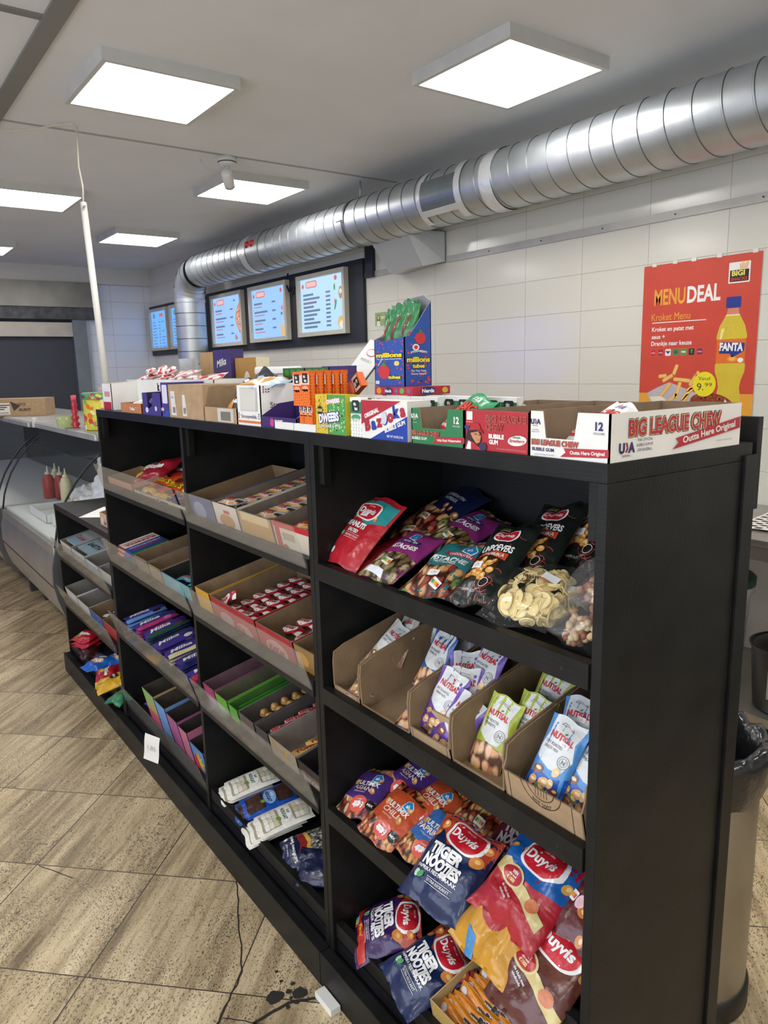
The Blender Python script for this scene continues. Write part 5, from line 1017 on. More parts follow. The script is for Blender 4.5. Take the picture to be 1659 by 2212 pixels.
o = bag('candy_bag', .11, .12, .035, F('2A7A52'), None, seed=108, wr=.006); lay(o, -2.535, .015, .145, 12, 20); tag(o, 'green candy bag beside the yellow one, touching the tall unit', 'candy bag')
o = MB().box(-.09, .09, -.13, .13, 0, .002, mat('EFEDE6', .6)).obj('paper_sheet'); o.matrix_world = Matrix.Translation((-2.93, .15, .899)) @ Matrix.Rotation(R(50), 4, 'Z'); tag(o, 'white printed paper sheet lying on top of the low unit', 'paper')
A = Art(); nutblobs(A, 10, -.08, .08, -.025, .01, ('D9B23C', 'C87AA0', 'E8E2DA', '3A5FA8'), .014, 6, 1); A.text('fruit', -.02, -.01, .014, K('3A4FA8'), 4, sl=.2)
o = tray('candy_tray', .19, .16, .055, .085, K('C9A88A'), KRAFT, [('front', A)]); o.matrix_world = Matrix.Translation((-2.565, .030, .899)); tag(o, 'small fruit candy tray on top of the low unit beside the tall unit', 'candy tray')

# ------------------------------------------------------------ cartons standing on top of the shelves
def place(o, x, y, z=ZT, rz=0): o.matrix_world = Matrix.Translation((x, y, z)) @ Matrix.Rotation(R(rz), 4, 'Z'); return o
WC = K('E9E5DD'); NV = K('2A2C5E'); CR = K('B3242F'); GN = K('2C7A4A'); BROWN_I = mat('8F7962', .8, 0, 'kraft')
def usa(a, x, y, s, l=2, dark=None):
    d_ = dark or NV; a.text('U', x - s * .42, y, s * .5, d_, l, off=.06); a.text('A', x + s * .42, y, s * .5, d_, l, off=.06); a.line([(x - s * .06, y - s * .25), (x + s * .08, y), (x - s * .04, y + s * .28)], s * .14, CR if dark is None else dark, l)
    a.text('BASEBALL', x, y - s * .42, s * .12, d_, l, off=0)
def bigchew(a, x, y, w_, h, l=3, two=False):
    o_ = (K('1E1A1C'), .03); o2 = (K('E8D0A0'), .075)
    for off, m_, dl in ((.09, o_[0], 0), (.06, o2[0], 1), (.03, CR, 2)):
        if two: a.text('BIG LEAGUE', x, y, h, m_, l + dl, w=w_, off=off * .5); a.text('CHEW', x - w_ * .27, y - h * 1.3, h, m_, l + dl, w=w_ * .45, off=off * .5)
        else: a.text('BIG LEAGUE CHEW', x, y, h, m_, l + dl, w=w_, off=off)
def chew_front(kind):
    a = Art(); w_ = .145; h = .067
    if kind == 'orig':
        usa(a, -.060, .018, .014); a.text('THE OFFICIAL', -.060, .006, .0015, NV, 2, off=0); a.text('BUBBLE GUM OF', -.060, .003, .0015, NV, 2, off=0); a.text('12', .055, .016, .011, NV, 2, off=.04); a.text('POUCHES', .055, .006, .003, NV, 2, off=0)
        bigchew(a, -.023, -.012, .088, .0075, l=2); a.text('BUBBLE GUM', -.045, -.0225, .0048, NV, 2, w=.042, off=.03); a.poly([(-.012, -.031), (.072, -.0265), (.072, -.0150), (-.006, -.018), (-.002, -.024)], CR, 2); a.text('Outta Here Original', .036, -.0222, .0048, WC, 3, w=.060, off=.03, rot=.04)
        a.text('10-2.12 OZ (60g) PACKAGES', -.042, -.030, .0022, K('8A8A94'), 2, off=0)
    elif kind == 'water':
        usa(a, -.060, .018, .014, dark=WC); a.text('THE OFFICIAL', -.060, .006, .0015, WC, 2, off=0); a.text('12', .052, .014, .011, WC, 2, off=.04); a.text('POUCHES', .052, .004, .003, WC, 2, off=0)
        bigchew(a, -.030, -.012, .078, .0072, l=2); a.text('BUBBLE GUM', -.047, -.0215, .0048, WC, 2, w=.042, off=.03); a.poly([(-.012, -.029), (.072, -.024), (.072, -.0140), (-.006, -.0165), (-.002, -.0225)], CR, 3); a.text('Wild Pitch Watermelon', .033, -.0212, .0042, WC, 4, w=.062, off=.03, rot=.04)
    else:
        bigchew(a, .022, .020, .088, .0105, l=2, two=True); a.text('BUBBLE', .003, -.008, .0065, WC, 3, w=.034, off=.06); a.text('GUM', -.003, -.017, .0065, WC, 3, w=.020, off=.06)
        a.ell(.048, -.012, .020, .008, WC, 3, 16, .1); a.text('Slammin', .047, -.0065, .0035, GN, 4, sl=.3); a.text('Strawberry', .048, -.012, .0052, CR, 4, w=.032, off=.02, sl=.3); a.rr(-.066, .016, -.052, .030, .001, WC, 2); a.text('THE HALL OF', -.059, .013, .0018, WC, 2, off=0)
        a.text('10-2.12 OZ (60g) PACKAGES NET WT 1 LB 9.4 OZ (720g)', .035, -.027, .0022, K('D9A0A0'), 2, w=.062, off=0)
        # illustrated ball player: helmet brim, dark hair, jersey, bat
        sk = K('C98A5E'); hr = K('2A1C1C')
        a.poly([(-.072, .004), (-.068, .008), (-.050, -.008), (-.054, -.012)], K('2E3F8C'), 2); a.poly([(-.060, .006), (-.050, .010), (-.034, .002), (-.030, -.016), (-.040, -.028), (-.066, -.032), (-.071, -.020)], hr, 3)
        a.poly([(-.056, -.005), (-.038, -.002), (-.031, -.009), (-.034, -.019), (-.042, -.022), (-.052, -.012)], sk, 4); a.poly([(-.060, -.001), (-.052, .012), (-.036, .011), (-.030, -.001), (-.040, .001)], CR, 5); a.poly([(-.040, -.001), (-.024, -.005), (-.028, .000), (-.036, .003)], K('8E1C26'), 6)
        a.line([(-.046, -.006), (-.040, -.007)], .0012, hr, 6); a.line([(-.036, -.007), (-.033, -.008)], .0012, hr, 6); a.line([(-.038, -.016), (-.034, -.0155)], .001, CR, 6)
        a.poly([(-.070, -.032), (-.062, -.016), (-.048, -.020), (-.038, -.026), (-.022, -.032)], CR, 5); a.poly([(-.066, -.032), (-.060, -.018), (-.054, -.020), (-.054, -.032)], WC, 6); a.ell(-.026, -.026, .008, .007, K('2A2E50'), 6)
    return a
side = Art(); bigchew(side, -.010, .012, .235, .022, l=2); usa(side, -.130, -.015, .026); side.text('THE OFFICIAL', -.088, -.006, .0042, NV, 2, off=0, w=.036); side.text('BUBBLE GUM OF', -.088, -.013, .0042, NV, 2, off=0, w=.038); side.text('USA BASEBALL', -.088, -.020, .0042, NV, 2, off=0, w=.035)
side.poly([(-.022, -.026), (.163, -.006), (.163, .012), (-.015, -.010), (-.006, -.017)], CR, 5); side.text('Outta Here Original', .075, -.006, .0095, WC, 6, w=.145, off=.03, rot=.11); side.text('*INGREDIENTS LISTED ON PACKAGE', .12, -.022, .002, K('8A8A94'), 2, off=0)
o = tray('gum_display_box', .145, .335, .067, .067, WC, BROWN_I, [('front', chew_front('orig')), ('right', side)], notch=(-.046, .018, .028)); place(o, -.0745, .004); tag(o, 'white open bubble gum display box at the near right corner of the shelf top', 'display box', 'bubble gum display boxes')
o = tray('gum_display_box', .143, .335, .064, .064, CR, BROWN_I, [('front', chew_front('straw'))]); place(o, -.219, .004); tag(o, 'red bubble gum display box with a cartoon ball player, between green and white boxes', 'display box', 'bubble gum display boxes')
o = tray('gum_display_box', .140, .335, .063, .063, GN, BROWN_I, [('front', chew_front('water'))], notch=(-.048, .030, .028)); place(o, -.3625, .004); tag(o, 'green watermelon bubble gum display box left of the red one', 'display box', 'bubble gum display boxes')
def chewpack(c, t2):
    a = Art(); usa(a, -.002, .040, .016, l=2, dark=None if c == 'E4E2E0' else WC); O_ = F('C9402A')
    a.text('BIG', .0, .020, .016, O_, 3, w=.040, off=.05, out=(F('3A1A1A'), .04)); a.text('CHEW', -.004, .002, .016, O_, 3, w=.052, off=.05, out=(F('3A1A1A'), .04)); a.text('BUBBLE GUM', 0, -.014, .007, F('F2F0EA') if c != 'E4E2E0' else F('26305E'), 3, w=.05, off=.04)
    a.poly([(-.04, -.038), (.04, -.038), (.04, -.022), (-.04, -.024)], F('B3242F'), 3); a.text(t2, 0, -.030, .006, Wt, 4, w=.06, off=.02); return a
o = g1 = bag('gum_pouch', .072, .110, .022, F('E4E2E0'), chewpack('E4E2E0', 'Original'), seed=121); lay(o, -.066, .070, ZT + .040, 38, -22, 0); tag(o, 'white bubble gum pouch leaning inside the white display box', 'gum pouch')
o = g2 = bag('gum_pouch', .080, .110, .022, F('2E9460'), chewpack('2E9460', 'Wild Pitch Watermelon'), seed=122); lay(o, -.352, .060, ZT + .042, 46, -16, 0); tag(o, 'green watermelon gum pouch leaning at the front of the green display box', 'gum pouch')
o = dup(g2); lay(o, -.360, .175, ZT + .050, 14, 70, 0); tag(o, 'green gum pouch lying flat at mid depth of the green display box', 'gum pouch')
# red, white and blue bubble gum carton
a = Art(); W_, H_ = .147, .074; a.poly([(-W_ / 2, H_ / 2), (W_ / 2 - .018, H_ / 2), (-W_ / 2, -.010)], K('B02836'), 1); a.poly([(-W_ / 2 + .03, -H_ / 2), (W_ / 2, -H_ / 2), (W_ / 2, .010)], K('1E3FA0'), 1)
a.text('ORIGINAL', -.038, .013, .0078, WC, 2, w=.050, off=.06, rot=.30)
for ch, x, c in (('B', -.052, 'B02836'), ('a', -.032, '1E3FA0'), ('z', -.014, 'B02836'), ('o', .004, '1E3FA0'), ('o', .022, 'B02836'), ('k', .041, '1E3FA0'), ('a', .060, 'B02836')): a.text(ch, x, -.012 + (x + .052) * .30 + (.002 if ch in 'Bk' else -.001), .021, K(c), 3, off=.07, rot=.15)
a.ell(.004, .0045, .009, .012, K('C9CDD9'), 5, 16); a.text('BUBBLE GUM', .036, -.010, .0072, WC, 3, w=.066, off=.05, rot=.30); a.text('NET WT 4.0 OZ (114g)', .036, -.029, .0042, WC, 3, w=.05, off=.02)
a2 = Art(); a2.rr(-.008, -.006, .008, .006, .001, K('CFCBC4'), 1)
o = carton('bubble_gum_carton', W_, .055, H_, WC, [('front', a), ('right', a2)]); place(o, -.5155, .002); tag(o, 'white bubble gum carton with red and blue corners, left of the green box', 'carton')
# mint packs
def mintpack(face, pills, capc='EDEBE6'):
    t = None; mb = MB().box(-.019, .019, 0, .016, .0, .078, mat(pills, .25, 0, 'card')); a = Art()
    a.rect(-.019, .008, .019, .039, K(face), 1); a.rr(-.012, .012, .012, .034, .003, K('1C2A22') if face == '2C7A56' else K('26201E'), 2); a.text('tic', -.002, .027, .0065, WC, 3, off=.05); a.text('tac', .002, .018, .0065, WC, 3, off=.05); a.ell(.0, -.001, .016, .007, K('4E9A6C') if face == '2C7A56' else K('E8A070'), 2, 14)
    r = random.Random(2)
    for j in range(6):
        for i in range(4): a.ell(-.014 + .0095 * i + .002 * (j % 2), -.036 + .0062 * j, .0048, .0034, mat('F0EEE6' if face == '2C7A56' else 'F07A28', .3), 2, 10)
    b2 = Art()
    for j in range(10):
        b2.ell(0, -.035 + .0072 * j, .006, .0038, mat('F4F2EC' if face == '2C7A56' else 'F07A28', .3), 2, 10)
    boxart(mb, a, 'front', -.019, .019, 0, .016, 0, .078); boxart(mb, b2, 'right', -.019, .019, 0, .016, 0, .078); o = mb.obj('mint_pack'); MB().box(-.0195, .0195, -.0006, .0166, .070, .0787, mat(capc, .4)).obj('cap', o); return o
mg = mintpack('2C7A56', 'DAD8CE'); place(mg, -.611, .004); tag(mg, 'small green and white mint pack between the sour sweets carton and bubble gum carton', 'mint pack')
for i in range(7):
    o = dup(mg); place(o, -.545 + .0395 * i, .125, rz=0); tag(o, 'white mint pack in the row behind the bubble gum carton, %s from the left' % ('first second third fourth fifth sixth seventh'.split()[i]), 'mint pack', 'mint packs behind the gum cartons')
for i in range(7):
    o = dup(mg); place(o, -.700 + .0395 * i, .070 + .001 * i, rz=0); tag(o, 'white capped mint pack in the front row under the flat red box, %s from left' % ('first second third fourth fifth sixth seventh'.split()[i]), 'mint pack', 'mint packs in the front row')
for i in range(3):
    o = dup(mg); place(o, -.640 + .0395 * i, .175, rz=0); tag(o, 'white capped mint pack in the back row under the tall blue carton, %s from left' % ('first second third'.split()[i]), 'mint pack', 'mint packs in the back row')
# sour sweets carton
a = Art(); a.rect(-.058, -.041, -.008, .041, K('D8B83A'), 1); a.rect(-.010, -.041, .058, .041, K('4E9A4E'), 1); r = random.Random(4)
for i in range(60): x_, y_ = r.uniform(-.004, .054), r.uniform(-.038, .034); a.ell(x_, y_, .0035, .0022, K('A8D98A'), 2, 7, r.uniform(0, 3))
for i in range(30): x_, y_ = r.uniform(-.055, -.012), r.uniform(-.038, .038); a.ell(x_, y_, .003, .002, K('B8962A'), 2, 7, r.uniform(0, 3))
a.star(-.040, .008, .007, .012, 11, K('1C1A20'), 3, sx=1.3); a.text('SOUR', -.040, .008, .006, K('E8DC4A'), 4, w=.022, off=.05); a.text('DWEEBS', -.004, -.006, .017, K('F0EEF4'), 5, w=.078, off=.05, rot=.10, out=(K('4A3A7A'), .07)); a.text('LEMONADE & APPLE', .0, -.024, .006, K('E8F0E0'), 4, w=.080, off=.03, rot=.05, out=(K('3A5A3A'), .05)); a.text('DWEEBS', .014, .028, .008, K('F0EEF4'), 4, w=.05, off=.05, rot=.1, out=(K('E8904A'), .10))
a2 = Art(); a2.ell(0, .012, .011, .02, K('B8B02A'), 1, 14); a2.ell(0, -.022, .010, .016, K('C9C23A'), 1, 14)
o = carton('sour_sweets_carton', .117, .028, .083, K('C9BE36'), [('front', a), ('right', a2)]); place(o, -.704, .002); tag(o, 'yellow and green sour sweets carton near the seam of the two tall units', 'carton')
# orange mints on their white tray
o = MB().box(-.095, .0, 0, .06, 0, .0165, WC).box(-.093, -.002, .002, .058, .0165, .0168, K('D9D5CC')).obj('white_card_tray'); place(o, -.766, .002); tag(o, 'low white card tray under the orange mint packs', 'tray')
o = MB().box(-.088, .0, 0, .06, 0, .0165, WC).obj('white_card_tray'); place(o, -.864, .002); tag(o, 'low white card tray left of the one under the orange mints', 'tray')
mo = mintpack('E8C8B0', 'E0581C', 'E86A28')
k = 0
for i in range(2):
    for lv, z in ((0, ZT + .017), (1, ZT + .017 + .0)):
        pass
def mo_at(x, y, z, lab, rx=0, ry=0, rz=0, sc=1.0):
    global k
    o = mo if k == 0 else dup(mo); k += 1; o.matrix_world = Matrix.Translation((x, y, z)) @ Euler((R(rx), R(ry), R(rz))).to_matrix().to_4x4() @ Matrix.Diagonal((sc, sc, sc, 1)); tag(o, lab, 'mint pack', 'orange mint packs'); return o
ordn = 'first second third fourth fifth sixth'.split()
for i in range(5): mo_at(-.806 + .004 * i, .004 + .0185 * i, ZT + .058, 'orange mint pack in the upper standing row, %s from the front, right column' % ordn[i], sc=.95)
for i in range(3): mo_at(-.842, .004 + .0185 * i, ZT + .056, 'orange mint pack in the upper standing row, %s from the front, left column' % ordn[i], sc=.95)
for i in range(3): mo_at(-.790, .004 + .018 * i, ZT + .0172, 'orange mint pack standing on the white tray, %s from the front' % ordn[i], sc=.52)
for i in range(2): mo_at(-.828 + .017 * i, .005, ZT + .0172, 'small pale mint pack on the left part of the white tray, %s' % ('left' if i == 0 else 'right'), sc=.52)
mo_at(-.812, .112, ZT + .075, 'orange mint pack fallen over behind the standing row', ry=58, sc=.9)
# jelly bean display
PU = K('3E2A66'); a = Art(); a.ell(-.030, .0, .010, .010, K('C8408A'), 1); a.text('GOURMET', .004, .004, .006, WC, 2, w=.040, off=.05); a.text('JELLY BEANS', .006, -.005, .006, WC, 2, w=.044, off=.05)
o = tray('jelly_bean_tray', .175, .10, .026, .06, PU, PU, [('front', a)], side=[(0, 0), (.10, 0), (.10, .06), (.05, .055), (0, .026)]); place(o, -.940, .004); tag(o, 'purple jelly bean display tray with white lettering', 'display tray')
def jellybox(lab, x, y, col):
    a = Art(); a.rect(-.055, .045, .055, .070, K('2E6A34'), 1)
    for i in range(3): a.rr(-.046 + .032 * i, .050, -.022 + .032 * i, .066, .005, K('4E8A4A'), 2)
    a.ell(.022, .008, .036, .030, K('E8E2EA'), 2, 20); a.ell(.022, .008, .032, .026, K('B02A6A'), 3, 20); a.text('JELLY', .022, .016, .009, WC, 4, w=.04, off=.05); a.text('BEAN', .022, .002, .009, WC, 4, w=.035, off=.05)
    r = random.Random(3)
    for i in range(22): a.ell(r.uniform(-.05, .05), r.uniform(-.068, -.020), .006, .004, K(r.choice(('B8303A', '4E8A4A', 'D9B23C', 'D9772E', 'E8E2DA', '3A5FA8'))), 3, 8, r.uniform(0, 3))
    a.rect(.016, -.050, .048, .0, K('D9D2C0'), 2)
    o = carton('jelly_bean_box', .112, .03, .140, K(col), [('front', a)]); place(o, x, y); tag(o, lab, 'sweets box', 'jelly bean boxes')
jellybox('dark jelly bean box with green top beside the white wafer box', -1.115, .150, '2A2440'); jellybox('dark jelly bean box with green top nearer the orange mints', -1.000, .152, '2A2440')
a = Art(); a.ring(-.02, -.05, .03, .003, WC, 2, 16, 0, 180); a.ell(-.02, -.055, .026, .026, K('A8307A'), 1, 18)
o = MB().box(-.075, .075, 0, .003, 0, .142, PU); o.art(a, lambda x, y, l: (x, -.0004 * l, .07 + y), smooth=False); o = o.obj('display_header'); place(o, -.905, .155); tag(o, 'purple cardboard header board behind the orange mint packs', 'display header')
# wafer box
a = Art(); a.rect(-.045, -.014, .050, .044, K('BDB7AE'), 2); a.poly([(-.042, -.012), (.040, -.012), (.046, .042), (-.046, .042)], K('D2CCC2'), 3); a.text('Stroopwafels', 0, -.027, .0095, K('2A2E4A'), 2, w=.085, off=0); a.rect(-.065, -.044, .065, -.038, K('D9773C'), 2)
for q in (-.056, .056):
    for i in range(6): a.ell(q + .004 * math.cos(i), -.026 + .006 * math.sin(i), .0018, .0018, K('3A4A7A'), 2, 6)
a2 = Art(); a2.text('Stroop', .006, .002, .014, K('2A2E4A'), 2, off=0); a2.line([(-.03, -.042), (-.01, -.030), (.01, -.012), (.03, -.008)], .001, K('C8863C'), 2)
for i in range(7): a2.ell(-.038 + .007 * (i % 3), .034 + .006 * (i // 3), .0016, .003, K('3A4A7A'), 2, 6, i)
o = tray('wafer_box', .132, .095, .100, .104, WC, mat('C9BFB0', .7, 0, 'card'), [('front', a), ('right', a2)]); place(o, -1.092, .004); tag(o, 'white syrup wafer box with an orange stripe and a window', 'carton')
for i, (x, y, rz, c) in enumerate(((-1.10, .055, 20, 'E0B070'), (-1.070, .060, -12, 'B8D4E8'), (-1.12, .065, 40, 'D9A25C'))):
    o = bag('wafer_pack', .09, .11, .02, F(c), None, seed=130 + i, wr=.004); lay(o, x, y, ZT + .094 + .006 * i, 6, rz + 60); tag(o, ('pale orange', 'light blue', 'tan')[i] + ' wrapped wafer pack sticking out of the white wafer box', 'wafer pack')
# kraft box with an opened lower half holding bags
bk = mat('4A4038', .7); a = Art(); a.poly([(-.115, -.043), (-.075, -.043), (-.082, .03), (-.118, .03)], K('DAD6CE'), 1); a.poly([(-.025, -.043), (.010, -.043), (.0, .02), (-.020, .02)], K('DAD6CE'), 1)
for q in (-.092, -.006):
    for i in range(6): a.rect(q - .010 + .0035 * i, -.036, q - .0085 + .0035 * i, -.018, bk, 2)
a.text('Noten', -.100, .012, .005, bk, 2, off=0)
o = carton('kraft_carton', .268, .16, .100, KRAFT, [('front', a)]); place(o, -1.512, .004); tag(o, 'brown cardboard carton with two white barcode labels on the shelf top', 'carton')
a = Art(); a.rect(-.015, -.018, .085, .018, K('C9C2B6'), 1)
for i in range(14): a.rect(.006 + .0045 * i, -.014, .0085 + .0045 * i, .010, bk, 2)
o = tray('kraft_tray', .212, .16, .040, .092, KRAFT, KRAFT_D, [('front', a)], side=[(0, 0), (.16, 0), (.16, .095), (.02, .095), (.010, .05), (0, .040)]); place(o, -1.268, .004); tag(o, 'open brown cardboard tray with a barcode label beside the kraft carton', 'cardboard tray')
a = Art(); a.poly([(-.05, -.07), (.0, -.07), (-.01, .0), (-.05, -.02)], F('D98A2E'), 2); a.ell(.02, .03, .025, .02, F('B8CCE0'), 2); a.text('NUTS', .01, -.02, .012, Wt, 3, off=.05)
o = sb = bag('snack_bag', .10, .14, .035, F('3A3A3E'), a, seed=141, wr=.006); lay(o, -1.255, .070, ZT + .060, 52, 18, 0); tag(o, 'grey snack bag leaning in the brown tray on the shelf top', 'snack bag', 'grey snack bags')
o = dup(sb); lay(o, -1.205, .085, ZT + .078, 60, -16, 0); tag(o, 'dark snack bag standing behind the grey one in the brown tray on the shelf top', 'snack bag', 'grey snack bags')
# violet cartons
a = Art(); a.text('Milka', -.022, -.030, .010, WC, 2, w=.025, off=.03, sl=.35, rot=.1); a.poly([(-.031, -.054), (.031, -.054), (.031, -.03), (.0, -.04)], K('2E4FA0'), 1); a.rr(-.020, -.012, .024, .046, .006, K('D9D4E2'), 1)
o = carton('violet_carton', .060, .12, .106, K('43357E'), [('front', a)]); place(o, -1.681, .004); tag(o, 'narrow violet and white carton touching the brown carton with the barcode labels', 'carton', 'violet cartons')
a = Art(); a.ell(-.046, -.020, .014, .009, K('D9D4E6'), 2, 14); a.ell(.040, -.014, .010, .008, K('D9D4E6'), 2, 12)
o = tray('violet_carton', .176, .10, .072, .075, K('43357E'), K('2E2450'), [('front', a)], notch=(-.045, .010, .022)); place(o, -1.806, .004); tag(o, 'small open violet carton with wrapped chocolates showing, right of the orange tray', 'carton', 'violet cartons')
cb = MB().lathe([(.001, -.011), (.010, -.006), (.012, 0), (.010, .006), (.001, .011)], F('4A3E7A'), 12).obj('wrapped_chocolate')
for i in range(6):
    o = cb if i == 0 else dup(cb); o.matrix_world = Matrix.Translation((-1.850 + .024 * (i % 3), .022, ZT + .018 + .024 * (i // 3))); tag(o, 'round wrapped chocolate in the small violet carton, %s row, %s' % (('lower', 'upper')[i // 3], ('left', 'centre', 'right')[i % 3]), 'sweet', 'round wrapped chocolates')
a = Art(); a.text('Toffee', .015, -.002, .010, WC, 2, w=.055, off=.05, sl=.2, out=(K('8A4A28'), .05))
o = tray('toffee_tray', .225, .11, .034, .034, K('C07A48'), K('9A6A48'), [('front', a)], side=[(0, 0), (.11, 0), (.11, .05), (.06, .034), (0, .034)]); place(o, -2.022, .004); tag(o, 'low orange brown toffee tray near the left end of the shelf top', 'tray')
for i in range(3):
    o = bag('toffee_bag', .085, .09, .018, F(('E0CDB0', 'D9B890', 'E6D6BC')[i]), None, seed=150 + i, wr=.003); lay(o, -2.06 + .045 * i, .055, ZT + .030 + .008 * i, 12 + 6 * i, 20 - 30 * i); tag(o, ('leftmost', 'middle', 'rightmost')[i] + ' cream coloured toffee bag in the orange brown tray', 'toffee bag', 'cream toffee bags')
# large white tray of red and white bars at the back
a = Art(); a.text('k', -.062, .030, .024, K('1C1A1C'), 2, off=.08); a.text('inder', -.002, .030, .024, CR, 2, off=.08)
o = tray('white_display_tray', .86, .16, .112, .112, WC, K('D9D4CC'), [('front', a)]); place(o, -2.005, .125); tag(o, 'long white display tray behind the small cartons, piled with red and white bars', 'display tray')
a = Art(); a.rect(-.05, -.05, .05, -.02, CR, 1); a.rect(-.03, .0, .04, .02, K('D9909A'), 1)
o = tray('white_display_tray', .118, .11, .100, .108, WC, K('C9C4BC'), [('front', a)]); place(o, -2.360, .022); tag(o, 'small white and red display tray at the far left corner of the shelf top', 'display tray')
a = Art(); a.poly([(-.06, -.018), (.0, -.018), (-.018, .018), (-.06, .018)], F('C2242E'), 1); a.rect(.038, -.018, .06, .018, F('C2242E'), 1); a.poly([(.06, -.018), (-.01, -.018), (.02, -.012), (.06, -.006)], F('C2242E'), 1); a.text('kinder', .015, .002, .010, F('C2242E'), 2, w=.05, off=.04); a.text('k', -.014, .002, .010, F('1C1A1C'), 3, off=.04)
kb_ = bag('milk_bar', .118, .036, .018, F('EDEAE4'), a, seed=160, wr=.0015, seal=.04)
for i in range(16):
    r = random.Random(i * 5 + 1); o = kb_ if i == 0 else dup(kb_)
    lv = 0 if i < 8 else (1 if i < 13 else 2); j = i - (0, 8, 13)[lv]; x = (-2.33 + .090 * j, -2.28 + .09 * j, -2.24 + .09 * j)[lv]
    lay(o, x, .18 + r.uniform(-.02, .02), ZT + .116 + .014 * lv, r.uniform(8, 28), r.uniform(-30, 30), r.uniform(-6, 6)); tag(o, 'red and white milk chocolate bar on the pile, %s layer, %s from the left' % (('bottom', 'middle', 'top')[lv], 'first second third fourth fifth sixth seventh eighth'.split()[j]), 'milk bar', 'red and white bars piled on the shelf top')
for i in range(3):
    o = dup(kb_); lay(o, -2.36, .050, ZT + .040 + .02 * i, 10, 0); tag(o, 'red and white bar in the small corner tray, %s' % ('lowest', 'middle', 'topmost')[i], 'milk bar', 'bars in the corner tray')
# tall cartons behind
a = Art(); a.text('Milka', .0, .062, .024, WC, 2, w=.080, off=.02, sl=.35, rot=.15); a.poly([(.0, -.04), (.03, -.07), (.045, -.03), (.015, -.0)], K('5A3424'), 1)
o = carton('violet_carton', .148, .05, .212, K('3E3068'), [('front', a)]); place(o, -1.893, .30); tag(o, 'tall violet carton standing at the back of the shelf top', 'carton', 'violet cartons')
o = carton('kraft_carton', .118, .06, .207, mat('B08E62', .8, 0, 'kraft')); place(o, -2.028, .30); tag(o, 'tall plain kraft carton directly left of the tall violet carton', 'carton')
a = Art(); a.rect(-.08, .02, .08, .09, K('B5873C'), 1); a.ell(.01, .0, .026, .045, K('E8DCC8'), 2, 18); a.text('Choco', .01, .015, .006, CR, 3, off=.02); a.rect(.045, -.09, .062, .04, K('B5873C'), 2); a.ell(-.055, -.02, .014, .012, K('4A2E22'), 2)
o = carton('cream_carton', .160, .05, .180, K('E0D2B0'), [('front', a)]); place(o, -1.735, .315); tag(o, 'cream and golden carton at the back, right of the tall violet carton', 'carton')
o = MB().lathe([(.030, 0), (.036, .12), (.037, .186), (.039, .188), (.035, .186), (.033, .01), (.001, .006)], mat('D8DADC', .2, 0, 'clear', haze=.45, b=.05), 24).obj('cup_stack'); place(o, -2.205, .30); tag(o, 'stack of clear plastic cups at the back left of the shelf top', 'cup stack')
tb = empty('white_tub', (-1.52, .325, ZT)); tag(tb, 'white plastic tub at the back of the shelf top', 'tub')
MB().lathe([(.058, 0), (.072, .132), (.068, .132), (.055, .004), (.001, .004)], mat('D9D8D4', .35), 28).obj('tub_body', tb); MB().lathe([(.076, .126), (.076, .140), (.072, .147), (.001, .147)], mat('E6E5E0', .35), 28, cap=False).obj('tub_lid', tb)
# leaning menu card
a = Art(); a.ell(.0, .075, .030, .012, mat('C9605A', .5), 2, 20); a.ell(.0, .075, .026, .009, mat('EBDDDA', .5), 3, 20); a.text('MENU', 0, .050, .008, mat('9A9A9E', .5), 2, w=.07, off=0); a.ell(-.01, .0, .034, .014, mat('C9605A', .5), 2, 20); a.ell(-.01, .0, .030, .011, mat('EBDDDA', .5), 3, 20)
mb = MB().box(-.062, .062, -.002, .0, -.10, .11, mat('E8E6E2', .5)); mb.art(a, lambda x, y, l: (x, -.002 - l * .0004, y), smooth=False); mb.box(-.062, .062, .0, .004, -.10, .11, mat('55565A', .5)); o = mb.obj('menu_card')
o.matrix_world = Matrix.Translation((-1.045, .300, ZT + .115)) @ Euler((R(-38), R(10), R(-12))).to_matrix().to_4x4(); tag(o, 'white printed menu card leaning back behind the purple header board', 'menu card')
o = MB().tube([(-1.0, .36, ZT), (-.985, .352, ZT + .10), (-.99, .34, ZT + .15)], .006, mat('3A3C40', .4), 8).obj('card_stand'); tag(o, 'thin dark stand behind the leaning menu card', 'stand')
# flat red sweets box and the tall blue carton on top of it
NR = K('B8283C'); a = Art()
for x, c, s in ((-.048, 'E0903C', .009), (.012, '7A6AA8', .006), (.030, '6AA84A', .008), (.052, '7A5A8A', .006)): a.ell(x, 0, s, s * .75, K(c), 2, 12)
a.ell(-.016, 0, .014, .008, K('26306A'), 2, 16); a.text('Nerds', -.016, 0, .006, WC, 3, w=.022, off=.05)
a2 = Art(); a2.ell(-.01, 0, .020, .0085, K('26306A'), 2, 16); a2.text('Nerds', -.010, 0, .007, WC, 3, w=.032, off=.05); a2.ell(.035, 0, .008, .006, K('D9B83C'), 2, 12)
o = carton('flat_red_box', .128, .098, .0165, NR, [('front', a), ('right', a2)]); place(o, -.600, .090, ZT + .0800); tag(o, 'flat red sweets box lying under the tall blue carton', 'carton')
BLU = K('2A4FA0'); YL_ = K('E8D23A')
def dots(a, n, w_, h_, seed):
    r = random.Random(seed)
    for i in range(n): x, y = r.uniform(-w_, w_), r.uniform(-h_, h_); s = r.uniform(.0012, .004); a.ell(x, y, s, s, K('C8404E'), 1, 8)
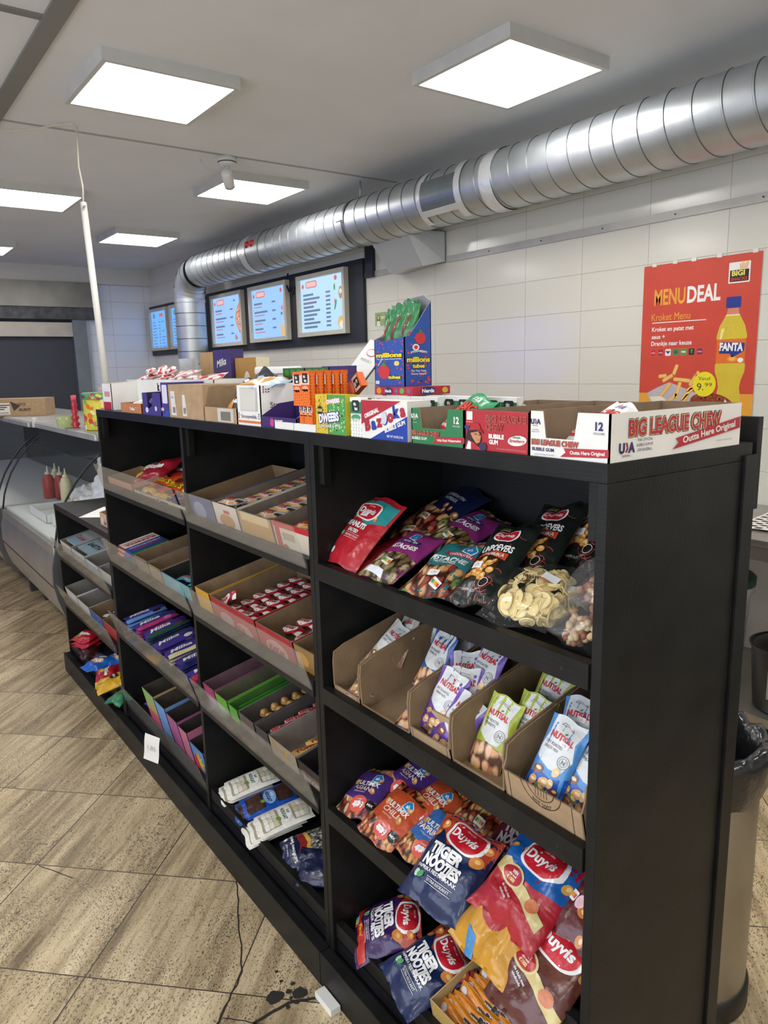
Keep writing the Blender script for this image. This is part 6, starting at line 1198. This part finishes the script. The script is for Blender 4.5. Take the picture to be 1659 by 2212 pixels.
a = Art(); dots(a, 46, .048, .072, 5); a.text('millions', 0, .024, .014, YL_, 3, w=.088, off=.05, out=(K('14141C'), .07)); a.text('The Tiny Tasty Chewy Sweets', 0, .011, .004, WC, 3, w=.085, off=.02); a.ell(-.018, -.030, .020, .024, K('C8303A'), 2, 16); a.star(-.018, -.006, .004, .012, 5, K('3E8A3A'), 3); a.ell(.026, -.004, .009, .008, K('E0C86A'), 2); a.text('tubes', .018, -.048, .010, YL_, 4, w=.042, off=.05, out=(K('14141C'), .07)); a.text('STRAWBERRY', -.030, .002, .004, WC, 3, w=.03, rot=1.0); a.rr(-.048, -.071, -.034, -.060, .002, K('C9D4E8'), 3)
a2 = Art(); dots(a2, 46, .033, .07, 9); a2.ell(-.006, .026, .009, .009, WC, 2); a2.ell(-.006, .026, .005, .005, K('C8303A'), 3); a2.text('STRAWBERRY', .002, .012, .005, WC, 3, w=.044, arc=.8, off=.03); a2.text('millions', .0, -.006, .013, YL_, 3, w=.060, off=.05, out=(K('14141C'), .07)); a2.text('tubes', .0, -.023, .010, YL_, 3, w=.032, off=.05, out=(K('14141C'), .07)); a2.text('The Tiny Tasty', 0, -.036, .0045, WC, 3, w=.04, off=.02); a2.text('Chewy Sweets', 0, -.044, .0045, WC, 3, w=.04, off=.02); a2.ell(.006, .050, .014, .016, K('C8303A'), 2, 14); a2.star(.006, .068, .003, .008, 5, K('3E8A3A'), 3)
def millions():
    w_, d_, t = .103, .070, .002; mb = MB(); X, Y, Z = (1, 0, 0), (0, 1, 0), (0, 0, 1); cin = K('8A8A90')
    mb.prism([(-w_ / 2, 0), (w_ / 2, 0), (w_ / 2, .098), (.03, .095), (-.02, .093), (-w_ / 2, .096)], (0, 0, 0), X, Z, (0, -1, 0), t, BLU, cin)
    mb.prism([(0, 0), (d_, 0), (d_, .168), (d_ - .012, .155), (.030, .120), (.012, .100), (0, .098)], (w_ / 2, 0, 0), Y, Z, (1, 0, 0), t, BLU, cin)
    mb.prism([(-d_, 0), (0, 0), (0, .096), (-.02, .104), (-.045, .140), (-d_, .160)], (-w_ / 2, 0, 0), (0, -1, 0), Z, (-1, 0, 0), t, BLU, cin)
    mb.prism([(-w_ / 2, 0), (w_ / 2, 0), (w_ / 2, .170), (w_ / 2 - .02, .182), (-w_ / 2 + .02, .178), (-w_ / 2, .165)], (0, d_, 0), X, Z, (0, 1, 0), t, BLU, cin); mb.box(-w_ / 2 + t, w_ / 2 - t, t, d_ - t, 0, t, cin)
    mb.art(a, lambda x, y, l: (x, -l * .0004, .049 + y * .62), smooth=False); mb.art(a2, lambda x, y, l: (w_ / 2 + l * .0004, d_ / 2 + x, .058 + y * .75), smooth=False, clip=(.0345, .078)); return mb.obj('sweets_display_carton')
o = millions(); place(o, -.622, .098, ZT + .0968); tag(o, 'tall blue sweets display carton with yellow lettering and green bags sticking out', 'display carton')
GF = F('2E7A44', .25); a = Art(); a.rect(-.014, -.06, .014, .0, F('1F4A2E'), 1); a.text('millions', 0, .03, .009, F('8A2A34'), 2, w=.05, rot=R(70), off=.05)
for i in range(9): a.rect(-.012 + .003 * i, -.055, -.0108 + .003 * i, -.02, F('BFD4C0'), 2)
gt = bag('sweets_tube', .050, .155, .018, GF, a, seed=171, wr=.003)
for i, (x, y, rz, tl, dz) in enumerate(((-.647, .118, 4, 84, .0), (-.640, .136, -6, 86, .006), (-.624, .122, -6, 84, .010), (-.612, .146, -2, 88, .018), (-.628, .150, 6, 88, .010), (-.604, .132, -10, 84, .012))):
    o = gt if i == 0 else dup(gt); lay(o, x, y, ZT + .176 + dz, tl, rz * .45 + 3, 8 * (i % 3) - 6); tag(o, 'green foil tube bag in the blue carton, %s' % ('front left', 'second from left', 'front middle', 'back right', 'back middle', 'front right leaning right')[i], 'sweets tube', 'green tube bags in the blue carton')

# ------------------------------------------------------------ glass display counter beyond the low unit
STL = mat('A9A8A2', 0.38, 0.75, 'steel'); STD = mat('6F7070', 0.45, 0.6, 'steel'); GLS = mat('DDE4E2', 0.03, 0, 'clear', haze=.015, b=0.0, bs=3)
PF = [(0.0, .65), (.02, .75), (.045, .82), (.075, .888), (.131, .977), (.192, 1.05), (.240, 1.095), (.281, 1.126), (.284, 1.205)]
BF = [(.16, .16), (.06, .20), (.011, .277), (-.015, .36), (-.030, .45), (-.026, .545), (-.01, .61), (0.0, .65)]
def sheet(mb, prof, x0, x1, m, y0=0, sm=True):
    n_ = len(prof); vs = [(x, y0 + y, z) for x in (x0, x1) for y, z in prof]; mb.add(vs, [(i, i + 1, n_ + i + 1, n_ + i) for i in range(n_ - 1)], m, sm); return mb
def counter(x0, x1, yo, lab):
    t = empty('glass_display_counter', ((x0 + x1) / 2, .5 + yo, 0)); tag(t, lab, 'display counter', 'glass display counters')
    b = MB(); sheet(b, BF, x0 + .02, x1 - .02, STL, yo); b.box(x0 + .02, x1 - .02, yo + .16, yo + .9, .14, .64, STD); child(b, 'lower_body', t)
    child(MB().box(x0 + .02, x1 - .02, yo - .030, yo - .01, .432, .440, mat('2A2C2E', .5)), 'panel_joint', t); child(MB().box(x0 + .02, x1 - .02, yo - .012, yo + .02, .60, .655, STL), 'front_rail', t, bevel=.006)
    for x in (x0, x1 - .02):
        e = MB(); pts = [(y + yo, z) for y, z in BF] + [(yo + .9, .65), (yo + .9, .14)]
        e.prism(pts, (x + .02, 0, 0), (0, 1, 0), (0, 0, 1), (1, 0, 0), .02, STD); child(e, 'end_cap', t)
    for x in (x0 + .12, x1 - .16): child(MB().box(x, x + .05, yo + .17, yo + .22, 0, .15, mat('3A3C3E', .5)), 'leg', t); child(MB().box(x, x + .05, yo + .80, yo + .85, 0, .15, mat('3A3C3E', .5)), 'leg', t)
    child(sheet(MB(), PF, x0 + .012, x1 - .012, GLS, yo), 'curved_glass', t)
    for x in (x0 + .006, x1 - .012):
        g_ = MB(); pts = [(y + yo, z) for y, z in PF] + [(yo + .85, 1.205), (yo + .85, .65)]
        g_.add([(x, y, z) for y, z in pts], [list(range(len(pts)))], GLS); child(g_, 'end_glass', t)
        child(MB().tube([(x, y + yo - .002, z) for y, z in PF[:-1]], .006, mat('17181A', .4), 6), 'rubber_edge', t)
    child(MB().box(x0, x1, yo + .262, yo + .92, 1.205, 1.232, STL), 'counter_top', t, bevel=.003); child(MB().box(x0 + .02, x1 - .02, yo + .255, yo + .29, 1.19, 1.228, mat('C4C3BE', .35, .4, 'steel')), 'top_rail', t, bevel=.008)
    child(MB().box(x0 + .02, x1 - .02, yo + .02, yo + .86, .64, .665, mat('D4D6D2', .4)), 'deck', t); child(MB().box(x0 + .02, x1 - .02, yo + .86, yo + .88, .65, 1.205, mat('121416', .2)), 'rear_panel', t)
    child(MB().box(x0 + .03, x1 - .03, yo + .80, yo + .855, .67, 1.20, mat('181B1E', .12)), 'mirror_panel', t); child(MB().box(x0 + .03, x1 - .03, yo + .55, yo + .85, .95, .957, GLS), 'glass_shelf', t); return t
counter(-4.96, -3.45, 0, 'curved glass display counter with steel base directly beyond the low black unit')
counter(-8.2, -4.99, -.03, 'second curved glass display counter at the left edge, beyond the first one')
post = MB().lathe([(.016, 1.19), (.018, 1.20), (.018, 1.25), (.012, 1.258)], mat('C9C9C4', .35), 14, c=(-4.965, .262, 0)).obj('corner_post'); tag(post, 'short pale round post where the two glass counters meet', 'post')
# latch fittings on glass, sauce bottles and trays inside
for i, (x, y) in enumerate(((-3.62, .62), (-4.90, .64))):
    o = MB().box(-.02, .02, 0, .012, -.028, .028, mat('D9DAD8', .3)).lathe([(.010, 0), (.010, .006)], mat('55585A', .3), 10, M=Matrix.Rotation(R(90), 4, 'X')).obj('glass_latch'); o.matrix_world = Matrix.Translation((x, y, .93)); tag(o, 'white latch inside the glass counter, %s' % ('nearest the black shelves' if i == 0 else 'near the joint of the two counters'), 'latch')
def bottle(x, y, c, lab):
    t = empty('sauce_bottle', (x, y, .665)); tag(t, lab, 'sauce bottle', 'sauce bottles in the glass counter')
    MB().lathe([(.038, 0), (.042, .01), (.042, .13), (.030, .165), (.018, .175)], mat(c, .35), 20).obj('bottle_body', t); MB().lathe([(.020, .172), (.020, .188), (.008, .195), (.004, .235), (.001, .236)], mat('E0DAC0', .4), 14).obj('nozzle', t)
bottle(-5.12, .34, 'B3352C', 'red sauce bottle at the left in the glass counter'); bottle(-5.02, .40, 'A82C26', 'red sauce bottle behind and right of the first red bottle'); bottle(-4.86, .40, 'DCD3A8', 'cream coloured sauce bottle right of the red bottles'); bottle(-5.25, .42, 'DCD3A8', 'cream coloured sauce bottle left of the red bottles')
o = tray('white_food_tray', .48, .34, .05, .05, mat('DADCD8', .4), mat('DADCD8', .4)); place(o, -4.35, .10, .667); tag(o, 'white plastic tray on the deck of the nearer glass counter', 'food tray', 'white food trays')
o = tray('white_food_tray', .50, .34, .07, .07, mat('E2E2DE', .4), mat('E2E2DE', .4)); place(o, -3.80, .12, .667); tag(o, 'white plastic tray nearest the black unit inside the glass counter', 'food tray', 'white food trays')
fm = mat('E9EAE6', .3, 0, 'film')
o = bag('plastic_wrap', .60, .42, .10, fm, None, seed=181, wr=.03, lump=.012); lay(o, -4.0, .50, .93, 62, 24); tag(o, 'crumpled white plastic wrap on the nearer tray in the glass counter', 'plastic wrap', 'crumpled plastic wraps')
o = bag('plastic_wrap', .46, .26, .08, fm, None, seed=182, wr=.018, lump=.01); lay(o, -4.45, .46, .77, 16, -8); tag(o, 'crumpled white plastic wrap left of the other one in the glass counter', 'plastic wrap', 'crumpled plastic wraps')
o = MB().lathe([(.14, 0), (.17, .10), (.16, .16), (.06, .20), (.001, .205)], mat('D8DAD6', .35, 0, 'film'), 26).obj('covered_bowl'); place(o, -3.95, .68, .667); tag(o, 'white covered round bowl at the back of the glass counter', 'bowl')
# things standing on the counter top
t = empty('fruit_tin', (-3.745, .38, 1.233)); tag(t, 'yellow sweets tub printed with fruit on the glass counter, beside the white pole', 'sweets tub'); YT = K('D8C83E')
body = MB().lathe([(.078, 0), (.082, .006), (.082, .15), (.078, .156)], YT, 32); r = random.Random(12); A = Art()
for i in range(70): A.ell(r.uniform(-.25, .25), r.uniform(.01, .145), r.uniform(.009, .018), r.uniform(.008, .014), K(r.choice(('C83A5A', '8A2A5A', '3E9A4A', 'E0762A', 'B8CC3A', '7AB85A', 'E8E2A0', 'D03A2A'))), 1 + i % 3, 10, r.uniform(0, 3))
body.art(A, lambda x, y, l: ((.082 + l * .0004) * math.cos(x / .082), (.082 + l * .0004) * math.sin(x / .082), y), cell=.012); body.obj('tub_body', t)
lid_ = MB().lathe([(.085, .150), (.086, .178), (.080, .182), (.001, .182)], K('4E9A5A'), 32, cap=False); A = Art()
for i in range(40): A.ell(r.uniform(-.26, .26), r.uniform(.153, .175), .010, .007, K(r.choice(('C83A5A', 'E0D45A', '7AB85A', '8A2A5A'))), 1, 8)
lid_.art(A, lambda x, y, l: ((.0865 + l * .0004) * math.cos(x / .0865), (.0865 + l * .0004) * math.sin(x / .0865), y), cell=.012); lid_.obj('tub_lid', t)
t.scale = (1.15, 1.15, 1.15)
t = empty('glass_jar', (-4.0, .50, 1.233)); t.scale = (1.1, 1.1, 1.12); tag(t, 'clear jar with a pale lid behind the fruit tub on the glass counter', 'jar')
MB().lathe([(.062, 0), (.066, .01), (.066, .15), (.05, .175), (.05, .185)], mat('E4C8D4', .05, 0, 'clear', haze=.25, b=.05), 26).obj('jar_body', t); MB().lathe([(.054, .180), (.056, .20), (.052, .205), (.001, .205)], mat('D9B8C4', .2, 0, 'clear', haze=.5, b=.05), 26, cap=False).obj('jar_lid', t)
for i, (x, y, c, lb) in enumerate(((-4.05, .31, 'B82A3A', 'dark red'), (-3.96, .36, 'D0405A', 'pinkish red'))):
    pr = []
    for k_ in range(4): z = .02 + .038 * k_; pr += [(.014, z - .016), (.027 - .003 * k_, z), (.014, z + .016)]
    t = empty('sweets_bottle', (x, y, 1.233)); tag(t, lb + ' bubble shaped sweets bottle on the glass counter', 'sweets bottle', 'bubble shaped sweets bottles')
    MB().lathe([(.02, 0)] + pr + [(.012, .16)], mat(c, .2, 0, 'film'), 20).obj('bottle_body', t); MB().lathe([(.015, .155), (.016, .19), (.001, .192)], mat('E0506A', .35), 16).obj('bottle_cap', t)
o = MB().lathe([(.04, 0), (.045, .004), (.05, .07), (.046, .07), (.041, .006), (.001, .005)], mat('C8D49A', .1, 0, 'clear', haze=.35, b=.1), 22).obj('plastic_cup'); place(o, -4.09, .26, 1.233); tag(o, 'small greenish plastic cup at the edge of the glass counter top', 'cup')
A = Art(); A.rect(-.19, -.055, -.06, .035, K('DAD8D0'), 1); bk2 = mat('3E342A', .7)
for i in range(16): A.rect(-.18 + .007 * i, -.050, -.177 + .007 * i, -.035, bk2, 2)
for i in range(3): A.rect(-.17, -.018 + .016 * i, -.10 + .02 * i, -.010 + .016 * i, bk2, 2)
A.poly([(-.055, .050), (.02, .010), (-.03, -.030)], bk2, 1); A.text('BURST', .055, -.020, .020, bk2, 2, w=.09, off=.03, sl=.2); A.text('DORITOS', .02, .022, .018, bk2, 2, w=.085, off=.03, sl=.1)
o = carton('corrugated_carton', .42, .30, .135, KRAFT, [('right', A)]); mb = MB(); place(o, -6.10, .20, 1.233, 0)
bpy.data.objects.remove(o)
o = carton('corrugated_carton', .42, .26, .135, KRAFT, [('front', A)]); o.matrix_world = Matrix.Translation((-5.88, .33, 1.233)) @ Matrix.Rotation(R(62), 4, 'Z'); tag(o, 'brown corrugated carton with a white label on the far glass counter', 'carton')
o = MB().box(-.30, .30, -.02, .02, 0, .012, mat('3A66C8', .35)).obj('blue_reflection'); place(o, -5.05, .72, 1.233, 0); tag(o, 'blue reflection along the far edge of the glass counter, made as a thin strip', 'strip')  # reflected blue light put in as a coloured strip
o = bag('party_cone', .05, .16, .03, F('B08A5A'), None, seed=190); lay(o, -4.35, .60, 1.31, 84, 0); tag(o, 'small tan wrapped cone standing behind the jars on the glass counter', 'wrapped cone')

# ------------------------------------------------------------ wall poster and sticker
t = empty('menu_poster', (-1.4625, YW - .004, 1.595)); tag(t, 'large red menu deal poster with a drink bottle and fries on the tiled wall', 'poster')
PM = lambda h: mat(h, .32, 0, 'card'); RP = PM('CC4A38'); OP = PM('E8A43C'); WP = PM('EFEDE8'); A = Art(); HW, HH = .3045, .4205
A.rect(-HW, -HH, HW, HH, RP, 1); A.rect(-HW, -HH, HW, -.215, OP, 2)
def PX(x, y): return (x + 1.4625, y - 1.595)       # wall coordinates to poster coordinates
A.text('MENU', -.152, .262, .074, OP, 3, w=.172, off=.025); A.text('DEAL', .030, .262, .074, WP, 3, w=.172, off=.03)
A.rr(.150, .292, .252, .385, .004, WP, 3); A.rect(.156, .298, .246, .350, PM('2A2420'), 4); A.text('BIGI', .196, .336, .022, PM('E8DC6A'), 5, w=.062, off=.04); A.text('SNACKS', .200, .310, .014, RP, 5, w=.078, off=.03, out=(PM('E8B8A8'), .03))
for i in range(6): A.line([(.206 + .006 * i, .352), (.204 + .0075 * i, .376 + .006 * (i % 3))], .004, OP, 5)
A.text('Kroket Menu', -.142, .165, .036, OP, 3, w=.215, off=0); A.rect(-.244, .135, .050, .139, WP, 3)
A.text('Kroket en patat met', -.128, .105, .021, WP, 3, w=.232, off=.02); A.text('saus +', -.206, .068, .020, WP, 3, w=.076, off=.02); A.text('Drankje naar keuze', -.132, .034, .021, WP, 3, w=.226, off=.02)
for i, c in enumerate(('C83038', 'B82830', 'E8E4E0', '2E8A5A', '3E9A4A', '22302A', '9A3050')):
    x = -.232 + .043 * i; A.rr(x - .017, -.030, x + .017, .006, .005, PM('D9705E'), 3); A.rr(x - .0155, -.0285, x + .0155, .0045, .004, PM(c), 4)
    if i == 2: A.poly([(x - .014, -.006), (x + .014, -.006), (x, -.02)], PM('2A4A9A'), 5); A.text('fresh', x, -.006, .006, RP, 5, w=.024)
    elif i in (0, 1, 6): A.text(('cola', 'cola', 'water')[min(i, 2)], x, -.012, .006, WP, 5, w=.024)
    elif i == 4: A.text('tea', x, -.010, .010, WP, 5, w=.024, off=.05)
    elif i == 5: A.poly([(x - .006, .0), (x + .006, .0), (x + .003, -.02), (x - .003, -.02)], PM('6A8A3A'), 5)
    else: A.ell(x, -.012, .011, .005, PM('1F5A3A'), 5)
# drink bottle
cx = .183; bt = [(.026, .170), (.030, .155), (.062, .100), (.074, .055), (.074, .045), (.071, .040), (.071, -.072), (.074, -.080), (.073, -.110), (.058, -.150), (.052, -.185), (.060, -.230), (.062, -.300), (.055, -.345)]
A.poly([(cx + w_, y) for w_, y in bt] + [(cx - w_, y) for w_, y in bt[::-1]], PM('D6BC3A'), 4); A.poly([(cx - .026, .180), (cx + .026, .180), (cx + .030, .155), (cx - .030, .155)], PM('D98A70'), 5); A.rr(cx - .036, .182, cx + .036, .232, .006, PM('28388C'), 6); A.rect(cx - .034, .146, cx + .034, .151, PM('EBE4D0'), 6)
A.poly([(cx - .052, .09), (cx - .036, .09), (cx - .050, .03), (cx - .060, .03)], PM('F0E498'), 5); A.poly([(cx - .071, .040), (cx + .071, .040), (cx + .071, -.072), (cx - .071, -.072)], PM('E0702A'), 6)
A.poly([(cx - .060, .005), (cx - .050, .028), (cx + .066, .020), (cx + .064, -.018), (cx + .006, -.046), (cx - .002, -.028), (cx - .056, -.026)], PM('23388C'), 7); A.text('FANTA', cx + .002, .004, .034, WP, 8, w=.116, off=.05, rot=-.04); A.ell(cx + .010, -.052, .026, .014, PM('E8963C'), 7); A.ell(cx + .010, -.052, .016, .008, PM('F0B860'), 8); A.ell(cx + .050, -.058, .014, .011, WP, 8)
r = random.Random(4)
for i in range(30): A.ell(cx + r.uniform(-.05, .05), r.choice((r.uniform(.06, .12), r.uniform(-.16, -.09), r.uniform(-.30, -.19))), .002, .002, PM('B89A28'), 5, 6)
# paper tray, fries, sauce, croquette
A.poly([(-.255, -.215), (-.200, -.188), (-.13, -.16), (.10, -.24), (.08, -.33), (-.20, -.34), (-.225, -.29)], PM('B9B4BC'), 5); A.poly([(-.24, -.235), (-.17, -.230), (-.12, -.27), (-.15, -.30), (-.21, -.29)], PM('EAE0C4'), 7)
fr_ = [(-.14, -.14, .07, .5), (-.10, -.10, .06, 1.2), (-.06, -.15, .10, -.1), (-.15, -.20, .09, .9), (-.08, -.20, .09, 1.3), (-.03, -.22, .09, .8), (.0, -.15, .07, 1.0), (-.11, -.24, .07, .7), (-.045, -.25, .08, .9), (-.17, -.13, .05, .1), (-.01, -.19, .06, .6), (.02, -.13, .05, 1.3)]
for x, y, l_, an in fr_: A.rr(x - l_ / 2, y - .010, x + l_ / 2, y + .010, .008, PM('D99A3E'), 6, rot=an); A.rr(x - l_ / 2 + .004, y - .006, x + l_ / 2 - .004, y + .009, .006, PM('F0C070'), 7, rot=an)
A.ell(.100, -.262, .112, .050, PM('8A3E22'), 8, 26, -.12)
for i in range(110):
    a_ = r.uniform(0, 6.28); q_ = math.sqrt(r.random()) * .93; A.ell(.100 + .108 * q_ * math.cos(a_), -.262 + .046 * q_ * math.sin(a_) - .013 * q_ * math.cos(a_), .0045, .0035, PM(r.choice(('A8522E', '7A3420', 'C06A3A'))), 9, 6)
A.poly([(.02, -.31), (.09, -.295), (.16, -.32), (.16, -.34), (.02, -.34)], PM('D9503E'), 10); A.poly([(.17, -.24), (.26, -.34), (.14, -.34)], WP, 9)
A.ell(.060, -.170, .060, .060, PM('EDDC2A'), 11, 30); A.text('Vanaf', .060, -.142, .017, PM('3A3A2A'), 12, w=.062, off=0); A.text('9.', .040, -.182, .034, PM('3A3A2A'), 12, w=.036, off=0); A.text('99', .082, -.172, .018, PM('3A3A2A'), 12, w=.036, off=0)
mb = MB().box(-HW, HW, 0, .0008, -HH, HH, WP); mb.art(A, lambda x, y, l: (x, -.0002 - l * .00012, y), smooth=False); mb.obj('poster_sheet', t)
for (x, y) in ((-.245, .421), (-.13, .423), (-.03, .423), (.10, .424), (.27, .424)): MB().box(x - .012, x + .012, -.0016, .0006, y - .008, y + .008, mat('E4E2DC', .15, 0, 'film')).obj('tape_piece', t)
a = Art(); a.rect(-.07, -.05, .07, .05, K('8FA86A'), 1); a.ell(-.025, .0, .020, .034, K('5A3A32'), 2); a.ell(-.025, .012, .011, .016, K('D9B49A'), 3); a.rect(.005, .0, .055, .02, K('C9D2B0'), 2); a.poly([(-.05, -.05), (.0, -.05), (-.012, -.012), (-.04, -.012)], K('E2D8D2'), 3)
mb = MB().box(-.075, .075, 0, .001, -.052, .052, K('D9DCD0')); mb.art(a, lambda x, y, l: (x, -.0003 - l * .0002, y), smooth=False); o = mb.obj('wall_sticker'); o.location = (-4.07, YW - .003, 1.905); tag(o, 'small green sticker with a portrait on the wall right of the menu boards', 'sticker')

# ------------------------------------------------------------ steel work table behind the shelf, right edge
SB = mat('A8A49C', .3, .8, 'steel')
t = empty('work_table', (1.0, 2.25, 0)); tag(t, 'stainless steel work table with an undershelf along the tiled wall at the right edge', 'work table')
child(MB().box(-1.65, 2.9, 1.90, 2.59, .845, .872, SB), 'table_top', t, bevel=.003); child(MB().box(-1.65, 2.9, 1.905, 1.93, .79, .845, SB), 'front_apron', t); child(MB().box(-1.65, 2.9, 1.90, 2.56, .135, .170, SB), 'undershelf', t, bevel=.003)
for x in (-1.62, 1.0, 2.85):
    for y in (1.93, 2.52): child(MB().box(x - .02, x + .02, y, y + .04, 0, .845, SB), 'leg', t)
child(MB().box(-1.65, 2.9, 2.565, 2.585, .17, .845, mat('D2CDC2', .5)), 'rear_panel', t)
A = Art(); D_ = mat('3A3A40', .8); 
for i in range(20):
    for j in range(12):
        if (i + j) % 2 == 0: A.poly([(-.30 + .03 * i + .006 * (j % 2), -.18 + .03 * j), (-.30 + .03 * i + .026, -.182 + .03 * j), (-.30 + .03 * i + .030, -.18 + .03 * j + .024), (-.30 + .03 * i + .003, -.18 + .03 * j + .026)], D_, 1)
mb = MB(); fnc = lambda x, y, l: (x, y, .004 + .004 * noise.noise(Vector((x * 9, y * 9, 3))) + l * .0006 + .002)
mb.grid(lambda a, b: fnc((a - .5) * .62, (b - .5) * .38, 0), 20, 12, mat('DDDAD2', .85)); mb.art(A, fnc, cell=.03); o = mb.obj('checkered_cloth'); o.matrix_world = Matrix.Translation((-.62, 2.26, .873)) @ Matrix.Rotation(R(8), 4, 'Z'); tag(o, 'black and white checkered cloth lying on the steel work table', 'cloth')
t = empty('black_jug', (-.655, 2.08, .171)); tag(t, 'black plastic jug with a clear gauge strip on the lower shelf of the work table', 'jug'); JM = mat('17181A', .3)
MB().lathe([(.128, 0), (.134, .006), (.150, .235), (.158, .255), (.160, .262), (.152, .262), (.146, .24), (.126, .02), (.001, .015)], JM, 36).obj('jug_body', t); MB().lathe([(.150, .255), (.12, .272), (.03, .278), (.001, .278)], JM, 30, cap=False).obj('jug_lid', t)
MB().tube([(.150, 0, .245), (.20, 0, .235), (.205, 0, .14), (.16, 0, .06), (.137, 0, .055)], .012, JM, 10).obj('handle', t); MB().box(-.022, .022, -.150, -.140, .07, .20, mat('9A9890', .3)).obj('gauge_strip', t)
t = empty('plastic_bucket', (-1.06, 2.22, .171)); tag(t, 'white plastic bucket with a dark green lid on the lower shelf of the work table', 'bucket')
MB().lathe([(.115, 0), (.135, .36), (.150, .375), (.150, .41), (.146, .42)], mat('D2D0C8', .4), 30).obj('bucket_body', t); MB().lathe([(.152, .405), (.154, .44), (.140, .452), (.001, .455)], mat('1E4A44', .4), 30, cap=False).obj('bucket_lid', t)

# ------------------------------------------------------------ round steel waste bin with a black liner
t = empty('waste_bin', (-.262, .708, 0)); tag(t, 'round stainless steel waste bin with a black liner behind the end panel', 'waste bin')
MB().lathe([(.150, .055), (.150, .665), (.148, .67)], mat('A39E94', .30, .9, 'steel'), 48, cap=False).obj('bin_body', t); MB().lathe([(.152, 0), (.158, .004), (.158, .05), (.153, .058), (.148, .06), (.001, .06)], mat('1B1A18', .45), 48).obj('bin_base', t)
LN = mat('202124', .16, 0, 'film'); lv = []; nn = 64
prof = [(.156, .560), (.162, .58), (.165, .62), (.168, .655), (.160, .680), (.140, .675), (.132, .60), (.128, .40), (.10, .22), (.001, .2)]
for j, (rr_, z) in enumerate(prof):
    for i in range(nn):
        a_ = 2 * PI * i / nn; n1 = noise.noise(Vector((math.cos(a_) * 2.2, math.sin(a_) * 2.2, z * 9))); n2 = noise.noise(Vector((math.cos(a_) * 7, math.sin(a_) * 7, z * 22 + 5)))
        k_ = rr_ + .010 * n1 + .006 * n2 if rr_ > .01 else 0; zz_ = z + (.022 * n1 + .010 * n2 if .5 < z else 0)
        lv.append((k_ * math.cos(a_), k_ * math.sin(a_), zz_))
mb = MB().add(lv, [(j * nn + i, j * nn + (i + 1) % nn, (j + 1) * nn + (i + 1) % nn, (j + 1) * nn + i) for j in range(len(prof) - 1) for i in range(nn)], LN, True); mb.obj('bin_liner', t)
